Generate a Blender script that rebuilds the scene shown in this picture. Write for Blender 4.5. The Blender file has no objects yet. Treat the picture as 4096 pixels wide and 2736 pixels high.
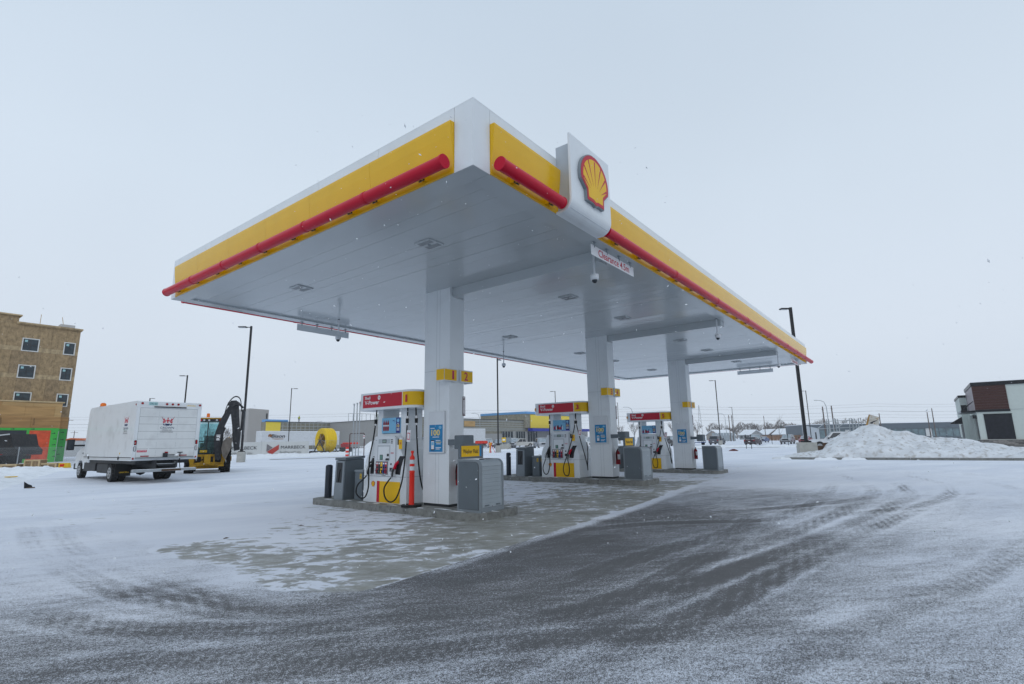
import bpy, math, random
import numpy as np
from mathutils import Vector, Matrix, noise as mnoise
R = math.radians
PI = math.pi
random.seed(7)
SC = bpy.context.scene
COL = SC.collection

# ------------------------------------------------------------------ camera
cam_d = bpy.data.cameras.new('camera')
cam_d.sensor_width = 36.0
cam_d.lens = 18.312
cam_d.clip_start = 0.05
cam_d.clip_end = 6000
cam = bpy.data.objects.new('camera', cam_d)
COL.objects.link(cam)
yaw, pitch, roll = 0.659201571, 0.18682980, -0.016494
_f = Vector((math.cos(yaw)*math.cos(pitch), math.sin(yaw)*math.cos(pitch), math.sin(pitch)))
_r = Vector((math.sin(yaw), -math.cos(yaw), 0))
_u = _r.cross(_f)
_r2 = _r*math.cos(roll)+_u*math.sin(roll)
_u2 = -_r*math.sin(roll)+_u*math.cos(roll)
mw = Matrix((( _r2.x, _u2.x, -_f.x, -4.447), (_r2.y, _u2.y, -_f.y, -4.013), (_r2.z, _u2.z, -_f.z, 1.5), (0, 0, 0, 1)))
cam.matrix_world = mw
SC.camera = cam

# ------------------------------------------------------------------ world, overcast snowy sky
world = bpy.data.worlds.new('World')
SC.world = world
world.use_nodes = True
wn = world.node_tree
for n in list(wn.nodes):
    wn.nodes.remove(n)
W = wn.nodes.new
wl = wn.links.new
wo = W('ShaderNodeOutputWorld')
bg = W('ShaderNodeBackground'); bg.inputs[1].default_value = 1.0
sky = W('ShaderNodeTexSky'); sky.sky_type = 'NISHITA'; sky.sun_disc = False
sky.sun_elevation = R(34); sky.sun_rotation = R(200); sky.dust_density = 6; sky.air_density = 1.5
skb = W('ShaderNodeBackground'); skb.inputs[1].default_value = 0.05
tc = W('ShaderNodeTexCoord')
sep = W('ShaderNodeSeparateXYZ'); wl(tc.outputs['Generated'], sep.inputs[0])
rmp = W('ShaderNodeValToRGB')
cr = rmp.color_ramp
cr.elements[0].position = 0.0; cr.elements[0].color = (0.66, 0.74, 0.84, 1)
cr.elements[1].position = 1.0; cr.elements[1].color = (0.53, 0.65, 0.79, 1)
e = cr.elements.new(0.16); e.color = (0.70, 0.78, 0.885, 1)
e = cr.elements.new(0.42); e.color = (0.68, 0.78, 0.895, 1)
wl(sep.outputs[2], rmp.inputs[0])
nz = W('ShaderNodeTexNoise'); nz.inputs['Scale'].default_value = 1.6; nz.inputs['Detail'].default_value = 3
wl(tc.outputs['Generated'], nz.inputs[0])
mr = W('ShaderNodeMapRange'); mr.inputs[1].default_value = 0.3; mr.inputs[2].default_value = 0.7
mr.inputs[3].default_value = 0.965; mr.inputs[4].default_value = 1.035
wl(nz.outputs[0], mr.inputs[0])
mul = W('ShaderNodeVectorMath'); mul.operation = 'SCALE'
wl(rmp.outputs[0], mul.inputs[0]); wl(mr.outputs[0], mul.inputs['Scale'])
wl(mul.outputs[0], bg.inputs[0])
wl(sky.outputs[0], skb.inputs[0])
mxw = W('ShaderNodeMixShader'); mxw.inputs[0].default_value = 0.06
wl(bg.outputs[0], mxw.inputs[1]); wl(skb.outputs[0], mxw.inputs[2])
wl(mxw.outputs[0], wo.inputs[0])

sun_d = bpy.data.lights.new('sun', 'SUN')
sun_d.energy = 0.5; sun_d.angle = R(50); sun_d.color = (1.0, 0.975, 0.94)
sun = bpy.data.objects.new('sun', sun_d)
COL.objects.link(sun)
sun.rotation_euler = Vector((math.cos(R(215))*math.cos(R(38)), math.sin(R(215))*math.cos(R(38)), math.sin(R(38)))).to_track_quat('Z', 'Y').to_euler()
SC.view_settings.view_transform = 'Standard'
SC.view_settings.look = 'None'
SC.view_settings.exposure = 0.0
SC.view_settings.gamma = 1.0
SC.view_settings.use_curve_mapping = False
SC.cycles.max_bounces = 6
SC.cycles.volume_bounces = 2
SC.cycles.use_denoising = True

# ------------------------------------------------------------------ materials
def s(r, g, b):
    def f(c):
        c /= 255.0
        return c/12.92 if c <= 0.04045 else ((c+0.055)/1.055)**2.4
    return (f(r), f(g), f(b))
MATS = {}
def mat(name, col, rough=0.5, metal=0.0, var=0.06, scale=3.0, bump=0.0, spec=0.26, coat=0.0, emit=0.0, bscale=None, stretch=(1, 1, 1), dirt=None):
    """procedural principled material: base colour broken by noise, optional fine relief and dirt"""
    if name in MATS:
        return MATS[name]
    m = bpy.data.materials.new(name); m.use_nodes = True
    nt = m.node_tree; N = nt.nodes.new; L = nt.links.new
    p = nt.nodes['Principled BSDF']
    p.inputs['Roughness'].default_value = rough
    p.inputs['Metallic'].default_value = metal
    p.inputs['Specular IOR Level'].default_value = spec
    p.inputs['Coat Weight'].default_value = coat
    tcn = N('ShaderNodeTexCoord')
    mp = N('ShaderNodeMapping'); mp.inputs['Scale'].default_value = stretch
    L(tcn.outputs['Object'], mp.inputs[0])
    nn = N('ShaderNodeTexNoise'); nn.inputs['Scale'].default_value = scale; nn.inputs['Detail'].default_value = 5
    L(mp.outputs[0], nn.inputs[0])
    mrn = N('ShaderNodeMapRange'); mrn.inputs[1].default_value = 0.3; mrn.inputs[2].default_value = 0.7
    mrn.inputs[3].default_value = 1-var; mrn.inputs[4].default_value = 1+var
    L(nn.outputs[0], mrn.inputs[0])
    sc = N('ShaderNodeVectorMath'); sc.operation = 'SCALE'
    sc.inputs[0].default_value = col
    L(mrn.outputs[0], sc.inputs['Scale'])
    out = sc.outputs[0]
    if dirt:
        n2 = N('ShaderNodeTexNoise'); n2.inputs['Scale'].default_value = scale*2.3; n2.inputs['Detail'].default_value = 8
        L(mp.outputs[0], n2.inputs[0])
        m2 = N('ShaderNodeMapRange'); m2.inputs[1].default_value = 0.52; m2.inputs[2].default_value = 0.72
        m2.inputs[4].default_value = dirt[1]
        L(n2.outputs[0], m2.inputs[0])
        mx = N('ShaderNodeMix'); mx.data_type = 'RGBA'
        L(m2.outputs[0], mx.inputs[0]); L(out, mx.inputs[6]); mx.inputs[7].default_value = (*dirt[0], 1)
        out = mx.outputs[2]
    L(out, p.inputs['Base Color'])
    if bump:
        nb = N('ShaderNodeTexNoise'); nb.inputs['Scale'].default_value = bscale or scale*6; nb.inputs['Detail'].default_value = 6
        L(mp.outputs[0], nb.inputs[0])
        bp = N('ShaderNodeBump'); bp.inputs['Strength'].default_value = bump; bp.inputs['Distance'].default_value = 0.02
        L(nb.outputs[0], bp.inputs['Height']); L(bp.outputs[0], p.inputs['Normal'])
    if emit:
        p.inputs['Emission Color'].default_value = (*col, 1); p.inputs['Emission Strength'].default_value = emit
    MATS[name] = m
    return m

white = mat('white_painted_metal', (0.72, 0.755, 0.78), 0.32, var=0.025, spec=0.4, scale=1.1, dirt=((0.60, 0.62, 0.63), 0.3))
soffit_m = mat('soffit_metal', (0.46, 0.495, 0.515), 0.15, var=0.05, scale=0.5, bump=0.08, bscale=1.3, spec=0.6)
white_dull = mat('white_powder_coat', (0.66, 0.69, 0.72), 0.45, var=0.03)
yellow = mat('yellow_panel', (0.76, 0.44, 0.004), 0.24, var=0.03, coat=0.0, spec=0.4)
yellow_v = mat('yellow_vinyl', (0.80, 0.47, 0.005), 0.35, var=0.03)
red = mat('red_plastic', (0.52, 0.002, 0.026), 0.33, var=0.03, coat=0.0, spec=0.22)
red_v = mat('red_vinyl', (0.50, 0.012, 0.035), 0.35, var=0.03)
seam_m = mat('dark_seam', (0.10, 0.11, 0.12), 0.7)
black = mat('black_rubber', (0.012, 0.013, 0.014), 0.55, var=0.2)
blackp = mat('black_paint', (0.012, 0.013, 0.016), 0.35, var=0.2)
dark = mat('dark_grey_plastic', (0.035, 0.038, 0.042), 0.5, var=0.15)
grey_c = mat('grey_cabinet', (0.125, 0.150, 0.170), 0.42, var=0.05)
grey_l = mat('grey_trim', (0.22, 0.25, 0.275), 0.38, var=0.05)
slat_m = mat('grey_roller_slat', (0.33, 0.375, 0.41), 0.35, var=0.05)
steel = mat('galvanised_steel', (0.36, 0.39, 0.41), 0.45, metal=0.5, var=0.15, scale=8)
chrome = mat('bright_metal', (0.6, 0.6, 0.6), 0.25, metal=0.9)
concrete = mat('concrete', (0.27, 0.275, 0.26), 0.85, var=0.14, scale=2.5, bump=0.25, bscale=40, dirt=((0.13, 0.13, 0.12), 0.6))
conc_l = mat('pale_concrete', (0.40, 0.40, 0.375), 0.85, var=0.1, scale=2.0, bump=0.2, bscale=30, dirt=((0.25, 0.24, 0.22), 0.5))
glass_d = mat('dark_glass', (0.025, 0.032, 0.04), 0.10, var=0.1, spec=0.45)
glass_l = mat('reflecting_glass', (0.10, 0.16, 0.18), 0.08, var=0.4, scale=0.6, spec=0.9)
lcd = mat('screen_grey_green', (0.25, 0.33, 0.30), 0.3)
ink = mat('dark_print', (0.02, 0.022, 0.03), 0.5)
ink_w = mat('white_print', (0.78, 0.78, 0.80), 0.45)
ink_r = mat('red_print', (0.50, 0.02, 0.05), 0.45)
ink_navy = mat('navy_print', (0.02, 0.035, 0.10), 0.45)
ink_blue = mat('blue_print', (0.02, 0.22, 0.46), 0.4, var=0.12, scale=4)
ink_lb = mat('light_blue_print', (0.20, 0.47, 0.68), 0.4, var=0.08)
ink_pur = mat('violet_blue_print', (0.03, 0.045, 0.22), 0.4)
ink_y = mat('pale_yellow_print', (0.80, 0.62, 0.20), 0.45)
orange = mat('orange_plastic', (0.76, 0.032, 0.018), 0.4, var=0.06)
snow = mat('snow', (0.80, 0.83, 0.87), 0.75, var=0.05, scale=1.2, bump=0.5, bscale=9, spec=0.2, dirt=((0.62, 0.64, 0.66), 0.5))
snow_dirty = mat('ploughed_snow', (0.66, 0.685, 0.715), 0.8, var=0.14, scale=1.6, bump=1.0, bscale=7, spec=0.2, dirt=((0.33, 0.30, 0.265), 0.75))
hull_w = mat('white_body_paint', (0.70, 0.73, 0.75), 0.3, var=0.03, coat=0.3, dirt=((0.44, 0.45, 0.45), 0.40), scale=0.9)
osb = mat('osb_board', (0.33, 0.235, 0.13), 0.8, var=0.30, scale=2.2, stretch=(1.6, 1, 1), dirt=((0.15, 0.10, 0.055), 0.6))
ply = mat('plywood', (0.42, 0.25, 0.10), 0.75, var=0.22, scale=1.2, stretch=(0.4, 1, 4))
lumber = mat('pale_lumber', (0.50, 0.38, 0.22), 0.75, var=0.15, scale=3)

# ------------------------------------------------------------------ mesh builder
class MB:
    def __init__(s_):
        s_.v = []; s_.f = []; s_.m = []; s_.mats = []; s_.sm = []
    def add(s_, vs, fs, m, smooth=False):
        if m not in s_.mats: s_.mats.append(m)
        k = s_.mats.index(m); o = len(s_.v)
        s_.v += [tuple(v) for v in vs]
        for f in fs:
            s_.f.append([i+o for i in f]); s_.m.append(k); s_.sm.append(smooth)
        return s_
    def box(s_, x0, x1, y0, y1, z0, z1, m, M=None):
        vs = [(x, y, z) for z in (z0, z1) for y in (y0, y1) for x in (x0, x1)]
        if M is not None: vs = [M @ Vector(v) for v in vs]
        return s_.add(vs, [(0, 2, 3, 1), (4, 5, 7, 6), (0, 1, 5, 4), (2, 6, 7, 3), (0, 4, 6, 2), (1, 3, 7, 5)], m)
    def beam(s_, p0, p1, w, h, m, up=(0, 0, 1)):
        p0 = Vector(p0); p1 = Vector(p1); d = (p1-p0); L = d.length; d.normalize()
        upv = Vector(up)
        if abs(d.dot(upv)) > 0.99: upv = Vector((1, 0, 0))
        r_ = d.cross(upv).normalized(); u_ = r_.cross(d)
        vs = []
        for q in (p0, p1):
            for a, b in ((-1, -1), (1, -1), (1, 1), (-1, 1)):
                vs.append(q+r_*(a*w/2)+u_*(b*h/2))
        return s_.add(vs, [(3, 2, 1, 0), (4, 5, 6, 7), (0, 1, 5, 4), (1, 2, 6, 5), (2, 3, 7, 6), (3, 0, 4, 7)], m)
    def cyl(s_, p0, p1, r0, m, r1=None, n=12, smooth=True, cap=True):
        p0 = Vector(p0); p1 = Vector(p1); r1 = r0 if r1 is None else r1
        d = (p1-p0).normalized()
        a = d.orthogonal().normalized(); b = d.cross(a)
        vs = []
        for q, rr in ((p0, r0), (p1, r1)):
            for i in range(n):
                t = 2*PI*i/n
                vs.append(q+a*(math.cos(t)*rr)+b*(math.sin(t)*rr))
        s_.add(vs, [(i, (i+1) % n, n+(i+1) % n, n+i) for i in range(n)], m, smooth)
        if cap:
            s_.add(vs, [tuple(range(n-1, -1, -1)), tuple(range(n, 2*n))], m)
        return s_
    def tube(s_, pts, r, m, n=8, taper=None):
        pts = [Vector(p) for p in pts]; N_ = len(pts)
        ref = None; vs = []
        for i, p in enumerate(pts):
            d = (pts[min(i+1, N_-1)]-pts[max(i-1, 0)]).normalized()
            if ref is None: ref = d.orthogonal().normalized()
            a = (ref-d*ref.dot(d)).normalized(); ref = a; b = d.cross(a)
            rr = r if taper is None else r+(taper-r)*i/(N_-1)
            for k in range(n):
                t = 2*PI*k/n
                vs.append(p+a*(math.cos(t)*rr)+b*(math.sin(t)*rr))
        fs = []
        for i in range(N_-1):
            for k in range(n):
                fs.append((i*n+k, i*n+(k+1) % n, (i+1)*n+(k+1) % n, (i+1)*n+k))
        s_.add(vs, fs, m, True)
        s_.add(vs, [tuple(range(n-1, -1, -1)), tuple(range((N_-1)*n, N_*n))], m)
        return s_
    def prism(s_, poly, axis, a, b, m, smooth=False):
        """poly in the two other axes, extruded from a to b along axis"""
        area = sum(poly[i][0]*poly[(i+1) % len(poly)][1]-poly[(i+1) % len(poly)][0]*poly[i][1] for i in range(len(poly)))
        if area < 0: poly = poly[::-1]
        def P(p, t):
            if axis == 'x': return (t, p[0], p[1])
            if axis == 'y': return (p[0], t, p[1])
            return (p[0], p[1], t)
        n = len(poly); lo, hi = min(a, b), max(a, b)
        vs = [P(p, lo) for p in poly]+[P(p, hi) for p in poly]
        side = [(i, (i+1) % n, n+(i+1) % n, n+i) for i in range(n)]
        caps = [tuple(range(n-1, -1, -1)), tuple(range(n, 2*n))]
        if axis == 'y':
            side = [f[::-1] for f in side]; caps = [f[::-1] for f in caps]
        s_.add(vs, side, m, smooth); s_.add(vs, caps, m)
        return s_
    def lathe(s_, prof, m, c=(0, 0, 0), n=16, smooth=True):
        vs = []
        for r_, z in prof:
            for i in range(n):
                t = 2*PI*i/n
                vs.append((c[0]+r_*math.cos(t), c[1]+r_*math.sin(t), c[2]+z))
        fs = [(k*n+i, k*n+(i+1) % n, (k+1)*n+(i+1) % n, (k+1)*n+i) for k in range(len(prof)-1) for i in range(n)]
        s_.add(vs, fs, m, smooth)
        s_.add(vs, [tuple(range(n-1, -1, -1)), tuple(range((len(prof)-1)*n, len(prof)*n))], m)
        return s_
    def poly(s_, pts, m):
        return s_.add(pts, [tuple(range(len(pts)))], m)
    def plate(s_, o, r_, u_, poly, m, t=0.004, off=0.0):
        """2-D polygon placed on plane (o, r, u), thickness t along normal, flush at off"""
        o = Vector(o); r_ = Vector(r_).normalized(); u_ = Vector(u_).normalized(); n_ = r_.cross(u_)
        area = sum(poly[i][0]*poly[(i+1) % len(poly)][1]-poly[(i+1) % len(poly)][0]*poly[i][1] for i in range(len(poly)))
        if area < 0: poly = poly[::-1]
        k = len(poly)
        vs = [o+r_*p[0]+u_*p[1]+n_*off for p in poly]+[o+r_*p[0]+u_*p[1]+n_*(off+t) for p in poly]
        s_.add(vs, [tuple(range(k, 2*k)), tuple(range(k-1, -1, -1))]+[(i, (i+1) % k, k+(i+1) % k, k+i) for i in range(k)], m)
        return s_
    def rect(s_, o, r_, u_, x0, x1, y0, y1, m, t=0.004, off=0.0):
        return s_.plate(o, r_, u_, [(x0, y0), (x1, y0), (x1, y1), (x0, y1)], m, t, off)
    def text(s_, txt, o, r_, u_, h, m, w=None, bold=0.02, off=0.006, align='c', shear=0.0):
        vs, fs = text_geo(txt, bold)
        xs = [v[0] for v in vs]; ys = [v[1] for v in vs]
        x0, x1, y0, y1 = min(xs), max(xs), min(ys), max(ys)
        sy = h/(y1-y0); sx = sy if w is None else w/(x1-x0)
        ax = {'c': (x0+x1)/2, 'l': x0, 'r': x1}[align]
        o = Vector(o); r_ = Vector(r_).normalized(); u_ = Vector(u_).normalized(); n_ = r_.cross(u_)
        s_.add([o+r_*((x-ax)*sx+shear*(y-y0)*sy)+u_*((y-(y0+y1)/2)*sy)+n_*off for x, y in vs], fs, m)
        return s_
    def build(s_, name, parent=None, loc=None, rot=None, bevel=0.0, seg=2):
        me = bpy.data.meshes.new(name)
        me.from_pydata(s_.v, [], s_.f)
        for m in s_.mats: me.materials.append(m)
        me.polygons.foreach_set('material_index', s_.m)
        me.polygons.foreach_set('use_smooth', s_.sm)
        me.update()
        return place(name, me, parent, loc, rot, bevel, seg)
def place(name, me, parent=None, loc=None, rot=None, bevel=0.0, seg=2):
    o = bpy.data.objects.new(name, me)
    COL.objects.link(o)
    if parent is not None: o.parent = parent
    if loc is not None: o.location = loc
    if rot is not None: o.rotation_euler = rot if not isinstance(rot, (int, float)) else (0, 0, rot)
    if bevel:
        b = o.modifiers.new('bevel', 'BEVEL'); b.width = bevel; b.segments = seg; b.limit_method = 'ANGLE'; b.angle_limit = R(40)
        b.harden_normals = False
    return o
_tg = {}
def text_geo(txt, bold):
    k = (txt, bold)
    if k in _tg: return _tg[k]
    cu = bpy.data.curves.new('t', 'FONT'); cu.body = txt; cu.offset = bold; cu.resolution_u = 3
    ob = bpy.data.objects.new('t', cu)
    me = bpy.data.meshes.new_from_object(ob)
    vs = [(v.co.x, v.co.y) for v in me.vertices]; fs = []
    for p in me.polygons:
        f = list(p.vertices)
        a = sum(vs[f[i]][0]*vs[f[(i+1) % len(f)]][1]-vs[f[(i+1) % len(f)]][0]*vs[f[i]][1] for i in range(len(f)))
        fs.append(f if a > 0 else f[::-1])
    bpy.data.objects.remove(ob); bpy.data.curves.remove(cu); bpy.data.meshes.remove(me)
    _tg[k] = (vs, fs)
    return _tg[k]
def tag(o, label=None, cat=None, group=None, kind=None):
    if label: o['label'] = label
    if cat: o['category'] = cat
    if group: o['group'] = group
    if kind: o['kind'] = kind
    return o
def thing(name, label, cat, loc=(0, 0, 0), rot=0, group=None):
    o = bpy.data.objects.new(name, None); COL.objects.link(o)
    o.empty_display_size = 0.2
    o.location = loc; o.rotation_euler = (0, 0, rot)
    return tag(o, label, cat, group)
def kids(o): return [c for c in COL.objects if c.parent == o]
def dup(root, loc, rot=None, label=None):
    """copy of a thing with copies of its parts and their sub-parts"""
    ch = {}
    for c in COL.objects:
        if c.parent: ch.setdefault(c.parent, []).append(c)
    def cp(o, par):
        n = o.copy(); COL.objects.link(n)
        if par is not None: n.parent = par
        for c in ch.get(o, []): cp(c, n)
        return n
    r_ = cp(root, None); r_.location = loc
    if rot is not None: r_.rotation_euler = (0, 0, rot)
    if label: r_['label'] = label
    return r_
def emblem(o, r_, u_, w, parent, thick=0.0, name='emblem', off=0.003):
    """scallop emblem: red rim, yellow fan, red ribs; w = full width"""
    def outline(k, cy=0.44):
        pts = [(-0.30, 0), (-0.31, 0.19), (-0.47, 0.33)]
        for i in range(25):
            a = R(194-208*i/24.0)
            pts.append((0.5*math.cos(a), 0.45+0.47*math.sin(a)))
        pts += [(0.47, 0.33), (0.31, 0.19), (0.30, 0), (0.09, 0.0), (0.0, -0.035), (-0.09, 0.0)]
        return [(x*k*w, (cy+(y-cy)*k)*w) for x, y in pts]
    if thick:
        b = MB(); b.plate(o, r_, u_, outline(1.04), grey_l, thick, 0); b.build(name+'_return', parent)
    a = MB()
    a.plate(o, r_, u_, outline(1.0), red_v, 0.004, off+thick)
    e_ = a.build(name, parent)
    c = MB(); c.plate(o, r_, u_, outline(0.855), yellow_v, 0.002, off+thick+0.004)
    f_ = c.build(name+'_fan', parent)
    if w > 0.11:
        d = MB()
        for ang in (-58, -39, -19.5, 0, 19.5, 39, 58):
            t = R(90-ang); cx, cy = 0, 0.13
            dx, dy = math.cos(t), math.sin(t)
            ro = 0.70 if abs(ang) < 30 else (0.62 if abs(ang) < 50 else 0.50)
            ri = 0.20+0.0004*abs(ang)
            nx, ny = -dy, dx
            p = [(cx+dx*ri, cy+dy*ri), (cx+dx*ro+nx*0.021, cy+dy*ro+ny*0.021), (cx+dx*ro-nx*0.021, cy+dy*ro-ny*0.021)]
            d.plate(o, r_, u_, [(x*w, y*w) for x, y in p], red_v, 0.001, off+thick+0.006)
        d.build(name+'_rib_lines', parent)
    return e_
XN, YN, ZN = Vector((1, 0, 0)), Vector((0, 1, 0)), Vector((0, 0, 1))

# ------------------------------------------------------------------ ground
def gz(x, y):
    return 0.10*np.exp(-((x-11.4)/3.6)**2)*np.exp(-((y-6)/8.5)**2)
PADC = [(0.2, 2.4, .5), (1.4, 3.4, .55), (-0.2, 3.6, .62), (3.0, 3.0, .3), (2.12, 1.79, .28), (-0.42, .84, .33), (.81, 1.42, .42), (-1.08, 1.49, .5), (-1.07, 4.29, .42), (-.82, 2.95, .48), (.56, 4.23, .72), (.41, 7.08, .95), (1.81, 4.82, .75), (3.2, 5.6, .6), (4.7, 2.29, .36), (7.12, 2.65, .35), (8.51, 2.16, .4), (8.07, 5.35, .75), (8.67, 4.25, .5), (11.38, 1.95, .4), (17.7, 1.85, .7), (2.94, 2.51, .3), (-.89, 6.5, .9), (3, 9.5, .9), (8, 9, .8), (14, 6, .7), (20, 5, .85), (15, 10, .95)]
ASPC = [(-.88, -.34, .3), (.13, -.57, .2), (1.45, -.87, .2), (5.19, -.65, .26), (9.11, -.85, .5), (3.93, -2.29, .45), (.23, -1.93, .35), (-1.03, -1.81, .5), (-.32, -2.81, .55), (1.3, -3.47, .62), (3.64, -4.14, .74), (.71, -4.25, .6), (6.35, -2.52, .7), (17.25, -2.44, .97), (16.1, 0, .95), (18.33, -4.74, 1), (-1.88, .14, .4), (-1.65, -.66, .4), (-1.85, 1.77, .55), (-2.52, 2.02, .62), (-3.17, 1.2, .43), (-3.43, 1.06, .35), (-2.57, .09, .5), (-2.06, 4.38, .85), (-2.18, 7.12, .95), (-.5, 16, 1), (2.63, 15.45, 1), (7.21, 18.8, 1), (-1.34, .32, .35), (-1.6, -1.5, .45), (-.86, -1.3, .35), (-.19, -1.73, .25), (1.32, -1.72, .3), (-.77, -2.65, .6), (-2.01, -1.1, .5), (-1.57, 1.12, .4), (7.8, -4.87, .86), (2.28, .25, .17), (5.82, .43, .27), (.13, .03, .2), (30, 5, 1), (30, 30, 1), (-10, 10, .9), (-8, -8, .6), (10, -12, .95)]
def cover(x, y, tab):
    """snow cover 0..1 over the ground, interpolated between places seen bare or covered"""
    num = 0; den = 0
    for (a, b, c) in tab:
        sc = 0.35+0.10*math.hypot(a+4.4, b+4.0)
        w = 1.0/((((x-a)**2+(y-b)**2)/sc**2)+0.12)**1.8
        num = num+w*c; den = den+w
    return num/den
TRACKS = [  # wheel paths pressed into the thin snow (world metres), strength
 ([(-3.24, 3.17), (-2.69, 1.46), (-1.82, 0.23), (-0.93, -0.38), (-0.05, -1.2), (1.45, -1.91), (4.44, -2.48), (7.91, -3.04)], 0.30),
 ([(-1.5, -1.95), (-0.61, -2.12), (0.74, -2.34), (3.2, -2.67), (5.93, -3.11), (9.9, -3.83), (13.31, -4.36), (17, -4.15), (22, -2.6)], 0.42),
 ([(-1.82, -1.5), (-0.48, -1.68), (1.28, -1.96), (3.47, -2.37), (6.27, -2.84), (9.61, -3.32), (12.27, -3.57), (17, -3.0)], 0.38),
 ([(2.2, 2.2), (3.19, 1.0), (4.79, -0.01), (6.03, -1.4), (7.71, -2.71), (9.32, -3.55), (12.2, -4.49), (14.31, -5.01)], 0.40),
 ([(3.98, 1.0), (6.25, -0.29), (8.12, -1.5), (10.05, -2.49), (12.68, -3.21), (18, -3.6)], 0.36),
 ([(-1.79, 10.62), (-2.26, 7.25), (-2.42, 4.92), (-2.37, 3.08), (-2.1, 1.65), (-1.78, 0.74), (-1.2, -0.4)], 0.30),
 ([(-1.43, 10.04), (-1.87, 7.31), (-2.11, 4.89), (-2.07, 3.11), (-1.87, 1.55), (-1.4, 0.3)], 0.28),
 ([(-3.56, 0.92), (-3.03, 0.74), (-2.31, -0.01), (-1.53, -0.52), (-0.81, -1.04), (0.3, -1.5), (3, -1.6), (7, -1.2)], 0.35),
 ([(-3.05, 0.22), (-2.46, -0.3), (-1.78, -0.82), (-1.01, -1.41), (-0.32, -2.16), (0.31, -2.81), (1.3, -4.2)], 0.30),
 ([(-0.79, -2.93), (0.03, -3.19), (1.23, -3.57), (3.3, -4.3), (7, -5.2)], 0.22),
 ([(1.74, -1.3), (3.31, -1.87), (6.35, -2.32), (10.37, -2.75), (14.04, -2.6), (20, -1.2)], 0.36),
 ([(0.2, -0.7), (2.6, -1.0), (5.5, -1.5), (9.5, -1.9), (15, -1.6)], 0.30),
 ([(-1.65, 14.31), (0.69, 12.93), (5.24, 12.4), (12, 12.6)], 0.25), ([(0.02, 18.8), (4.59, 16.89), (10.68, 14.36), (20, 13)], 0.25), ([(-2, 16.4), (1.5, 14.9), (7, 13.4), (16, 13.2)], 0.2), ([(0.2, 20.3), (5, 18.2), (12, 15.6), (24, 14)], 0.2),
 ([(12, -6), (18, -5.2), (24, -1.8), (27, 3), (27.5, 10)], 0.25), ([(13, -7.3), (19.5, -6.2), (25.5, -2.5), (28.6, 3), (29, 10)], 0.25)]
def smooth_path(P, n=14):
    P = [np.array(p, float) for p in P]; P = [2*P[0]-P[1]]+P+[2*P[-1]-P[-2]]; out = []
    for i in range(1, len(P)-2):
        for t in np.linspace(0, 1, n, endpoint=False):
            p0, p1, p2, p3 = P[i-1:i+3]
            out.append(0.5*((2*p1)+(p2-p0)*t+(2*p0-5*p1+4*p2-p3)*t*t+(3*p1-p0-3*p2+p3)*t**3))
    out.append(P[-2]); return np.array(out)
def tracks(X, Y):
    out = np.zeros_like(X)
    for P, st in TRACKS:
        c = smooth_path(P); D = np.full_like(X, 9.0); S = np.zeros_like(X); acc = 0.0
        m = (X > c[:, 0].min()-0.6) & (X < c[:, 0].max()+0.6) & (Y > c[:, 1].min()-0.6) & (Y < c[:, 1].max()+0.6)
        x = X[m]; y = Y[m]; d = D[m]; s_ = S[m]
        for a, b in zip(c[:-1], c[1:]):
            v = b-a; L2 = v@v+1e-9; u = np.clip(((x-a[0])*v[0]+(y-a[1])*v[1])/L2, 0, 1)
            dd = np.hypot(x-a[0]-u*v[0], y-a[1]-u*v[1]); k = dd < d
            d[k] = dd[k]; s_[k] = acc+u[k]*math.sqrt(L2); acc += math.sqrt(L2)
        fade = np.clip(s_/0.8, 0, 1)*np.clip((acc-s_)/1.2, 0, 1)*(0.62+0.38*np.sin(s_*1.1+st*40))
        rip = 0.78+0.16*np.sin(s_*5.1+np.sin(s_*2.3)*3)+0.12*np.sin(s_*1.3+st*9)
        out[m] += st*fade*(-1.25*rip*(np.exp(-((d-0.055)/0.035)**2)+0.55*np.exp(-((d-0.15)/0.04)**2))+0.42*np.exp(-((d-0.23)/0.045)**2))
    return out
def padfront(x): return 0.62+0.078*(x+1.2)
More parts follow.
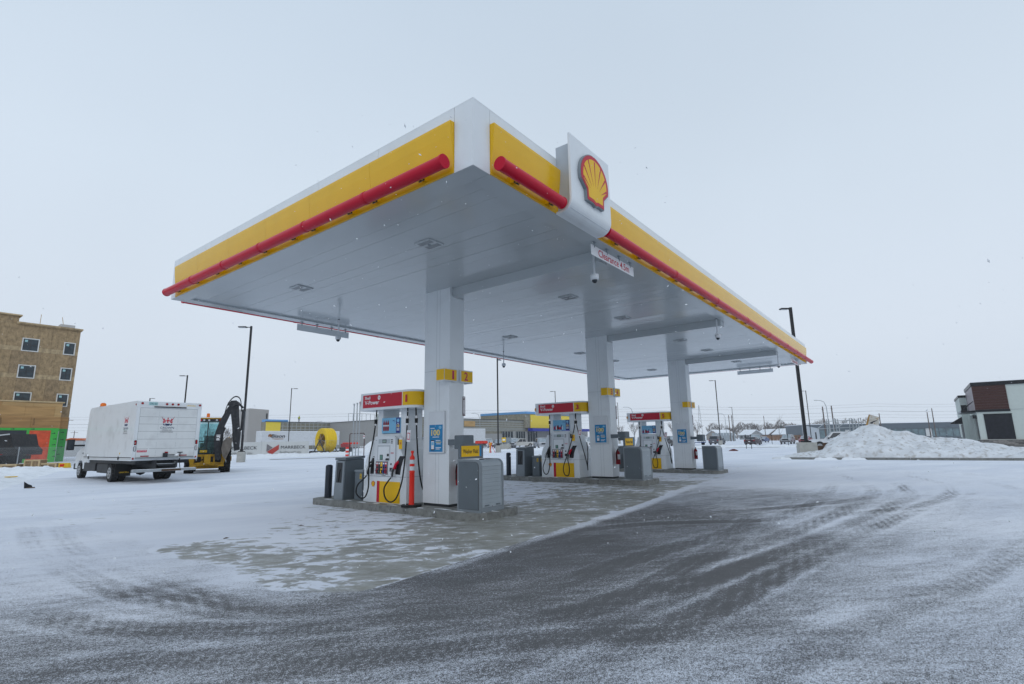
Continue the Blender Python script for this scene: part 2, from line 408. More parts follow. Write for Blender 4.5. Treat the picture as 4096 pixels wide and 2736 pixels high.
def ground_material(name, base_col, snow_k, concrete_like):
    m = bpy.data.materials.new(name); m.use_nodes = True
    nt = m.node_tree; N = nt.nodes.new; L = nt.links.new
    p = nt.nodes['Principled BSDF']
    geo = N('ShaderNodeTexCoord'); P = geo.outputs['Object']
    at = N('ShaderNodeAttribute'); at.attribute_name = 'cover'
    def noi(scale, detail=4, rough=0.55, mapping=None, dist=0.0):
        n = N('ShaderNodeTexNoise'); n.inputs['Scale'].default_value = scale
        n.inputs['Detail'].default_value = detail; n.inputs['Roughness'].default_value = rough
        n.inputs['Distortion'].default_value = dist
        if mapping:
            mp = N('ShaderNodeMapping'); mp.vector_type = 'TEXTURE'; mp.inputs['Rotation'].default_value = (0, 0, mapping[0]); mp.inputs['Scale'].default_value = mapping[1]
            L(P, mp.inputs[0]); L(mp.outputs[0], n.inputs[0])
        else: L(P, n.inputs[0])
        return n.outputs[0]
    def math_(op, a, b=None, c=None, clamp=False):
        n = N('ShaderNodeMath'); n.operation = op; n.use_clamp = clamp
        for i, v in enumerate((a, b, c)):
            if v is None: continue
            if isinstance(v, (int, float)): n.inputs[i].default_value = v
            else: L(v, n.inputs[i])
        return n.outputs[0]
    def ramp(v, a, b, lo=0.0, hi=1.0):
        n = N('ShaderNodeMapRange'); n.interpolation_type = 'SMOOTHSTEP'
        for i, q in ((1, a), (2, b), (3, lo), (4, hi)): n.inputs[i].default_value = q
        L(v, n.inputs[0]); return n.outputs[0]
    st4 = noi(8.0, 5, 0.8, (R(-50), (2.4, 0.7, 1)), 0.3)
    def asph_fac(cov):
        st1 = noi(0.55, 8, 0.68, (R(-22), (2.4, 0.8, 1)), 0.8)
        st2 = noi(1.2, 8, 0.72, (R(-12), (3.4, 0.6, 1)), 0.35)
        st3 = noi(2.4, 7, 0.72, (R(-34), (3.2, 0.6, 1)), 0.35)
        pat = noi(1.6, 8, 0.7)
        v = None
        for n_, k_ in ((st1, 0.30), (st2, 0.85), (st3, 0.85), (st4, 1.2), (pat, 0.55)):
            q = math_('MULTIPLY', math_('SUBTRACT', n_, 0.5), k_)
            v = q if v is None else math_('ADD', v, q)
        v = math_('ADD', v, math_('MULTIPLY', math_('SUBTRACT', cov, 0.52), 1.7))
        sp = math_('ADD', math_('MULTIPLY', math_('SUBTRACT', noi(34, 4, 0.9), 0.5), 3.2), math_('MULTIPLY', math_('SUBTRACT', noi(105, 2, 0.9), 0.5), 3.8))
        return ramp(math_('ADD', v, sp), -0.42, 0.42, 0.06, 1.0)
    def surface(bc, fac):
        agg = noi(90, 4, 0.8); stain = noi(0.9, 6, 0.6)
        mx = N('ShaderNodeMix'); mx.data_type = 'RGBA'
        L(ramp(math_('ADD', math_('MULTIPLY', agg, 0.6), math_('MULTIPLY', stain, 0.6)), 0.35, 0.8), mx.inputs[0])
        mx.inputs[6].default_value = (*[c*0.72 for c in bc], 1); mx.inputs[7].default_value = (*[c*1.3 for c in bc], 1)
        sn = N('ShaderNodeMix'); sn.data_type = 'RGBA'
        L(ramp(noi(0.35, 5, 0.6, (R(-20), (2.2, 0.8, 1))), 0.3, 0.7), sn.inputs[0])
        sn.inputs[6].default_value = (0.655*snow_k, 0.695*snow_k, 0.775*snow_k, 1); sn.inputs[7].default_value = (0.775*snow_k, 0.805*snow_k, 0.865*snow_k, 1)
        fn = N('ShaderNodeMix'); fn.data_type = 'RGBA'
        L(fac, fn.inputs[0]); L(mx.outputs[2], fn.inputs[6]); L(sn.outputs[2], fn.inputs[7])
        return fn.outputs[2]
    if concrete_like:
        big = noi(0.8, 6, 0.62, (R(-50), (1.9, 0.8, 1)), 0.5)
        blob = noi(4.2, 7, 0.66, (R(-46), (1.5, 0.85, 1)), 0.5)
        v = math_('ADD', math_('MULTIPLY', math_('SUBTRACT', big, 0.5), 1.3), math_('MULTIPLY', math_('SUBTRACT', blob, 0.5), 3.0))
        v = math_('ADD', v, math_('MULTIPLY', math_('SUBTRACT', at.outputs['Fac'], 0.5), 1.5))
        fac = ramp(v, -0.05, 0.16)
        fac = math_('MAXIMUM', fac, math_('MULTIPLY', ramp(v, -0.6, 0.1), 0.22))
        a2 = N('ShaderNodeAttribute'); a2.attribute_name = 'acover'
        a3 = N('ShaderNodeAttribute'); a3.attribute_name = 'thin'
        f2 = asph_fac(a2.outputs['Fac'])
        th = ramp(math_('ADD', a3.outputs['Fac'], math_('MULTIPLY', math_('SUBTRACT', noi(2.5, 6, 0.7), 0.5), 0.9)), 0.35, 0.65)
        mxx = N('ShaderNodeMix'); mxx.data_type = 'RGBA'
        L(th, mxx.inputs[0]); L(surface(base_col, fac), mxx.inputs[6]); L(surface((0.064, 0.062, 0.061), f2), mxx.inputs[7])
        col_out = mxx.outputs[2]
        fac = math_('ADD', math_('MULTIPLY', fac, math_('SUBTRACT', 1.0, th)), math_('MULTIPLY', f2, th))
    else:
        fac = asph_fac(at.outputs['Fac'])
        col_out = surface(base_col, fac)
    L(col_out, p.inputs['Base Color'])
    L(ramp(fac, 0, 1, 0.62 if concrete_like else 0.7, 0.85), p.inputs['Roughness'])
    p.inputs['Specular IOR Level'].default_value = 0.3
    bp = N('ShaderNodeBump'); bp.inputs['Strength'].default_value = 0.55; bp.inputs['Distance'].default_value = 0.012
    rel = math_('ADD', math_('MULTIPLY', fac, 0.8), math_('MULTIPLY', noi(38, 4, 0.7), 0.5))
    L(rel, bp.inputs['Height']); L(bp.outputs[0], p.inputs['Normal'])
    return m
def sheet(name, xs, ys, zf, m, tab, edge=None, extra=None):
    xs = np.array(xs); ys = np.array(ys)
    if xs.ndim == 1: X, Y = np.meshgrid(xs, ys)
    else: X, Y = xs, ys
    Z = zf(X, Y); h, w = X.shape
    me = bpy.data.meshes.new(name)
    idx = np.arange(h*w).reshape(h, w)
    F = np.stack([idx[:-1, :-1], idx[:-1, 1:], idx[1:, 1:], idx[1:, :-1]], -1).reshape(-1, 4)
    me.vertices.add(h*w); me.vertices.foreach_set('co', np.stack([X, Y, Z], -1).ravel())
    me.loops.add(F.size); me.polygons.add(len(F))
    me.polygons.foreach_set('loop_start', np.arange(0, F.size, 4)); me.polygons.foreach_set('loop_total', np.full(len(F), 4))
    me.loops.foreach_set('vertex_index', F.ravel())
    me.polygons.foreach_set('use_smooth', np.ones(len(F), bool))
    me.update(calc_edges=True)
    c = cover(X, Y, tab)
    if edge is not None: c = edge(X, Y, c)
    at = me.attributes.new('cover', 'FLOAT', 'POINT'); at.data.foreach_set('value', c.ravel().astype(np.float32))
    for nm_, fn_ in (extra or {}).items():
        at = me.attributes.new(nm_, 'FLOAT', 'POINT'); at.data.foreach_set('value', fn_(X, Y).ravel().astype(np.float32))
    me.materials.append(m)
    o = place(name, me); o['kind'] = 'structure'
    return o
def axis(lo, a, b, hi, fine):
    mid = list(np.arange(a, b, fine))
    left = []; t = a; d = fine
    while t > lo: d *= 1.10; t -= d; left.append(t)
    right = []; t = mid[-1]; d = fine
    while t < hi: d *= 1.10; t += d; right.append(t)
    return left[::-1]+mid+right
def ground_z(X, Y):
    z = gz(X, Y)
    r_ = np.hypot(X, Y)
    z = z+0.05*np.clip((r_-40)/60, 0, 1)*np.sin(X*0.11+1)*np.sin(Y*0.09)
    return z
asph_m = ground_material('snowy_asphalt', (0.064, 0.062, 0.061), 1.0, False)
conc_m = ground_material('snowy_concrete_slab', (0.245, 0.245, 0.218), 1.0, True)
def asph_edge(X, Y, c):
    d = padfront(X)-Y
    near = np.exp(-(d/(0.10+0.022*np.clip(X+1, 0, 14)))**2)*(X > -1.8)*(X < 24)
    dl = np.maximum(-1.5-X, 0)
    near2 = np.exp(-(dl/0.40)**2)*(X < -0.9)*(Y > 0.3)*(Y < 12)*(0.85+0.15*np.sin(Y*3.1))*np.clip((Y-0.3)/1.2, 0.25, 1)
    c = c+tracks(X, Y)
    wav = 0.5+0.5*np.sin(X*1.7+1.3*np.sin(X*4.1))*np.cos(X*0.6)
    near = near*np.clip(0.25+0.35*wav+0.12*(X-0.5), 0, 1)
    return np.clip(np.maximum(c, np.maximum(near*0.95, near2*0.92)), 0, 1.05)
sheet('ground', axis(-2500, -4.6, 12, 2500, 0.06), axis(-2500, -6, 5, 2500, 0.06), ground_z, asph_m, ASPC, asph_edge)
# concrete forecourt slab, 4 mm above the asphalt
U = np.arange(-1.5, 25.01, 0.12); V_ = np.linspace(0, 1, 90)
UU, VV = np.meshgrid(U, V_)
PY_ = padfront(UU)+VV*(11.5-padfront(UU))
def pad_edge(X, Y, c):
    d = Y-padfront(X)
    n = 0.5+0.5*np.sin(X*2.1+np.sin(X*5.3))*np.sin(X*0.9)
    near = np.exp(-(d/(0.05+0.08*n+0.006*np.clip(X, 0, 15)))**2)*np.clip(0.55+0.6*n+0.05*X, 0, 1)
    nl = np.exp(-((X+1.5)/(0.30+0.16*np.sin(Y*2.7)+0.10*np.sin(Y*6.1)))**2)*0.95
    return np.clip(np.maximum(c, np.maximum(near, nl)), 0, 1.05)
def pad_thin(X, Y):
    d = Y-padfront(X)
    w = 0.16+0.08*np.sin(Y*2.3)+0.05*np.sin(Y*7.1)
    return np.clip(np.maximum(np.maximum(1.15-(X+1.5)/(2*w), 1.1-d/0.07), 1.25-np.hypot(X+1.5, Y-0.6)/0.75), 0, 1.3)
def pad_acover(X, Y): return asph_edge(X, Y, cover(X, Y, ASPC))
sheet('concrete_pad', UU, PY_, lambda X, Y: ground_z(X, Y)+0.0006+0.0046*np.clip(np.minimum(X+1.5, Y-padfront(X))/0.25, 0, 1), conc_m, PADC, pad_edge, dict(acover=pad_acover, thin=pad_thin))

# ------------------------------------------------------------------ canopy over the forecourt
CL, CW, ZB, ZT = 23.86, 9.564, 4.887, 5.82
canopy = thing('fuel_canopy', 'large flat white station canopy with yellow fascia band and red light tubes on three columns', 'canopy', (0, 0, 0))
b = MB(); b.box(0.06, CL-0.06, 0.06, CW-0.06, 4.96, 5.74, white_dull); b.build('roof_deck', canopy)
# soffit planks running across the canopy, each proud a little differently
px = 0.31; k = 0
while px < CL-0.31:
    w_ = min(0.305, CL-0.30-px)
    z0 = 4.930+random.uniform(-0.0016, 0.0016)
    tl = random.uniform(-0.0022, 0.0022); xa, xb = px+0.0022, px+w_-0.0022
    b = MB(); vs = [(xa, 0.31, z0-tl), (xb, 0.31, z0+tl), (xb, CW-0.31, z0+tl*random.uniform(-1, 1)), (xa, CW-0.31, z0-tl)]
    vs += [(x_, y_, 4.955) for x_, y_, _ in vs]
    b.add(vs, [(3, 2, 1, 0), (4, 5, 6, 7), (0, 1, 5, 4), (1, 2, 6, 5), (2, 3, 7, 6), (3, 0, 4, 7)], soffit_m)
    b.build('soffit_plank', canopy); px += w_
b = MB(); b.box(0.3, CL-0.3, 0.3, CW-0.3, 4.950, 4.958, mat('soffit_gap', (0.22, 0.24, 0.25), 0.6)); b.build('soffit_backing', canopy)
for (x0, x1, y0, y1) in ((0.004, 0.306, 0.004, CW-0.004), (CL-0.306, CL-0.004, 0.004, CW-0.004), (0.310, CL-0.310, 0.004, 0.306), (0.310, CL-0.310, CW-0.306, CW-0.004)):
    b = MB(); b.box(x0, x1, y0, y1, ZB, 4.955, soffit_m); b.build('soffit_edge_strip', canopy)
def fascia(o, d, n, L_, wj, yj, tj, brk, gap=None):
    """one canopy edge: o corner, d along, n outward; joints measured from the corner"""
    o = Vector(o); d = Vector(d); n = Vector(n)
    def pr(mb, prof, a0, a1, m, smooth=False):
        vs = [o+d*a+n*p[0]+ZN*p[1] for a in (a0, a1) for p in prof]
        k = len(prof)
        mb.add(vs, [(i, (i+1) % k, k+(i+1) % k, k+i) for i in range(k)], m, smooth)
        mb.add(vs, [tuple(range(k-1, -1, -1)), tuple(range(k, 2*k))], m)
    for a0, a1 in zip(wj[:-1], wj[1:]):
        mb = MB(); pr(mb, [(0, 5.60), (0, ZT), (-0.05, ZT), (-0.05, 5.60)], a0+0.003, a1-0.003, white); mb.build('fascia_panel', canopy)
    for a0, a1 in zip(yj[:-1], yj[1:]):
        if gap and a0 >= gap[0]-0.01 and a1 <= gap[1]+0.01: continue
        mb = MB()
        pr(mb, [(0.004, 5.615), (0.075, 5.612), (0.078, 5.58), (0.066, 5.42), (0.045, 5.25), (0.022, 5.10), (0.014, 5.04), (0.012, 4.91), (0.004, 4.895), (-0.04, 4.895), (-0.04, 5.615)], a0+0.002, a1-0.002, yellow)
        mb.build('yellow_panel', canopy)
    r_ = 0.087
    for a0, a1 in zip(tj[:-1], tj[1:]):
        if gap and a0 >= gap[0]-0.2 and a1 <= gap[1]+0.2: continue
        mb = MB(); c0 = o+d*(a0+0.004)+n*0.17+ZN*4.985; c1 = o+d*(a1-0.004)+n*0.17+ZN*4.985
        mb.cyl(c0, c1, r_, red, n=20)
        mb.cyl(c0-d*0.002, c0+d*0.035, r_+0.007, red, n=20); mb.cyl(c1-d*0.02, c1+d*0.0015, r_+0.006, red, n=20)
        mb.build('light_tube', canopy)
    for a in brk:
        mb = MB()
        for q in (-0.035, 0.035):
            vs = [o+d*(a+q+t)+n*x+ZN*z for t in (-0.005, 0.005) for x, z in ((0.012, 5.05), (0.13, 5.02), (0.13, 4.91), (0.012, 4.94))]
            mb.add(vs, [(0, 1, 2, 3), (7, 6, 5, 4), (0, 4, 5, 1), (1, 5, 6, 2), (2, 6, 7, 3), (3, 7, 4, 0)], yellow_v)
        c = o+d*a+n*0.085+ZN*4.925
        mb.cyl(c-d*0.05, c+d*0.05, 0.012, dark, n=6)
        mb.build('tube_bracket', canopy)
fascia((0, 0, 0), YN, -XN, CW, [0.33, 1.91, 3.49, 4.95, 6.41, 7.87, CW-0.27], [0.33, 2.01, 3.63, 5.10, 6.58, 8.05, CW-0.27],
       [0.33, 1.93, 3.52, 4.98, 6.43, 7.90, 9.36], [0.85, 1.84, 2.44, 3.43, 4.03, 4.99, 5.95, 6.91, 7.87, 8.86])
fascia((0, 0, 0), XN, -YN, CL, [0.33, 1.88, 3.2, 6.13, 9.1, 12.1, 15.1, 18.1, 21.0, CL-0.27], [0.33, 1.94, 3.14, 6.30, 9.31, 12.24, 15.26, 18.24, 20.2, 22.16, CL-0.27],
       [0.31, 1.80, 3.18, 6.28, 9.2, 12.15, 15.1, 18.05, 20.0, 22.0, 23.95], [0.78, 1.62]+[3.72+0.97*i for i in range(21)], gap=(1.94, 3.14))
fascia((0, CW, 0), XN, YN, CL, [0.33, 3.3, 6.3, 9.3, 12.3, 15.3, 18.3, 21.3, CL-0.27], [0.33, 3.3, 6.3, 9.3, 12.3, 15.3, 18.3, 21.3, CL-0.27],
       [0.30, 3.2, 6.1, 9.0, 11.9, 14.8, 17.7, 20.6, 23.55], [0.8+0.97*i for i in range(24)])
fascia((CL, 0, 0), YN, XN, CW, [0.33, 3.49, 6.41, CW-0.27], [0.33, 3.63, 6.58, CW-0.27], [0.30, 3.46, 6.34, 9.28], [])
for cx, cy, sx, sy in ((0, 0, 1, 1), (CL, 0, -1, 1), (0, CW, 1, -1), (CL, CW, -1, -1)):
    e_ = 0.33 if cy == 0 and cx == 0 else 0.27
    b = MB()
    xx = sorted((cx, cx+sx*(e_-0.004))); yy = sorted((cy, cy+sy*(e_-0.004)))
    b.box(xx[0], xx[1], yy[0], yy[1], 4.893, ZT, white)
    b.build('corner_panel', canopy)
b = MB()
for (x0, x1, y0, y1) in ((-0.001, 0.06, -0.001, CW+0.001), (CL-0.06, CL+0.001, -0.001, CW+0.001), (0.064, CL-0.064, -0.001, 0.06), (0.064, CL-0.064, CW-0.06, CW+0.001)):
    b.box(x0, x1, y0, y1, ZT+0.0006, ZT+0.014, white)
b.build('coping', canopy)
ISL = [(3.905, 0.0, 0.145), (11.345, 0.10, 0.245), (18.745, 0.005, 0.14)]   # centre x, ground z, top z
for ci, (cx, g0, zi) in enumerate(ISL):
    x0, x1, y0, y1 = cx-0.225, cx+0.225, 4.03, 4.83
    b = MB(); b.box(x0, x1, y0, y1, zi+0.055, 4.935, white)
    for yy in (4.34, 4.44):
        b.box(x0-0.0015, x0, yy, yy+0.003, zi+0.06, 4.92, grey_l)
    b.box(x0-0.0015, x0, y0, y1, 3.06, 3.064, grey_l)
    col_o = b.build('column', canopy)
    b = MB(); b.box(x0+0.02, x1-0.02, y0+0.02, y1-0.02, zi, zi+0.053, dark); b.build('column_base', col_o)
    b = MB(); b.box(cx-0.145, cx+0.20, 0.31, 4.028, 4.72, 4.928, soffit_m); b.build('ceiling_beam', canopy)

# ------------------------------------------------------------------ pump islands (kerbed)
isl_m = mat('island_concrete', (0.255, 0.265, 0.255), 0.85, var=0.16, scale=2.2, bump=0.4, bscale=30, dirt=((0.11, 0.115, 0.115), 0.65))
isl_side = mat('island_kerb_face', (0.21, 0.215, 0.205), 0.9, var=0.2, scale=5, bump=0.7, bscale=22, dirt=((0.10, 0.10, 0.095), 0.8))
def island_poly(cx, y0, y1, hw, ch):
    return [(cx-hw, y0+ch), (cx-hw+ch*0.35, y0+ch*0.35), (cx-hw+ch, y0), (cx+hw-ch, y0), (cx+hw-ch*0.35, y0+ch*0.35), (cx+hw, y0+ch), (cx+hw, y1-ch), (cx+hw-ch*0.35, y1-ch*0.35), (cx+hw-ch, y1), (cx-hw+ch, y1), (cx-hw+ch*0.35, y1-ch*0.35), (cx-hw, y1-ch)]
for cx, g0, zi in ISL:
    b = MB(); P0 = island_poly(cx, 2.78, 8.55, 0.72, 0.26)
    b.prism(P0, 'z', g0-0.10, zi-0.004, isl_side)
    n0 = len(b.v)
    k = len(P0)
    b.add([(p[0], p[1], zi) for p in island_poly(cx, 2.80, 8.53, 0.70, 0.25)]+[(p[0], p[1], zi-0.010) for p in P0], [tuple(range(k))]+[(i, k+i, k+(i+1) % k, (i+1) % k) for i in range(k)], isl_m)
    o = b.build('pump_island', bevel=0.0); o['kind'] = 'structure'
    for yj in (3.9, 5.6, 7.2):
        b = MB(); b.box(cx-0.7215, cx-0.7195, yj, yj+0.006, g0+0.01, zi-0.012, seam_m); b.box(cx-0.69, cx+0.69, yj, yj+0.006, zi, zi+0.001, seam_m)
        b.build('expansion_joint', o)
    # drifted snow caught on the island
    b = MB(); rnd = random.Random(int(cx*10))
    spots = [(cx-0.52, 7.1), (cx-0.58, 6.5), (cx-0.5, 3.9), (cx-0.60, 3.45), (cx-0.35, 8.2), (cx+0.5, 3.0), (cx-0.58, 5.4), (cx-0.2, 2.88), (cx-0.62, 7.8), (cx-0.60, 4.5), (cx-0.56, 6.0), (cx-0.45, 2.95)]
    for (sx, sy) in spots:
        n_ = 9; L_ = rnd.uniform(0.10, 0.26); Wd = rnd.uniform(0.025, 0.055)
        pts = [(sx+math.cos(2*PI*i/n_)*Wd*rnd.uniform(0.6, 1.3), sy+math.sin(2*PI*i/n_)*L_*rnd.uniform(0.6, 1.3)) for i in range(n_)]
        vs = [(x, y, zi+0.001) for x, y in pts]+[(sx, sy, zi+0.012)]
        b.add(vs, [(i, (i+1) % n_, n_) for i in range(n_)], snow, True)
    sn_o = b.build('drifted_snow', o); sn_o['kind'] = 'stuff'

# ------------------------------------------------------------------ fuel dispensers
def crown_plan(hx0, hx1, hy, r_, n=7):
    """rounded rectangle, starts at +y end of the front (x=hx0) going to -y, counter-clockwise"""
    pts = []
    for (cx, cy, a0) in ((hx0+r_, hy-r_, 180), (hx0+r_, -hy+r_, 180), (hx1-r_, -hy+r_, 270), (hx1-r_, hy-r_, 0)):
        pass
    def arc(cx, cy, a0, a1):
        return [(cx+r_*math.cos(R(a0+(a1-a0)*i/n)), cy+r_*math.sin(R(a0+(a1-a0)*i/n))) for i in range(n+1)]
    pts = arc(hx0+r_, hy-r_, 90, 180)+arc(hx0+r_, -hy+r_, 180, 270)+arc(hx1-r_, -hy+r_, 270, 360)+arc(hx1-r_, hy-r_, 0, 90)
    return pts
FUEL = [(0.32, 0.02, 0.04), (0.06, 0.12, 0.11), (0.80, 0.47, 0.01), (0.03, 0.06, 0.28), (0.45, 0.02, 0.05)]
fuel_m = [mat('fuel_label_'+n, c, 0.4) for n, c in zip(('maroon', 'green', 'amber', 'blue', 'crimson'), FUEL)]
def hosecurve(pts, n=10):
    """Catmull-Rom through the points"""
    out = []
    P = [Vector(pts[0])]+[Vector(p) for p in pts]+[Vector(pts[-1])]
    for i in range(1, len(P)-2):
        for t in range(n):
            t /= n; p0, p1, p2, p3 = P[i-1], P[i], P[i+1], P[i+2]
            out.append(0.5*((2*p1)+(p2-p0)*t+(2*p0-5*p1+4*p2-p3)*t*t+(3*p1-p0-3*p2+p3)*t**3))
    out.append(P[-2]); return out
def nozzle(par, p, cover_m, flip=1):
    """hanging nozzle; p = hose end, spout pointing up into the boot"""
    b = MB(); x, y, z = p
    b.tube([(x, y, z), (x, y-0.02*flip, z+0.10), (x+0.01, y-0.06*flip, z+0.20)], 0.020, dark, n=8)
    b.tube([(x+0.01, y-0.06*flip, z+0.17), (x+0.03, y-0.09*flip, z+0.27), (x+0.09, y-0.12*flip, z+0.33)], 0.034, cover_m, n=8)
    b.tube([(x, y+0.035*flip, z+0.03), (x-0.01, y+0.03*flip, z+0.12), (x, y-0.03*flip, z+0.20)], 0.009, chrome, n=6)
    b.cyl((x, y, z-0.035), (x, y, z+0.01), 0.017, chrome, n=8)
    return b.build('nozzle', par)
def dispenser(cx, zi, num, label, tagside):
    t = thing('fuel_pump', label, 'fuel pump', (cx, 5.91, zi), 0, 'fuel pumps on the islands')
    bell = [(-0.76, 0.0), (-0.76, 0.74), (-0.735, 0.86), (-0.68, 0.98), (-0.61, 1.09), (-0.55, 1.19), (-0.52, 1.30), (-0.51, 1.42), (0.51, 1.42), (0.52, 1.30), (0.55, 1.19), (0.61, 1.09), (0.68, 0.98), (0.735, 0.86), (0.76, 0.74), (0.76, 0.0)]
    b = MB(); b.prism([(y, z) for y, z in bell], 'x', -0.42, 0.42, white)
    body = b.build('body', t, bevel=0.018)
    for nm, (y0, y1, z0, z1) in {'seam': (-0.755, 0.755, 0.588, 0.593)}.items():
        b = MB(); b.box(-0.4225, -0.4195, y0, y1, z0, z1, seam_m); b.box(-0.40, 0.40, -0.7625, -0.7595, z0, z1, seam_m); b.build('panel_seam', body)
    b = MB(); b.box(-0.4215, -0.4195, -0.553, -0.549, 0.02, 0.588, seam_m); b.box(-0.4215, -0.4195, 0.46, 0.463, 0.588, 0.86, seam_m); b.build('door_edge', body)
    b = MB(); b.box(-0.40, 0.40, -0.70, 0.70, -0.001, 0.012, dark); b.build('plinth', body)
    for sx in (-1, 1):
        fx = sx*0.4215; yy = -sx   # front faces -x, back faces +x mirrored in y
        def rr(n, y0, y1, z0, z1, m, d=0.006, base=0.4205):
            bb = MB(); xa, xb = sorted((sx*base, sx*(base+d)))
            ya, yb = sorted((-sx*y0, -sx*y1))
            bb.box(xa, xb, ya, yb, z0, z1, m); return bb.build(n, t)
        rr('lower_yellow_panel', -0.55, 0.165, 0.012, 0.48, yellow_v, 0.004)
        rr('lower_red_stripe', 0.168, 0.265, 0.012, 0.482, red_v, 0.004)
    emblem((-0.4215, 0.40, 0.355), -YN, ZN, 0.135, t, 0, 'emblem')
    # raised console
    b = MB(); b.prism([(-0.395, 0.60), (-0.395, 1.47), (-0.36, 1.50), (0.31, 1.50), (0.345, 1.47), (0.345, 0.60)], 'x', -0.455, -0.4225, white_dull)
    con = b.build('console', t, bevel=0.008)
    b = MB(); b.prism([(-0.395, 0.60), (-0.395, 1.47), (0.345, 1.47), (0.345, 0.60)], 'x', 0.4225, 0.455, white_dull); b.build('rear_console', t, bevel=0.008)
    X = -0.456
    b = MB(); b.box(X-0.004, X, -0.21, 0.20, 1.335, 1.435, mat('display_bezel', (0.42, 0.47, 0.50), 0.4)); b.build('price_display', con)
    b = MB(); b.box(X-0.006, X-0.004, -0.085, 0.06, 1.345, 1.425, dark); b.box(X-0.0075, X-0.006, -0.07, 0.045, 1.358, 1.412, lcd); b.build('display_screen', con)
    b = MB(); b.box(X-0.003, X, -0.22, 0.235, 0.955, 1.295, mat('recess_grey', (0.48, 0.51, 0.54), 0.5))
    b.box(X-0.0055, X-0.003, -0.19, 0.205, 0.965, 1.262, white); b.build('card_recess', con)
    b = MB(); b.box(X-0.010, X-0.0055, 0.03, 0.135, 0.965, 1.078, dark); b.box(X-0.011, X-0.010, 0.042, 0.122, 0.975, 1.068, mat('keypad_lcd', (0.13, 0.27, 0.22), 0.3)); b.build('payment_screen', con)
    b = MB(); b.box(X-0.012, X-0.0055, -0.185, -0.12, 1.045, 1.10, dark); b.build('tap_reader', con)
    b = MB(); b.prism([(-0.19, 0.955), (-0.19, 1.0), (-0.10, 1.0), (-0.07, 0.955)], 'x', X-0.02, X-0.0055, dark); b.build('card_slot', con)
    b = MB(); b.box(X-0.016, X-0.001, -0.155, 0.27, 0.635, 0.93, grey_l); b.build('grade_panel', con)
    for i in range(5):
        y0 = 0.245-i*0.079
        b = MB(); b.box(X-0.020, X-0.016, y0-0.069, y0, 0.655, 0.915, fuel_m[i] if i != 1 else dark)
        b.box(X-0.022, X-0.020, y0-0.063, y0-0.006, 0.775, 0.815, ink)
        b.box(X-0.022, X-0.020, y0-0.060, y0-0.009, 0.865, 0.9, ink_w if i != 2 else ink_y)
        gl = b.build('grade_label', con)
        b = MB(); b.box(X-0.040, X-0.020, y0-0.061, y0-0.008, 0.668, 0.735, ink); b.box(X-0.043, X-0.040, y0-0.050, y0-0.019, 0.675, 0.725, fuel_m[i]); b.build('grade_button', con)
    b = MB(); b.box(X-0.004, X, -0.08, 0.06, 0.613, 0.622, dark); b.build('receipt_slot', con)
    b = MB(); b.cyl((X-0.006, -0.265, 0.87), (X, -0.265, 0.87), 0.024, dark, n=14); b.box(X-0.008, X, -0.335, -0.225, 0.705, 0.79, dark); b.build('intercom', con)
    for (yy, zz, w_, h_) in ((-0.27, 1.39, 0.07, 0.11), (0.29, 1.41, 0.035, 0.015), (0.30, 0.86, 0.03, 0.03), (-0.285, 1.12, 0.12, 0.03), (0.30, 0.74, 0.04, 0.06), (-0.21, 1.14, 0.02, 0.03)):
        b = MB()
        for q in range(3): b.box(X-0.0025, X, yy-w_/2, yy+w_/2*(0.5+0.5*random.random()), zz-h_/2+q*h_/3, zz-h_/2+q*h_/3+h_/6, ink_r if zz in (0.86, 1.12) else ink)
        b.build('notice_sticker', con)
    # nozzle boots
    for nm, P in (('l', [(0.51, 0.64), (0.40, 0.64), (0.365, 0.80), (0.355, 1.06), (0.42, 1.03), (0.50, 0.92)]), ('r', [(-0.39, 0.65), (-0.54, 0.64), (-0.57, 0.80), (-0.64, 0.97), (-0.70, 1.05), (-0.54, 1.05), (-0.47, 0.95), (-0.42, 0.80)])):
        b = MB(); b.prism(P, 'x', -0.4205, -0.436, blackp); b.build('nozzle_boot', t)
    nozzle(t, (-0.50, 0.53, 0.63), dark, 1)
    nozzle(t, (-0.50, -0.36, 0.60), red, 1)
    # uprights, advert panel, valance
    for y0 in (0.32, -0.52):
        b = MB(); b.box(-0.25, 0.25, y0, y0+0.20, 1.415, 2.13, white); b.build('upright', t, bevel=0.012)
    b = MB(); b.prism([(-0.40, 1.40), (-0.32, 1.55), (0.32, 1.55), (0.40, 1.40)], 'x', -0.30, 0.30, white); b.build('shelf', t)
    b = MB(); b.box(-0.27, -0.245, -0.33, 0.335, 1.57, 1.93, ink_lb); ad = b.build('advert_panel', t)
    o_ = (-0.271, 0, 1.75)
    b = MB(); b.rect(o_, -YN, ZN, 0.185, 0.325, -0.178, 0.178, ink_pur, 0.002); b.build('advert_strip', ad)
    b = MB(); b.text('10', (-0.274, -0.255, 1.735), -YN, ZN, 0.075, ink_y, w=0.095, bold=0.03, off=0)
    b.plate((-0.273, -0.255, 1.86), -YN, ZN, [(0.045*math.cos(2*PI*i/14), 0.045*math.sin(2*PI*i/14)) for i in range(14)], ink_lb, 0.001)
    for q, ww in ((1.675, 0.10), (1.655, 0.09), (1.635, 0.10), (1.79, 0.06)): b.rect((-0.273, -0.255, q), -YN, ZN, -ww/2, ww/2, -0.006, 0.006, ink_w, 0.001)
    b.build('lettering', ad)
    b = MB(); b.text('5', (-0.273, -0.135, 1.85), -YN, ZN, 0.055, ink_pur, bold=0.02, off=0); b.rect((-0.273, -0.10, 1.86), -YN, ZN, -0.035, 0.0, -0.012, 0.012, ink_pur, 0.001); b.build('price_print', ad)
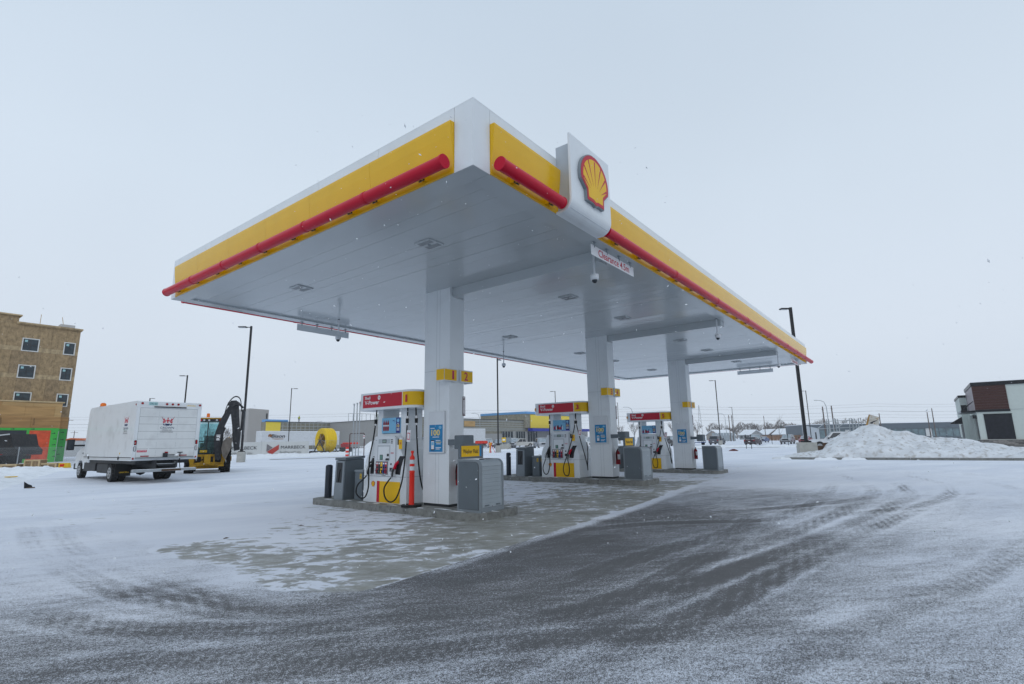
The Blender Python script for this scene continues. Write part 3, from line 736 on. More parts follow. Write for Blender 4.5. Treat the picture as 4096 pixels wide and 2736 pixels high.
    if num == '1':
        for yy in (0.255, 0.18, 0.105):
            b = MB(); b.plate((-0.2725, yy, 1.63), -YN, ZN, [(-0.028, 0), (0.028, 0), (0.034, 0.07), (0.022, 0.11), (0.034, 0.16), (0.020, 0.21), (0.009, 0.225), (0.009, 0.25), (-0.009, 0.25), (-0.009, 0.225), (-0.020, 0.21), (-0.034, 0.16), (-0.022, 0.11), (-0.034, 0.07)], mat('cola_red', (0.28, 0.015, 0.02), 0.3), 0.001)
            b.rect((-0.2735, yy, 1.745), -YN, ZN, -0.026, 0.026, -0.012, 0.022, ink_w, 0.001); b.build('bottle_print', ad)
    else:
        rr_ = random.Random(3)
        for i in range(9):
            yy = 0.29-i*0.042; h_ = rr_.uniform(0.10, 0.19); cc = [red_v, ink_pur, ink_w, fuel_m[0], ink, ink_r][i % 6]
            b = MB(); b.plate((-0.2725, yy, 1.60), -YN, ZN, [(-0.020, 0), (0.020, 0), (0.020, h_*0.7), (0.008, h_), (-0.008, h_), (-0.020, h_*0.7)], cc, 0.001); b.build('product_print', ad)
    # crown
    hx0, hx1, hy, rr_ = -0.52, 0.52, 1.03, 0.25
    plan = crown_plan(hx0, hx1, hy, rr_)
    b = MB(); b.prism(plan, 'z', 2.12, 2.53, white); crown = b.build('crown', t, bevel=0.01)
    def strip(a, b_, z0, z1, off, m, nm):
        """curved panel following the crown outline between two y on the front (a) round the -y end to x=b_"""
        pl = [(x, y) for x, y in crown_plan(hx0-off, hx1+off, hy+off, rr_+off) if y < -0.7]
        pl = [p for p in pl if p[0] < b_]
        pl = [(hx0-off, a)]+sorted([p for p in pl if p[0] < 0], key=lambda p: -p[1]+p[0]*0.001)+[(b_, -hy-off)]
        bb = MB(); vs = [(x, y, z) for z in (z0, z1) for x, y in pl]; n = len(pl)
        bb.add(vs, [(i, i+1, n+i+1, n+i) for i in range(n-1)], m, True); return bb.build(nm, crown)
    strip(-0.69, 0.25, 2.178, 2.485, 0.004, yellow_v, 'number_panel')
    b = MB(); b.rect((hx0, 0, 2.33), -YN, ZN, -0.765, 0.665, -0.152, 0.155, red_v, 0.004); b.build('brand_panel', crown)
    b = MB(); ox = hx0-0.004
    b.text('Shell', (ox, 0.69, 2.415), -YN, ZN, 0.072, ink_w, w=0.21, bold=0.022, off=0.002, align='l')
    b.text('V-Power', (ox, 0.69, 2.30), -YN, ZN, 0.098, ink_w, w=0.545, bold=0.022, off=0.002, align='l')
    b.build('lettering', crown)
    b = MB()
    for i in range(20):
        t0, t1 = 2*PI*i/20, 2*PI*(i+1)/20
        b.plate((ox, 0.15, 2.405), -YN, ZN, [(0.048*math.cos(t0), 0.052*math.sin(t0)), (0.048*math.cos(t1), 0.052*math.sin(t1)), (0.016*math.cos(t1), 0.022*math.sin(t1)), (0.016*math.cos(t0), 0.022*math.sin(t0))], ink_w, 0.002)
    b.build('ring_mark', crown)
    b = MB(); b.text(num, (ox-0.001, -0.82 if num == '1' else -0.83, 2.33), -YN, ZN, 0.165, ink_r, w=0.06 if num == '1' else 0.105, bold=0.04, off=0.005); b.build('pump_number', crown)
    a = R(142); n_ = Vector((math.cos(a), math.sin(a), 0)); q = Vector((hx0+rr_, hy-rr_, 0))+n_*(rr_+0.008)
    emblem((q.x, q.y, 2.26), Vector((n_.y, -n_.x, 0))*-1 if False else ZN.cross(n_), ZN, 0.135, crown, 0, 'emblem', 0.004)
    # hoses: crown outlet, break-away coupling, loop, nozzle
    def hose(pts, cz, nm='hose'):
        bb = MB(); c_ = hosecurve(pts); bb.tube(c_, 0.0165, black, n=8); h_ = bb.build(nm, t)
        best = min(c_[:40], key=lambda p: abs(p.z-cz)); x, y, z = best
        bb = MB(); bb.cyl((x, y, z-0.055), (x, y, z+0.05), 0.036, black, n=10); bb.cyl((x, y, z+0.05), (x, y, z+0.11), 0.022, chrome, n=8)
        bb.cyl((x, y, z-0.10), (x, y, z-0.055), 0.022, chrome, n=8); bb.build('coupling', h_)
    lw = 0 if num == '1' else 1
    hose([(-0.44, 0.33, 2.12), (-0.45, 0.34, 1.85), (-0.47, 0.40, 1.4), (-0.50, 0.47, 1.0), (-0.53, 0.44, 0.65), (-0.56, 0.40, 0.34), (-0.56, 0.50, 0.13), (-0.56, 0.68, 0.09), (-0.56, 0.85, 0.20), (-0.55, 0.82, 0.38), (-0.52, 0.64, 0.52), (-0.50, 0.53, 0.62)] if not lw else
         [(-0.44, 0.36, 2.12), (-0.45, 0.36, 1.85), (-0.49, 0.35, 1.3), (-0.53, 0.34, 0.8), (-0.56, 0.33, 0.4), (-0.56, 0.42, 0.13), (-0.56, 0.55, 0.12), (-0.55, 0.62, 0.3), (-0.52, 0.57, 0.5), (-0.50, 0.53, 0.62)], 1.85)
    hose([(-0.44, -0.78, 2.12), (-0.45, -0.78, 1.83), (-0.47, -0.78, 1.3), (-0.50, -0.76, 0.8), (-0.53, -0.72, 0.46), (-0.56, -0.60, 0.16), (-0.57, -0.42, 0.06), (-0.56, -0.22, 0.14), (-0.55, -0.16, 0.34), (-0.52, -0.28, 0.52), (-0.50, -0.36, 0.59)] if not lw else
         [(-0.44, -0.70, 2.12), (-0.45, -0.68, 1.83), (-0.48, -0.52, 1.2), (-0.52, -0.34, 0.7), (-0.56, -0.22, 0.35), (-0.57, -0.26, 0.12), (-0.56, -0.40, 0.08), (-0.54, -0.44, 0.3), (-0.50, -0.36, 0.59)], 1.83)
    hose([(-0.40, -0.66, 2.12), (-0.40, -0.68, 1.83), (-0.37, -0.79, 1.3), (-0.33, -0.91, 0.8), (-0.29, -0.98, 0.42), (-0.2, -0.95, 0.25), (-0.05, -0.86, 0.4), (0.10, -0.80, 0.8), (0.2, -0.72, 1.15)] if lw else
         [(-0.35, -0.95, 2.12), (-0.35, -0.97, 1.83), (-0.32, -0.99, 1.2), (-0.22, -0.98, 0.6), (-0.05, -0.92, 0.3), (0.15, -0.84, 0.6), (0.2, -0.74, 1.1)], 1.83)
    # yellow card box on the right shoulder with a hanging notice
    b = MB(); b.box(-0.475, -0.425, -0.66, -0.54, 1.24, 1.46, white_dull); yb = b.build('flyer_box', t)
    b = MB(); b.box(-0.479, -0.475, -0.655, -0.545, 1.205, 1.415, yellow_v); b.text('70', (-0.480, -0.60, 1.33), -YN, ZN, 0.05, ink_r, w=0.06, bold=0.03, off=0)
    b.build('flyer_card', yb)
    b = MB(); b.box(-0.44, -0.425, -0.525, -0.45, 1.30, 1.44, dark); b.build('speaker_grille', t)
    yy = -0.86
    b = MB(); M_ = Matrix.Translation((-0.47, yy, 1.50)) @ Matrix.Rotation(R(12 if lw else 4), 4, 'X')
    b.box(-0.003, 0.003, -0.06, 0.06, -0.14, 0.12, ink_w, M_); b.box(-0.005, -0.0031, -0.045, 0.045, -0.09, 0.06, ink_r, M_); b.box(-0.006, -0.0051, -0.033, 0.033, -0.07, 0.045, ink_w, M_)
    b.build('hang_tag', t)
    return t
dispenser(3.905, 0.145, '1', 'nearest fuel pump, crown numbered 1, beside the column with signs 1 and 2', 0)
dispenser(11.345, 0.245, '3', 'middle fuel pump with number 3 on its red and yellow crown', 0)
dispenser(18.745, 0.14, '5', 'farthest fuel pump with number 5 on its red and yellow crown', 0)

# ------------------------------------------------------------------ things round each column
def col_sign(cx, zi, num, side, label):
    x0, x1 = (cx-0.455, cx-0.065) if side == 0 else (cx+0.065, cx+0.455)
    t = thing('number_sign', label, 'sign', ((x0+x1)/2, 3.98, zi+2.64), 0, 'pump number signs on the columns')
    w_ = (x1-x0)/2
    b = MB(); b.box(-w_, w_, -0.015, 0.045, 0.0, 0.285, white_dull)
    if side == 0: b.box(-w_, -0.175-0.0, 0.047, 0.24, 0.0, 0.285, white_dull)
    else: b.box(0.175, w_, 0.047, 0.24, 0.0, 0.285, white_dull)
    b.build('sign_box', t, bevel=0.006)
    b = MB(); b.box(-w_+0.012, w_-0.01, -0.020, -0.016, 0.025, 0.262, yellow_v)
    if side == 0: b.box(-w_-0.004, -w_-0.0005, -0.012, 0.22, 0.025, 0.262, yellow_v)
    fp = b.build('sign_face', t)
    b = MB(); b.text(num, (0.075 if side == 0 else -0.03, -0.021, 0.145), XN, ZN, 0.19, mat('magenta_print', (0.48, 0.03, 0.10), 0.4), w=0.06 if num == '1' else 0.12, bold=0.02, off=0.0015); b.build('number', t)
NUM = [('1', '2'), ('3', '4'), ('5', '6')]
PLACE = ['nearest', 'middle', 'farthest']
vert_letters = 'EXTINGUISHER'
for i, (cx, g0, zi) in enumerate(ISL):
    for sd in (0, 1):
        col_sign(cx, zi, NUM[i][sd], sd, ('yellow number sign wrapped round the pump side corner of the %s column' if sd == 0 else 'yellow number sign jutting out past the %s column on its open side') % PLACE[i])
    # extinguisher decal
    t = thing('extinguisher_sign', 'narrow vertical fire extinguisher notice on the %s column' % PLACE[i], 'sign', (cx+0.23, 4.028, zi+1.91), 0, 'extinguisher notices on the columns')
    b = MB(); b.box(-0.042, 0.042, -0.004, 0.0, 0, 0.43, mat('maroon_print', (0.07, 0.01, 0.02), 0.4)); b.build('plate', t)
    b = MB(); b.plate((0, -0.0045, 0), XN, ZN, [(-0.026, 0.06), (0.0, 0.012), (0.026, 0.06), (0.026, 0.36), (-0.026, 0.36)], ink_w, 0.001)
    b.rect((0, -0.0045, 0), XN, ZN, -0.034, 0.034, 0.402, 0.418, ink_w, 0.001); b.build('arrow', t)
    b = MB()
    for q, ch_ in enumerate(vert_letters): b.text(ch_, (0, -0.0056, 0.345-q*0.026), XN, ZN, 0.018, ink, bold=0.02, off=0.0005)
    b.text('FIRE', (0, -0.0056, 0.382), XN, ZN, 0.022, ink_w, w=0.062, bold=0.03, off=0.0005)
    b.build('lettering', t)
    # poster board
    xf = cx-0.225
    t = thing('poster_board', 'white board with a blue 100 points poster on the %s column' % PLACE[i], 'poster', (xf-0.004, 4.385, zi+1.11), 0, 'poster boards on the columns')
    b = MB(); b.box(-0.045, 0.0, -0.245, 0.245, 0, 0.90, white_dull); b.build('board', t, bevel=0.005)
    b = MB(); b.box(-0.0485, -0.0455, -0.205, 0.205, 0.03, 0.61, ink_blue); p_ = b.build('poster', t)
    F_ = -0.049
    b = MB(); b.text('100', (F_, 0.01, 0.44), -YN, ZN, 0.13, ink_y, w=0.27, bold=0.03, off=0.001); b.build('lettering', p_)
    b = MB(); b.box(F_-0.002, F_, 0.045, 0.145, 0.06, 0.28, ink); b.box(F_-0.003, F_-0.002, 0.052, 0.138, 0.085, 0.26, ink_w); b.box(F_-0.0035, F_-0.003, 0.06, 0.13, 0.17, 0.24, ink_lb); b.build('phone_print', p_)
    b = MB()
    for (y0, y1, z_) in ((0.17, 0.04, 0.535), (0.10, -0.10, 0.345), (0.0, -0.14, 0.27), (0.0, -0.17, 0.235), (-0.02, -0.15, 0.2), (0.0, -0.16, 0.12), (0.0, -0.12, 0.09)):
        b.rect((F_, 0, z_), -YN, ZN, -y0, -y1, -0.007, 0.007, ink_w if z_ != 0.235 else ink_y, 0.001)
    b.plate((F_, -0.13, 0.55), -YN, ZN, [(0.045*math.cos(2*PI*q/12), 0.035*math.sin(2*PI*q/12)) for q in range(12)], ink_lb, 0.001)
    b.build('small_print', p_)
    # windshield towel dispenser on an arm
    t = thing('towel_dispenser', 'grey squeegee and towel box on an arm of the %s column' % PLACE[i], 'dispenser', (cx-0.235, 3.59, zi+1.20), 0, 'towel boxes beside the columns')
    b = MB(); b.box(-0.16, 0.16, -0.14, 0.13, 0, 0.28, grey_c); b.build('box', t, bevel=0.02)
    b = MB(); b.box(-0.03, 0.11, 0.131, 0.436, 0.08, 0.20, grey_c); b.build('arm', t)
    # extinguisher
    t = thing('fire_extinguisher', 'red fire extinguisher hung on the side of the %s column' % PLACE[i], 'fire extinguisher', (cx-0.02, 3.93, zi+0.44), 0, 'fire extinguishers on the columns')
    b = MB(); b.lathe([(0.068, 0), (0.074, 0.02), (0.074, 0.36), (0.055, 0.41), (0.022, 0.43), (0.022, 0.46)], mat('extinguisher_red', (0.30, 0.012, 0.02), 0.3), n=14); b.build('cylinder', t)
    b = MB(); b.box(-0.015, 0.05, -0.012, 0.012, 0.46, 0.50, dark); b.tube([(-0.02, 0, 0.46), (-0.08, 0, 0.43), (-0.10, 0, 0.30), (-0.095, 0.0, 0.12)], 0.012, black, n=6); b.build('valve_and_hose', t)
    b = MB(); b.prism([(0.0755*math.cos(R(a)), 0.0755*math.sin(R(a))) for a in range(200, 341, 20)], 'z', 0.16, 0.32, ink_w); b.build('label', t)

# ------------------------------------------------------------------ washer fluid cabinets
def washer(cx, zi, sign, label):
    t = thing('washer_fluid_cabinet', label, 'cabinet', (cx-0.19, 3.17, zi), 0, 'washer fluid cabinets at the island ends')
    def prof(i, r_=0.14):
        p = [(0.31-i, 0.0+i), (0.31-i, 1.0-i)]
        for k in range(7):
            a = R(90+90*k/6); p.append((-0.31+i+(r_)+(r_)*math.cos(a), 1.0-i-r_+r_*math.sin(a)))
        p.append((-0.31+i, 0.0+i)); return p
    for nm, x0, x1 in (('l', -0.355, -0.305), ('r', 0.305, 0.355)):
        b = MB(); b.prism(prof(0), 'x', x0, x1, grey_l); b.build('end_frame', t, bevel=0.008)
    b = MB(); b.prism(prof(0.045, 0.10), 'x', -0.3565, -0.362, seam_m); b.prism(prof(0.052, 0.095), 'x', -0.3625, -0.366, grey_c); b.build('side_panel', t)
    b = MB(); b.prism(prof(0.03), 'x', -0.304, 0.304, grey_c); b.build('case', t)
    b = MB(); b.box(-0.304, 0.304, -0.305, -0.24, 0.0, 0.085, grey_l); b.build('bottom_rail', t)
    nsl = 10
    for k in range(nsl):
        z0 = 0.088+k*0.0775
        b = MB(); b.box(-0.298, 0.298, -0.302, -0.278, z0, z0+0.0756, slat_m); b.build('shutter_slat', t)
    b = MB()
    P = []
    for k in range(7):
        a = R(180-90*k/6); P.append((-0.302+0.135+0.135*math.cos(a), 0.865+0.125*math.sin(a)))
    vs = [(x, y, z) for x in (-0.298, 0.298) for y, z in P]; n = 7
    b.add(vs, [(i, i+1, n+i+1, n+i) for i in range(n-1)], slat_m, True); b.build('shutter_top', t)
    for xx in (-0.17, 0.17):
        b = MB(); b.box(xx-0.06, xx+0.06, -0.325, -0.303, 0.115, 0.135, grey_c); b.build('pull_handle', t, bevel=0.005)
    b = MB(); b.cyl((0.0, -0.310, 0.10), (0.0, -0.302, 0.10), 0.012, chrome, n=10); b.build('lock', t)
    b = MB(); b.box(-0.345, 0.345, 0.0, 0.30, 1.001, 1.004, snow); b.build('snow_dusting', t)
    if sign:
        b = MB(); b.box(-0.355, 0.355, 0.235, 0.295, 1.004, 1.30, grey_c); sb = b.build('sign_case', t, bevel=0.006)
        b = MB(); b.box(-0.318, 0.225, 0.229, 0.2345, 1.045, 1.262, yellow_v); b.build('sign_face', t)
        b = MB(); b.box(0.227, 0.285, 0.229, 0.2345, 1.045, 1.262, ink_blue); b.build('blue_stripe', t)
        b = MB(); b.text('Washer Fluid', (-0.045, 0.228, 1.15), XN, ZN, 0.085, ink, w=0.46, bold=0.01, off=0.0015); b.build('lettering', t)
washer(3.905, 0.145, True, 'grey washer fluid cabinet with yellow sign at the nearest island end')
washer(11.345, 0.245, True, 'grey washer fluid cabinet with yellow sign at the middle island end')
washer(18.745, 0.14, False, 'grey cabinet without a sign at the far island end, snow on its shutter')

# ------------------------------------------------------------------ bins, boxes, bollards
haz = mat('hazard_yellow', (0.70, 0.45, 0.02), 0.4)
for i, (cx, g0, zi) in enumerate(ISL):
    t = thing('squeegee_bin', 'tall grey waste and squeegee unit with a slot on the %s island' % PLACE[i], 'waste bin', (cx-0.22, 7.53, zi), 0, 'squeegee bins on the islands')
    b = MB(); b.prism([(-0.30, 0.0), (-0.305, 0.0), (-0.27, 0.93), (0.27, 0.97), (0.30, 0.0)], 'y', -0.20, 0.20, grey_c); b.build('body', t, bevel=0.012)
    b = MB(); b.prism([(-0.285, 0.94), (-0.285, 1.0), (0.29, 1.035), (0.29, 0.98)], 'y', -0.215, 0.215, grey_c); b.build('lid', t, bevel=0.01)
    b = MB(); b.prism([(-0.302, 0.0), (-0.310, 0.0), (-0.280, 0.92), (-0.272, 0.92)], 'y', -0.17, 0.17, grey_l); fp = b.build('front_panel', t)
    b = MB(); b.prism([(-0.3005, 0.40), (-0.3015, 0.40), (-0.2875, 0.88), (-0.286, 0.88)], 'y', -0.10, 0.12, dark); b.build('slot', t)
    b = MB(); b.tube([(-0.31, 0.02, 0.42), (-0.30, 0.0, 0.62), (-0.296, -0.03, 0.72)], 0.010, black, n=6); b.build('squeegee_handle', t)
    b = MB(); b.box(-0.23, 0.24, -0.203, -0.2005, 0.08, 0.86, grey_c); b.build('door_panel', t)
    t = thing('utility_box', 'short grey lidded box with warning labels beside the %s pump' % PLACE[i], 'box', (cx-0.10, 6.98, zi), 0, 'small grey boxes on the islands')
    b = MB(); b.box(-0.25, 0.25, -0.15, 0.15, 0, 0.66, grey_c); b.build('body', t, bevel=0.01)
    b = MB(); b.box(-0.262, 0.262, -0.162, 0.162, 0.662, 0.71, grey_l); b.build('lid', t, bevel=0.012)
    b = MB(); b.tube([(-0.04, 0, 0.71), (-0.04, 0, 0.75), (0.04, 0, 0.75), (0.04, 0, 0.71)], 0.006, haz, n=5); b.build('lid_handle', t)
    b = MB(); b.box(-0.2525, -0.2505, -0.12, -0.05, 0.50, 0.62, haz)
    for q in range(3): b.box(-0.2540, -0.2524, -0.11, -0.06, 0.515+q*0.035, 0.53+q*0.035, ink)
    b.build('warning_label', t)
    b = MB(); b.box(-0.15, 0.03, -0.1525, -0.1505, 0.50, 0.62, haz)
    for q in range(3): b.box(-0.14, 0.02, -0.1540, -0.1524, 0.515+q*0.035, 0.53+q*0.035, ink)
    b.build('warning_label', t)
    t = thing('bollard', 'dark navy steel bollard at the rear end of the %s island' % PLACE[i], 'bollard', (cx-0.39, 8.17, zi), 0, 'steel bollards on the islands')
    b = MB(); b.lathe([(0.088, 0), (0.088, 0.78), (0.075, 0.805), (0.04, 0.82)], mat('navy_steel', (0.025, 0.033, 0.048), 0.4, var=0.25), n=20); b.build('post', t)
    b = MB(); b.lathe([(0.098, 0), (0.098, 0.012), (0.09, 0.014)], dark, n=20); b.build('collar', t)
t = thing('delineator_post', 'slim orange traffic post with two white bands on a black rubber base', 'traffic post', (3.36, 4.83, 0.145))
b = MB(); b.prism([(0.23*math.cos(R(22.5+45*i)), 0.23*math.sin(R(22.5+45*i))) for i in range(8)], 'z', 0, 0.045, black); b.build('base', t, bevel=0.018)
b = MB(); b.lathe([(0.062, 0.045), (0.058, 0.06), (0.055, 0.70), (0.060, 0.71), (0.060, 0.735), (0.052, 0.745), (0.052, 1.0), (0.050, 1.0)], orange, n=18)
b.lathe([(0.055, 0.99), (0.052, 1.03), (0.022, 1.08), (0.020, 1.10), (0.034, 1.14), (0.036, 1.155), (0.025, 1.17)], orange, n=18); b.build('post', t)
for z0 in (0.755, 0.895):
    b = MB(); b.lathe([(0.0535, z0), (0.0535, z0+0.085)], mat('reflective_white', (0.62, 0.66, 0.68), 0.35), n=18); b.build('reflective_band', t)

# ------------------------------------------------------------------ things hung from the canopy
hole_m = mat('lamp_lens', (0.40, 0.43, 0.45), 0.25); dot_m = mat('lamp_dot', (0.22, 0.235, 0.25), 0.4)
def light0():
    t = thing('canopy_light', 'x', 'ceiling light', (0, 0, 4.93), 0, 'square lights in the canopy ceiling')
    b = MB(); b.box(-0.185, 0.185, -0.185, 0.185, -0.022, 0.0, mat('lamp_frame', (0.52, 0.55, 0.57), 0.4)); b.build('frame', t, bevel=0.004)
    for sx in (-1, 1):
        b = MB(); b.box(sx*0.035 if sx > 0 else -0.155, 0.155 if sx > 0 else -0.035, -0.155, 0.155, -0.026, -0.022, hole_m)
        for i in range(4):
            for j in range(7):
                x = sx*(0.055+i*0.026); y = -0.135+j*0.045
                b.box(x-0.007, x+0.007, y-0.012, y+0.012, -0.029, -0.0258, dot_m)
        b.build('led_array', t)
    b = MB(); b.cyl((0, 0, -0.022), (0, 0, -0.034), 0.028, grey_l, n=12); b.build('sensor', t)
    return t
first = True
RN = {1.54: 'front', 6.16: 'second', 9.1: 'third', 13.7: 'fourth', 16.6: 'fifth', 20.84: 'rearmost'}
for lx in RN:
    for ly in (2.43, 6.56):
        lab = 'small square LED fixture in the ceiling, %s row, on the %s side' % (RN[lx], 'shell sign' if ly < 4 else 'truck')
        lab = lab.replace('shell sign', 'clearance sign')
        if first: L0 = light0(); L0['label'] = lab; L0.location = (lx, ly, 4.928); first = False
        else: dup(L0, (lx, ly, 4.928), None, lab)
def camera0():
    t = thing('security_camera', 'x', 'security camera', (0, 0, 0), 0, 'dome cameras hanging from the canopy')
    b = MB(); b.cyl((0, 0, -0.47), (0, 0, 0), 0.019, white_dull, n=10); b.cyl((0, 0, -0.012), (0, 0, 0.0), 0.03, dark, n=10); b.build('stem', t)
    b = MB(); b.lathe([(0.03, -0.62+0.16), (0.075, -0.47), (0.078, -0.53), (0.07, -0.57), (0.05, -0.575)][::-1], white_dull, n=18); b.build('housing', t)
    b = MB(); b.lathe([(0.006, -0.635), (0.03, -0.628), (0.047, -0.605), (0.052, -0.572)], glass_d, n=16); b.build('dome', t)
    return t
CAMS = [((3.72, 0.38, 4.93), 'dome camera hanging just behind the nearest clearance sign'), ((11.1, 0.40, 4.93), 'dome camera hanging over the middle island lane, near the red tube'), ((19.4, 0.42, 4.93), 'dome camera hanging near the far corner of the canopy'),
        ((3.88, 8.60, 4.93), 'dome camera in front of the blank hanging sign on the truck side'), ((11.28, 8.60, 4.93), 'dome camera hanging between the first and second columns on the truck side'), ((18.7, 8.6, 4.93), 'dome camera hanging behind the middle column')]
C0 = camera0()
for i, (p, lab) in enumerate(CAMS):
    if i == 0: C0.location = p; C0['label'] = lab
    else: dup(C0, p, None, lab)
def hang_sign(x, y, z, txt, face, label, rot=0.0, ln=1.68):
    t = thing('clearance_sign', label, 'sign', (x, y, z), rot, 'hanging clearance signs under the canopy edge')
    b = MB(); b.box(0, ln, -0.004, 0.004, -0.185, 0, white); b.build('board', t)
    for q in (0.12, 0.59, 1.07, 1.54):
        b = MB(); b.box(q-0.045, q+0.045, -0.02, 0.02, 0.064, 0.070, grey_l); b.box(q-0.012, q+0.012, -0.006, 0.006, -0.03, 0.064, grey_l); b.cyl((q, -0.009, -0.02), (q, 0.009, -0.02), 0.010, seam_m, n=6); b.build('hanger', t)
    if txt:
        b = MB(); b.text(txt, (ln/2+0.02, -0.0045, -0.092), XN, ZN, 0.135, ink_r, w=1.22, bold=0.012, off=0.0015); b.build('lettering', t)
hang_sign(3.15, 0.115, 4.815, 'Clearance 4.5m', 1, 'white clearance sign with red lettering below the emblem panel')
hang_sign(20.45, 0.115, 4.815, 'Clearance 4.5m', 1, 'small looking clearance sign at the far end of the canopy front')
hang_sign(4.80, 9.45, 4.815, '', 1, 'grey back of a hanging sign on the truck side of the canopy', PI)
hang_sign(21.6, 9.45, 4.815, '', 1, 'grey back of a hanging sign seen beside the middle column', PI)
hang_sign(23.75, 1.5, 4.815, '', 1, 'grey back of a hanging sign on the rear canopy edge', PI/2)

# ------------------------------------------------------------------ emblem panel on the canopy face
t = thing('emblem_sign', 'white curved panel with the big red and yellow scallop emblem on the canopy edge', 'sign', (1.88, 0, 4.88))
b = MB(); b.box(0.05, 1.22, -0.235, -0.002, 0.06, 1.13, mat('sign_case_grey', (0.42, 0.46, 0.50), 0.35, metal=0.2)); b.build('case', t)
P = [(0.0, 0.0)]
P = [(-0.002, 0.0), (-0.08, 0.0)]
for k in range(9):
    a = R(270-90*k/8); P.append((-0.085+0.205*math.cos(a), 0.205+0.205*math.sin(a)))
P += [(-0.290, 1.27), (-0.255, 1.27), (-0.255, 0.22)]
for k in range(9):
    a = R(180+90*k/8); P.append((-0.085+0.170*math.cos(a), 0.205+0.170*math.sin(a)))
P += [(-0.002, 0.035)]
b = MB(); b.prism(P, 'x', 0.0, 1.27, white); b.build('front_panel', t, bevel=0.003)
emblem((0.66, -0.291, 0.30), XN, ZN, 0.88, t, 0.05, 'emblem')

# ------------------------------------------------------------------ light poles
pole_m = mat('pole_black', (0.014, 0.015, 0.018), 0.45, var=0.15)
def pole0():
    t = thing('light_pole', 'x', 'light pole', (0, 0, 0), 0, 'tall black parking lot light poles')
    b = MB(); b.lathe([(0.36, 0), (0.36, 0.86), (0.34, 0.90)], conc_l, n=20); b.build('concrete_base', t)
    b = MB(); b.box(-0.21, 0.21, -0.21, 0.21, 0.902, 0.96, pole_m); b.box(-0.075, 0.075, -0.075, 0.075, 0.96, 12.3, pole_m); b.build('shaft', t)
    b = MB(); b.box(-0.10, 0.10, -0.10, 0.10, 0.962, 1.10, pole_m); b.box(-0.06, 0.06, -0.09, -0.076, 1.5, 1.75, pole_m); b.build('hand_hole', t)
    b = MB(); b.beam((0.07, 0, 12.18), (0.45, 0, 12.22), 0.06, 0.06, pole_m); b.build('arm', t)
    b = MB(); b.box(0.42, 1.12, -0.19, 0.19, 12.17, 12.26, pole_m); b.box(0.55, 1.08, -0.14, 0.14, 12.155, 12.17, mat('led_lens', (0.45, 0.47, 0.48), 0.3)); b.build('lamp_head', t)
    return t
P0 = pole0()
# x, y, arm direction (deg), label, square cube base?
POLES = [(18.0, 43.9, 130, 'tall black light pole on a round concrete base beside the backhoe'),
         (49.7, 92.9, -30, 'black light pole rising behind the white banner and trailer'),
         (28.2, 85.3, 130, 'black light pole rising behind the truck roof, lamp arm towards the wooden building'),
         (38.8, 134.1, -60, 'distant light pole with its lamp just over the truck roof'),
         (104.0, 216.4, -40, 'small distant light pole in front of the tall brick block'),
         (48.74, 39.73, 20, 'black light pole passing behind the canopy edge between the first two columns'),
         (94.2, 60.4, 120, 'black light pole seen over the crown of the middle pump'),
         (140.9, 68.4, 120, 'distant light pole just past the middle column'),
         (98.7, 26.5, 115, 'black light pole on a concrete base in front of the grey parked car'),
         (198.5, 50.9, 115, 'thin distant light pole beside the grey fenced enclosure'),
         (140.0, 17.5, 110, 'slim light pole directly behind the tall near pole on the right'.replace(' on the right', ' with the cube base'))]
for i, (x, y, a, lab) in enumerate(POLES):
    if i == 0: P0.location = (x, y, 0); P0.rotation_euler = (0, 0, R(a)); P0['label'] = lab
    else: dup(P0, (x, y, 0), R(a), lab)
t = thing('light_pole', 'tallest looking black light pole on a big concrete cube beside the snow heap', 'light pole', (42.4, 3.35, 0), R(130), 'tall black parking lot light poles')
b = MB(); b.box(-0.62, 0.62, -0.62, 0.62, 0, 0.98, conc_l); b.build('concrete_base', t, rot=(0, 0, R(-130+20)), bevel=0.03)
b = MB(); b.box(-0.26, 0.26, -0.26, 0.26, 0.982, 1.10, pole_m); b.box(-0.095, 0.095, -0.095, 0.095, 1.10, 11.85, pole_m); b.build('shaft', t)
b = MB(); b.box(-0.05, 0.05, 0.096, 0.13, 1.7, 2.0, pole_m); b.build('hand_hole', t)
b = MB(); b.beam((0.09, 0, 11.7), (0.3, 0, 11.74), 0.07, 0.07, pole_m); b.build('arm', t)
b = MB(); b.box(0.25, 0.85, -0.19, 0.19, 11.68, 11.78, pole_m); b.box(0.32, 0.8, -0.14, 0.14, 11.665, 11.68, mat('led_lens', (0.45, 0.47, 0.48))); b.build('lamp_head', t)
# curved galvanised street lights, far
def street0():
    t = thing('street_light', 'x', 'street light', (0, 0, 0), 0, 'distant grey curved street lights')
    b = MB(); b.tube([(0, 0, 0), (0, 0, 6), (0.05, 0, 7.6), (0.4, 0, 8.6), (1.1, 0, 8.95), (1.7, 0, 9.0)], 0.085, steel, n=6, taper=0.05); b.build('shaft', t)
    b = MB(); b.box(1.6, 2.3, -0.13, 0.13, 8.93, 9.05, steel); b.build('lamp_head', t)
    return t
S0 = street0()
ST = [(103.3, 91.0, 120, 9, 'curved grey street light behind the low store, between two columns'), (113.5, 50.8, 120, 9, 'curved grey street light above the far pump crown'),
      (126.5, 11.9, 115, 9, 'curved grey street light beside the metal rack'), (95.0, 158.0, -30, 9, 'curved grey street light behind the roof worker'), (172.0, 46.1, 130, 10, 'distant utility light beside the transmission tower')]
for i, (x, y, a, h, lab) in enumerate(ST):
    if i == 0: S0.location = (x, y, 0); S0.rotation_euler = (0, 0, R(a)); S0['label'] = lab
    else: dup(S0, (x, y, 0), R(a), lab)

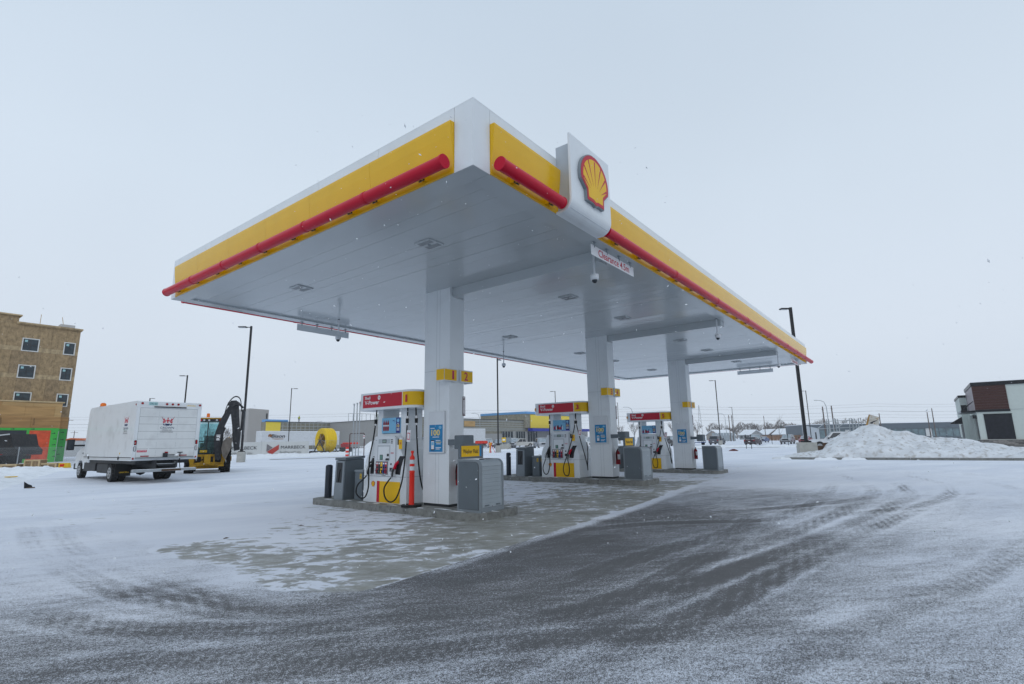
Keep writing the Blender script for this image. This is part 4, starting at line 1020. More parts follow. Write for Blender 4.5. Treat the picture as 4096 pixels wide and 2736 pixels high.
# ------------------------------------------------------------------ vehicles
tyre_m = mat('tyre', (0.018, 0.018, 0.019), 0.8, var=0.3, scale=9, bump=0.3, dirt=((0.25, 0.26, 0.27), 0.35))
rim_m = mat('rim_grey', (0.30, 0.31, 0.32), 0.4, metal=0.4, var=0.1)
rim_dirty = mat('rim_dirty_white', (0.34, 0.35, 0.36), 0.5, var=0.15)
lamp_r = mat('tail_lamp_red', (0.30, 0.01, 0.015), 0.2)
lamp_w = mat('head_lamp_clear', (0.55, 0.57, 0.60), 0.15)
def wheel(par, x, y, r_, w_, side, rim=rim_m, name='wheel', rr=0.6):
    """side: +1 outer face towards +x"""
    b = MB(); b.cyl((x-w_/2, y, r_), (x+w_/2, y, r_), r_*0.985, tyre_m, n=22)
    b.cyl((x-w_/2-0.004, y, r_), (x+w_/2+0.004, y, r_), r_*0.90, tyre_m, n=22); o = b.build(name, par)
    b = MB(); xo = x+side*(w_/2+0.005)
    b.cyl((xo, y, r_), (xo+side*0.012, y, r_), r_*rr, rim, n=18)
    b.cyl((xo+side*0.012, y, r_), (xo+side*0.03, y, r_), r_*0.2, rim, n=10)
    for k in range(6):
        a = 2*PI*k/6
        b.cyl((xo+side*0.0125, y+math.cos(a)*r_*rr*0.62, r_+math.sin(a)*r_*rr*0.62), (xo+side*0.016, y+math.cos(a)*r_*rr*0.62, r_+math.sin(a)*r_*rr*0.62), r_*0.10, black, n=8)
    b.build('rim', o); return o
# --- cube van
t = thing('cube_van', 'white box truck with a crown logo and roll up rear door, parked on the snow', 'box truck', (4.335, 21.45, 0.0))
b = MB(); b.prism([(0.0, 0.93), (0.0, 3.37), (6.25, 3.37), (6.42, 3.30), (6.50, 3.10), (6.62, 0.93)], 'x', -1.235, 1.235, hull_w); body = b.build('cargo_box', t, bevel=0.035, seg=3)
b = MB()
b.box(-1.20, -1.11, -0.010, -0.001, 1.0, 3.30, hull_w); b.box(1.08, 1.20, -0.010, -0.001, 1.0, 3.30, hull_w); b.box(-1.109, 1.079, -0.010, -0.001, 3.09, 3.33, hull_w)
b.build('rear_frame', t)
zs = [1.06, 1.41, 1.80, 2.12, 2.42, 2.72, 3.085]
door_m = mat('roll_door_white', (0.66, 0.68, 0.68), 0.45, var=0.05, scale=1.0, dirt=((0.42, 0.42, 0.42), 0.35))
for z0, z1 in zip(zs[:-1], zs[1:]):
    b = MB(); b.box(-1.10, 1.07, -0.006, -0.002, z0+0.004, z1-0.004, door_m)
    for xx in (-0.40, 0.32):
        for q in range(4): b.box(xx-0.008, xx+0.008, -0.009, -0.0061, z0+0.06+q*0.06, z0+0.078+q*0.06, steel)
    b.build('door_panel', t)
b = MB(); b.box(-1.105, 1.075, -0.0018, -0.0008, 1.04, 3.09, seam_m)
for z in zs[1:-1]: b.box(-1.10, 1.07, -0.0065, -0.0055, z-0.004, z+0.004, seam_m)
b.build('door_seam', t)  # dark joints round and between the roll door panels
def crown_logo(o_, r_, u_, w, par):
    k = w/0.5
    def S(P): return [(x*k, y*k) for x, y in P]
    b = MB()
    for sx in (-1, 1):
        b.plate(o_, r_, u_, S([(sx*0.25, 0.20), (sx*0.235, 0.20), (sx*0.06, 0.02) if False else (sx*0.16, 0.02), (sx*0.045, 0.02), (sx*0.045, 0.05), (sx*0.10, 0.05), (sx*0.165, 0.10)]), ink_r, 0.001)
        b.plate(o_, r_, u_, S([(sx*0.17, -0.08), (sx*0.19, 0.005), (sx*0.05, 0.005), (sx*0.09, -0.04)]), ink_r, 0.001)
        b.plate(o_, r_, u_, S([(sx*(0.13)+0.022*math.cos(2*PI*q/8), 0.10+0.022*math.sin(2*PI*q/8)) for q in range(8)]), ink_r, 0.001, 0.0012)
    b.plate(o_, r_, u_, S([(-0.055, 0.08), (0.055, 0.08), (0.025, 0.0), (0.025, -0.06), (-0.025, -0.06), (-0.025, 0.0)]), ink_r, 0.001, 0.0024)
    b.plate(o_, r_, u_, S([(0.028*math.cos(2*PI*q/10), 0.13+0.028*math.sin(2*PI*q/10)) for q in range(10)]), ink_r, 0.001)
    b.plate(o_, r_, u_, S([(-0.18, -0.10), (-0.13, -0.10), (-0.09, -0.18), (-0.15, -0.17)]), ink_navy, 0.001)
    b.plate(o_, r_, u_, S([(0.18, -0.10), (0.13, -0.10), (0.09, -0.18), (0.15, -0.17)]), ink_navy, 0.001)
    b.plate(o_, r_, u_, S([(-0.10, -0.10), (0.10, -0.10), (0.07, -0.18), (-0.07, -0.18)]), ink_navy, 0.001)
    b.text('CROWN', Vector(o_)-Vector(u_)*0.27*k, r_, u_, 0.088*k, ink_navy, w=0.52*k, bold=0.005, off=0.001)
    b.text('Utilities Ltd.', Vector(o_)-Vector(u_)*0.355*k, r_, u_, 0.055*k, ink, w=0.36*k, bold=0.0, off=0.001)
    b.rect(Vector(o_)-Vector(u_)*0.405*k, r_, u_, -0.24*k, 0.24*k, -0.003, 0.003, ink, 0.001)
    b.text('A DitG Company', Vector(o_)-Vector(u_)*0.455*k, r_, u_, 0.055*k, ink, w=0.48*k, bold=0.0, off=0.001)
    return b.build('crown_logo', par)
crown_logo((-0.06, -0.0075, 2.54), XN, ZN, 0.5, t)
crown_logo((-1.2365, 1.08, 2.56), -YN, ZN, 0.56, t)
b = MB(); b.box(-0.83, -0.50, -0.016, -0.011, 3.20, 3.335, mat('plate_teal', (0.35, 0.55, 0.55), 0.4)); b.text('CHC 321', (-0.665, -0.0165, 3.265), XN, ZN, 0.07, ink_navy, w=0.26, bold=0.01, off=0.001); b.build('licence_plate', t)
b = MB(); b.text('UNICELL', (0.80, -0.0105, 3.24), XN, ZN, 0.06, haz, w=0.38, bold=0.02, off=0.001); b.build('maker_lettering', t)
b = MB(); b.box(-0.62, 0.60, -0.05, -0.012, 3.12, 3.16, dark); b.build('rain_gutter', t)
for xx, zz in ((-1.06, 3.27), (1.15, 3.27), (-0.16, 3.27), (0.06, 3.27), (0.28, 3.27)):
    b = MB(); b.cyl((xx, -0.010, zz), (xx, -0.03, zz), 0.045, lamp_r, n=14); b.build('marker_lamp', t)
b = MB(); b.cyl((-1.236, 0.12, 3.22), (-1.25, 0.12, 3.22), 0.04, lamp_r, n=12); b.build('marker_lamp', t)
for xx in (-1.155, 1.14):
    for zz, m_ in ((1.66, lamp_r), (1.41, lamp_w)):
        b = MB(); b.prism([(xx+0.05*math.cos(R(a)), zz+(0.055 if math.sin(R(a)) > 0 else -0.055)+0.05*math.sin(R(a))) for a in range(0, 360, 30)], 'y', -0.020, -0.0105, dark)
        b.prism([(xx+0.033*math.cos(R(a)), zz+(0.055 if math.sin(R(a)) > 0 else -0.055)+0.033*math.sin(R(a))) for a in range(0, 360, 30)], 'y', -0.024, -0.0205, m_); b.build('tail_lamp', t)
for xx in (-1.18, 1.16):
    b = MB(); b.box(xx-0.03, xx+0.03, -0.018, -0.0105, 0.98, 1.06, lamp_r); b.build('reflector', t)
b = MB(); b.box(-1.07, -0.72, -0.0085, -0.0066, 1.27, 1.36, ink_r); b.text('NOTICE', (-0.895, -0.0087, 1.325), XN, ZN, 0.045, ink_w, w=0.30, bold=0.02, off=0.0005); b.build('notice_decal', t)
for x0 in (-0.93, 0.50):
    b = MB(); b.box(x0, x0+0.30, -0.0085, -0.0066, 1.085, 1.13, lamp_r); b.build('reflective_strip', t)
b = MB(); b.box(-0.12, 0.05, -0.06, -0.011, 1.06, 1.22, dark); b.box(0.05, 0.33, -0.05, -0.02, 1.12, 1.15, dark); b.box(-0.06, 0.06, -0.04, -0.0105, 1.22, 1.27, lamp_r)
b.build('door_latch', t)
b = MB(); b.box(0.42, 0.62, -0.05, -0.03, 1.22, 1.25, blackp); b.tube([(0.52, -0.04, 1.24), (0.52, -0.05, 0.9), (0.56, -0.06, 0.6), (0.60, -0.05, 0.52)], 0.016, black, n=6); b.build('door_strap', t)
b = MB(); b.box(-1.12, 1.10, -0.10, -0.012, 1.0, 1.035, steel); b.build('rear_sill', t)
b = MB(); b.box(-1.20, 1.15, -0.22, -0.02, 0.47, 0.57, steel); b.box(-1.18, 1.12, -0.20, -0.03, 0.571, 0.585, snow); b.build('step_bumper', t)
b = MB(); b.box(-0.18, 0.55, -0.226, -0.221, 0.48, 0.56, mat('rusty_brown', (0.09, 0.055, 0.035), 0.8, var=0.4)); b.build('worn_tread', t)
b = MB(); b.box(-0.42, -0.36, -0.15, 2.6, 0.62, 0.90, dark); b.box(0.36, 0.42, -0.15, 2.6, 0.62, 0.90, dark); b.box(-0.30, 0.30, -0.08, 0.0, 0.70, 0.78, dark); b.box(-1.0, 1.0, 0.3, 6.4, 0.78, 0.925, dark)
b.build('chassis', t)
b = MB(); b.box(-1.02, -0.42, 3.6, 5.2, 0.34, 0.775, dark); b.build('fuel_tank', t, bevel=0.05)  # dark boxes from here on fill the underbody, parts and shadow together
b = MB(); b.box(-1.0, -0.45, 5.5, 7.3, 0.40, 0.775, dark); b.box(-0.98, 0.98, 6.64, 7.5, 0.38, 0.46, dark); b.build('battery_box', t)
b = MB(); b.box(0.45, 1.0, 3.4, 7.2, 0.36, 0.775, dark); b.build('underbody_fill', t)  # added dark filler for the shadowed underbody on the far side
b = MB(); b.cyl((0, 2.9, 0.42), (0, 7.2, 0.5), 0.07, dark, n=8); b.cyl((0.25, 3.2, 0.38), (0.25, 5.0, 0.38), 0.10, dark, n=8); b.build('drive_shaft', t)
b = MB(); b.tube([(-0.35, -0.06, 0.86), (-0.35, -0.10, 0.78), (0.35, -0.10, 0.78), (0.35, -0.06, 0.86)], 0.014, steel, n=6); b.build('tow_bar', t)
for xx in (-1.16, 0.60):
    b = MB(); b.box(xx, xx+0.58, 2.20-0.12, 2.22-0.12, 0.26, 0.80, black); fl_ = b.build('mud_flap', t)
    if xx < 0: b = MB(); b.text('UNICELL', (xx+0.34, 2.078, 0.42), XN, ZN, 0.06, haz, w=0.36, bold=0.02, off=0.001); b.build('maker_lettering', fl_)
b = MB(); b.cyl((-0.9, 2.75, 0.40), (0.9, 2.75, 0.40), 0.06, dark, n=8); b.lathe([(0.02, 0.24), (0.16, 0.30), (0.18, 0.40), (0.16, 0.5), (0.02, 0.56)], dark, c=(0, 2.75, 0), n=12); b.build('rear_axle', t)
wheel(t, -1.03, 2.80, 0.385, 0.24, -1, rim_dirty, rr=0.62); wheel(t, -0.74, 2.80, 0.385, 0.22, -1, rim_dirty)
wheel(t, 1.03, 2.80, 0.385, 0.24, 1, rim_dirty); wheel(t, 0.74, 2.80, 0.385, 0.22, 1, rim_dirty)
wheel(t, -0.88, 8.05, 0.385, 0.24, -1, rim_dirty, rr=0.62); wheel(t, 0.88, 8.05, 0.385, 0.24, 1, rim_dirty)
# side rail and fuel caps
b = MB(); b.box(-1.243, -1.237, 0.02, 6.55, 1.045, 1.075, dark); b.box(-1.243, -1.237, 0.02, 6.55, 0.99, 1.0, steel); b.build('rub_rail', t)
for yy in (1.55, 5.75):
    b = MB(); b.lathe([(0.075, 0), (0.075, 0.012)], dark, n=12); o_ = b.build('filler_cap', t, loc=(-1.245, yy, 1.03), rot=(0, R(-90), 0))
b = MB(); b.box(-1.239, -1.2365, 1.40, 1.50, 1.19, 1.26, haz); b.build('side_decal', t)
b = MB()
for q in range(2): b.text('GVW 11000', (-1.2365, 6.1, 1.19-q*0.07), -YN, ZN, 0.045, ink, w=0.42, bold=0.0, off=0.001)
b.build('weight_lettering', t)
# cab
cab = [(6.63, 0.50), (6.63, 2.02), (6.95, 2.08), (7.35, 1.95), (7.85, 1.50), (8.35, 1.42), (8.85, 1.25), (9.02, 1.05), (9.05, 0.62), (8.95, 0.48), (8.50, 0.47), (8.46, 0.70), (8.25, 0.86), (7.85, 0.86), (7.64, 0.70), (7.60, 0.47)]
b = MB(); b.prism(cab, 'x', -0.98, 0.98, hull_w); b.build('cab', t, bevel=0.05, seg=3)
b = MB(); b.prism([(6.75, 1.50), (6.80, 1.95), (7.30, 1.87), (7.68, 1.50)], 'x', -0.984, -0.978, glass_d); b.prism([(6.75, 1.50), (6.80, 1.95), (7.30, 1.87), (7.68, 1.50)], 'x', 0.978, 0.984, glass_d); b.build('side_window', t)
b = MB(); b.prism([(7.42, 1.93), (7.87, 1.53), (7.90, 1.56), (7.45, 1.97)], 'x', -0.85, 0.85, glass_d); b.build('windscreen', t)
b = MB(); b.box(-1.0, 1.0, 8.9, 9.12, 0.42, 0.72, dark); b.build('front_bumper', t, bevel=0.04)
b = MB(); b.tube([(-0.96, 7.6, 1.60), (-1.2, 7.75, 1.60), (-1.40, 7.9, 1.60)], 0.045, blackp, n=6); b.box(-1.64, -1.36, 7.82, 8.0, 1.38, 1.90, blackp); b.box(-1.62, -1.38, 7.812, 7.8185, 1.42, 1.86, glass_d); b.build('wing_mirror', t, bevel=0.02)
b = MB(); b.prism([(6.64, 1.35), (6.64, 2.0), (6.85, 1.95), (7.62, 1.50), (7.2, 1.44)], 'x', -0.992, -0.986, blackp); b.build('quarter_trim', t)
b = MB(); b.text('24HR', (-0.9805, 7.95, 1.22), -YN, ZN, 0.06, ink, w=0.12, off=0.001); b.box(-0.984, -0.981, 7.72, 7.80, 1.17, 1.26, dark); b.box(-0.984, -0.981, 7.0, 7.06, 0.72, 0.80, dark)
b.build('cab_decal', t)
b = MB(); b.text('CROWN', (-0.9805, 7.15, 1.20), ZN, YN, 0.07, ink_r, w=0.35, off=0.001); b.build('cab_lettering', t)
b = MB(); b.lathe([(0.13, 0), (0.13, 0.03)], steel, n=12); b.lathe([(0.10, 0.03), (0.10, 0.11), (0.05, 0.14)], mat('beacon_orange', (0.75, 0.16, 0.01), 0.25), n=12); b.build('roof_beacon', t, loc=(-0.98, 5.55, 3.372)).scale = (1.2, 1.2, 1.6)

# --- backhoe loader seen from behind
jy = mat('machine_yellow', (0.46, 0.26, 0.012), 0.45, var=0.12, dirt=((0.16, 0.11, 0.06), 0.6), scale=3)
jb = mat('machine_black', (0.028, 0.031, 0.036), 0.45, var=0.25, scale=4, dirt=((0.12, 0.12, 0.12), 0.4))
tint = mat('cab_glass_teal', (0.50, 0.72, 0.74), 0.06, var=0.2, spec=0.8)
bh = thing('backhoe_loader', 'yellow and black backhoe loader seen from behind with its digging arm folded up', 'backhoe', (8.78, 28.2, 0.0), R(-23))
def bigwheel(x, y, r_, w_, side):
    b = MB(); b.cyl((x-w_/2, y, r_), (x+w_/2, y, r_), r_*0.93, tyre_m, n=24)
    for k in range(20):
        a = 2*PI*k/20
        for sg in (-1, 1):
            M_ = Matrix.Translation((x+sg*w_*0.25, y, r_)) @ Matrix.Rotation(a+sg*0.08, 4, 'X') @ Matrix.Translation((0, 0, r_*0.945)) @ Matrix.Rotation(sg*0.5, 4, 'Z')
            b.box(-w_*0.28, w_*0.28, -0.03, 0.03, -0.03, 0.045, tyre_m, M_)
    o = b.build('wheel', bh)
    b = MB(); xo = x+side*w_/2
    b.cyl((xo-side*0.02, y, r_), (xo+side*0.006, y, r_), r_*0.52, jy, n=18); b.cyl((xo, y, r_), (xo+side*0.05, y, r_), r_*0.18, jy, n=10); b.build('rim', o)
bigwheel(-0.86, 0, 0.70, 0.44, -1); bigwheel(0.92, 0, 0.74, 0.46, 1); bigwheel(-0.75, 2.2, 0.50, 0.30, -1); bigwheel(0.75, 2.2, 0.50, 0.30, 1)
b = MB(); b.box(-0.42, 0.42, -0.70, 2.6, 0.55, 0.95, jb); b.box(-0.60, 0.60, 0.2, 1.2, 0.5, 1.0, jb); b.build('chassis', bh, bevel=0.03)
b = MB(); b.prism([(1.0, 0.9), (1.0, 1.65), (2.7, 1.5), (3.0, 1.35), (3.0, 0.8)], 'x', -0.45, 0.45, jy); b.build('hood', bh, bevel=0.04)
b = MB()
for sx in (-1, 1):
    b.beam((sx*0.62, -0.62, 0.95), (sx*0.66, -0.55, 2.82), 0.09, 0.09, jb); b.beam((sx*0.66, 0.05, 1.35), (sx*0.64, 0.1, 2.82), 0.07, 0.07, jb); b.beam((sx*0.60, 0.95, 1.3), (sx*0.62, 0.75, 2.82), 0.08, 0.08, jb)
b.beam((-0.62, -0.60, 1.0), (0.62, -0.60, 1.0), 0.08, 0.1, jb); b.beam((-0.64, -0.56, 1.72), (0.64, -0.56, 1.72), 0.04, 0.04, jb); b.beam((-0.1, -0.57, 1.0), (-0.1, -0.56, 2.8), 0.06, 0.05, jb)
b.build('cab_frame', bh)
b = MB(); b.box(-0.60, 0.60, -0.585, -0.575, 1.05, 2.78, tint); b.box(-0.635, -0.625, -0.52, 0.85, 1.1, 2.78, tint); b.box(0.625, 0.635, -0.52, 0.85, 1.1, 2.78, tint); b.box(-0.58, 0.58, 0.86, 0.87, 1.4, 2.75, tint)
b.build('cab_glass', bh)
tint.node_tree.nodes['Principled BSDF'].inputs['Transmission Weight'].default_value = 0.92
tint.node_tree.nodes['Principled BSDF'].inputs['IOR'].default_value = 1.05
b = MB(); b.box(-0.76, 0.76, -0.74, 1.0, 2.83, 2.96, jb); b.box(-0.78, 0.78, -0.76, 1.02, 2.962, 3.02, jy); b.box(-0.74, 0.74, -0.72, 0.98, 3.022, 3.06, snow); b.build('cab_roof', bh, bevel=0.03)
b = MB(); b.box(-0.25, 0.25, -0.1, 0.12, 1.35, 2.05, jb); b.box(-0.27, 0.27, 0.0, 0.5, 1.2, 1.36, jb); b.build('seat', bh, bevel=0.05)
b = MB(); b.box(-0.5, 0.5, -0.45, -0.2, 1.0, 1.35, jb); b.tube([(-0.2, -0.3, 1.3), (-0.22, -0.35, 1.62)], 0.03, black, n=6); b.tube([(0.2, -0.3, 1.3), (0.22, -0.35, 1.62)], 0.03, black, n=6); b.build('control_levers', bh)
for xx in (-0.55, 0.55):
    b = MB(); b.box(xx-0.12, xx+0.12, -0.765, -0.742, 2.85, 2.94, mat('tail_red_lit', (0.55, 0.02, 0.03), 0.3)); b.build('tail_lamp', bh)
for xx in (-0.32, -0.08, 0.3):
    b = MB(); b.cyl((xx, -0.775, 2.895), (xx, -0.742, 2.895), 0.055, lamp_w, n=12); b.build('work_lamp', bh)
b = MB(); b.lathe([(0.085, 0), (0.08, 0.2), (0.06, 0.24)], mat('beacon_orange', (0.75, 0.16, 0.01)), n=12); b.build('roof_beacon', bh, loc=(-0.15, -0.2, 3.06))
b = MB(); b.box(-0.40, -0.05, -0.605, -0.587, 1.12, 1.25, haz); b.build('warning_sticker', bh)
# stabiliser frame and legs
b = MB(); b.prism([(-0.78, 0.42), (-0.78, 0.56), (-0.3, 0.60), (0.3, 0.60), (0.78, 0.56), (0.78, 0.42)], 'y', -1.0, -0.80, jy); b.build('lower_frame', bh, bevel=0.02)
b = MB(); b.prism([(-0.74, 0.90), (-0.70, 1.02), (0.70, 1.02), (0.74, 0.90)], 'y', -1.0, -0.80, jy); b.build('upper_frame', bh, bevel=0.02)
for xx in (-0.70, -0.30, 0.28, 0.66):
    b = MB(); b.box(xx, xx+0.09, -0.98, -0.82, 0.56, 0.91, jy); b.build('frame_upright', bh)
b = MB(); b.box(-0.60, 0.66, -0.80, -0.76, 0.5, 0.98, jb); b.tube([(-0.5, -0.9, 0.62), (-0.2, -1.0, 0.75), (0.15, -0.95, 0.66)], 0.04, black, n=6); b.build('dark_backing_and_cylinder', bh)  # dark backing plate paints the shaded frame opening, tube is a swing cylinder
for sx in (-1, 1):
    b = MB(); b.prism([(sx*0.62, 0.45), (sx*0.80, 0.45), (sx*1.08, 1.7), (sx*0.98, 1.98), (sx*0.86, 1.85)], 'y', -1.06, -0.86, jy); b.beam((sx*0.5, -0.9, 0.7), (sx*0.95, -0.95, 1.6), 0.06, 0.06, chrome); b.build('stabiliser_leg', bh, bevel=0.02)
    b = MB(); b.box(sx*0.66-0.16, sx*0.66+0.16, -1.12, -0.82, 0.36, 0.46, jy); b.build('stabiliser_foot', bh, bevel=0.02)
b = MB(); b.box(-0.16, 0.16, -1.3, -0.98, 0.5, 1.0, jy); b.build('kingpost', bh, bevel=0.03)
BR_ = R(89); _p = Matrix.Rotation(BR_, 3, 'Z') @ Vector((0, -1.15, 0)); BL_ = Vector((0.42, -1.12, -0.12))-_p
# boom up, dipper down, bucket curled in
B = [(-1.10, 0.85), (-0.98, 1.7), (-0.95, 2.1), (-1.15, 2.9), (-1.50, 3.7), (-1.68, 3.95), (-1.85, 3.80), (-1.62, 3.2), (-1.38, 2.5), (-1.30, 1.9), (-1.38, 0.85)]
b = MB(); b.prism(B, 'x', -0.13, 0.13, jb); b.build('boom', bh, loc=BL_, rot=(0, 0, BR_), bevel=0.02)
b = MB(); b.text('RE', (-0.134, -1.17, 2.05), ZN, YN, 0.17, ink_w, w=0.32, bold=0.04, off=0.002); b.build('boom_lettering', bh, loc=BL_, rot=(0, 0, BR_))
D_ = [(-1.55, 3.95), (-1.66, 4.1), (-1.92, 4.12), (-2.06, 3.9), (-2.12, 3.2), (-2.25, 2.2), (-2.25, 1.35), (-2.0, 1.30), (-1.88, 1.9), (-1.80, 2.7), (-1.66, 3.5)]
b = MB(); b.prism(D_, 'x', -0.11, 0.11, jb); b.build('dipper', bh, loc=BL_, rot=(0, 0, BR_), bevel=0.02)
b = MB(); b.cyl((0.0, -2.30, 3.6), (0.0, -2.28, 2.4), 0.065, jb, n=10); b.cyl((0.0, -2.28, 2.4), (0.0, -2.24, 1.5), 0.035, chrome, n=10); b.build('hydraulic_cylinder', bh, loc=BL_, rot=(0, 0, BR_))
b = MB(); b.cyl((0.06, -1.0, 1.2), (0.06, -1.45, 2.6), 0.06, jb, n=10); b.build('hydraulic_cylinder', bh, loc=BL_, rot=(0, 0, BR_))
for sx in (-1, 1):
    b = MB(); b.tube(hosecurve([(sx*0.12, -1.35, 3.2), (sx*0.2, -1.50, 3.9), (sx*0.2, -1.80, 4.32), (sx*0.18, -2.1, 4.2), (sx*0.15, -2.22, 3.5)], 6), 0.02, black, n=6); b.build('hydraulic_hose', bh, loc=BL_, rot=(0, 0, BR_))
b = MB(); b.tube([(0.15, -2.15, 3.5), (0.2, -2.42, 3.52), (0.2, -2.40, 2.2)], 0.012, steel, n=5); b.build('guard_rail', bh, loc=BL_, rot=(0, 0, BR_))
mud = mat('muddy_steel', (0.16, 0.14, 0.12), 0.7, var=0.35, scale=4)
arc = [(-1.98+0.42*math.cos(R(a)), 1.45+0.62*math.sin(R(a))) for a in range(60, 251, 19)]
arc = [(-1.85, 2.0), (-1.60, 2.05), (-1.42, 1.85), (-1.36, 1.45), (-1.45, 1.05), (-1.58, 0.80), (-1.62, 0.84), (-1.52, 1.10), (-1.47, 1.45), (-1.53, 1.78), (-1.68, 1.92), (-1.85, 1.90)]
b = MB(); b.prism(arc, 'x', -0.45, 0.25, jy); b.build('bucket', bh, loc=BL_, rot=(0, 0, BR_))
b = MB()
for x0 in (-0.47, 0.245): b.prism([(-1.85, 2.0), (-1.60, 2.05), (-1.42, 1.85), (-1.36, 1.45), (-1.45, 1.05), (-1.60, 0.82), (-1.85, 1.5)], 'x', x0, x0+0.025, mud)
b.build('bucket_side', bh, loc=BL_, rot=(0, 0, BR_))
for k in range(5):
    b = MB(); b.prism([(-1.58, 0.86), (-1.64, 0.84), (-1.66, 0.66)], 'x', -0.43+k*0.16, -0.36+k*0.16, steel); b.build('bucket_tooth', bh, loc=BL_, rot=(0, 0, BR_))
b = MB(); b.beam((0, -1.85, 1.95), (0, -2.22, 1.55), 0.2, 0.07, steel); b.beam((0, -2.22, 1.55), (0, -2.0, 1.3), 0.2, 0.06, steel); b.build('bucket_link', bh, loc=BL_, rot=(0, 0, BR_))
b = MB(); b.cyl((-0.2, -1.72, 3.9), (0.2, -1.72, 3.9), 0.16, jb, n=12); b.box(-0.19, 0.19, -2.1, -1.5, 3.82, 4.0, jb); b.cyl((0.1, -1.95, 4.05), (0.1, -2.3, 3.7), 0.06, jb, n=8); b.build('elbow_joint', bh, loc=BL_, rot=(0, 0, BR_), bevel=0.02)
# front loader bucket ahead of the machine
b = MB(); b.prism([(3.3, 0.1), (3.3, 0.8), (3.5, 0.9), (4.1, 0.15)], 'x', -1.05, 1.05, jy); b.build('loader_bucket', bh); b = MB(); b.beam((-0.55, 1.3, 1.3), (-0.55, 3.3, 0.5), 0.12, 0.2, jy); b.build('loader_arm', bh); b = MB(); b.beam((0.55, 1.3, 1.3), (0.55, 3.3, 0.5), 0.12, 0.2, jy); b.build('loader_arm', bh)

# --- parked cars
paint = {}
def pm(n, c, d=0.35): return mat('car_paint_'+n, c, 0.3, var=0.04, coat=0.4, scale=1.2, dirt=((0.34, 0.34, 0.34), d))
P_WHITE = pm('white', (0.62, 0.64, 0.66)); P_DIRTYW = pm('dirty_white', (0.50, 0.49, 0.46), 0.6); P_SILVER = pm('silver', (0.30, 0.32, 0.35)); P_GREY = pm('grey', (0.10, 0.11, 0.13)); P_BLACK = pm('black', (0.02, 0.022, 0.026)); P_RED = pm('red', (0.35, 0.01, 0.03), 0.2); P_MAROON = pm('dark_maroon', (0.04, 0.012, 0.018)); P_BLUE = pm('blue', (0.05, 0.09, 0.25))
SPEC = {  # lower profile (x fwd, z), belt z, cabin bottom x0,x1, cabin top x0,x1, roof z, width, wheel r, axles
 'suv': dict(low=[(-2.32, 0.38), (-2.38, 0.75), (-2.34, 1.05), (1.05, 1.07), (2.05, 0.97), (2.32, 0.82), (2.36, 0.45), (2.2, 0.32), (-2.2, 0.32)], belt=1.06, cb=(-2.32, 1.02), ct=(-1.98, 0.28), roof=1.72, w=0.93, r=0.36, ax=(-1.42, 1.45)),
 'sedan': dict(low=[(-2.35, 0.36), (-2.40, 0.70), (-2.30, 0.97), (-1.6, 0.99), (0.95, 0.97), (2.05, 0.85), (2.35, 0.70), (2.38, 0.40), (2.2, 0.26), (-2.2, 0.26)], belt=0.975, cb=(-1.72, 0.98), ct=(-1.02, 0.22), roof=1.42, w=0.90, r=0.32, ax=(-1.42, 1.42)),
 'pickup': dict(low=[(-2.90, 0.50), (-2.92, 1.08), (-1.05, 1.10), (1.25, 1.12), (2.62, 1.06), (2.82, 0.90), (2.86, 0.50), (2.7, 0.40), (-2.7, 0.42)], belt=1.11, cb=(-1.02, 1.30), ct=(-0.88, 0.62), roof=1.84, w=0.99, r=0.40, ax=(-1.80, 1.90)),
 'van': dict(low=[(-2.7, 0.42), (-2.74, 1.15), (1.5, 1.15), (2.45, 1.02), (2.65, 0.8), (2.66, 0.45), (2.5, 0.36), (-2.5, 0.36)], belt=1.15, cb=(-2.70, 1.62), ct=(-2.60, 0.95), roof=2.05, w=0.98, r=0.37, ax=(-1.7, 1.75))}
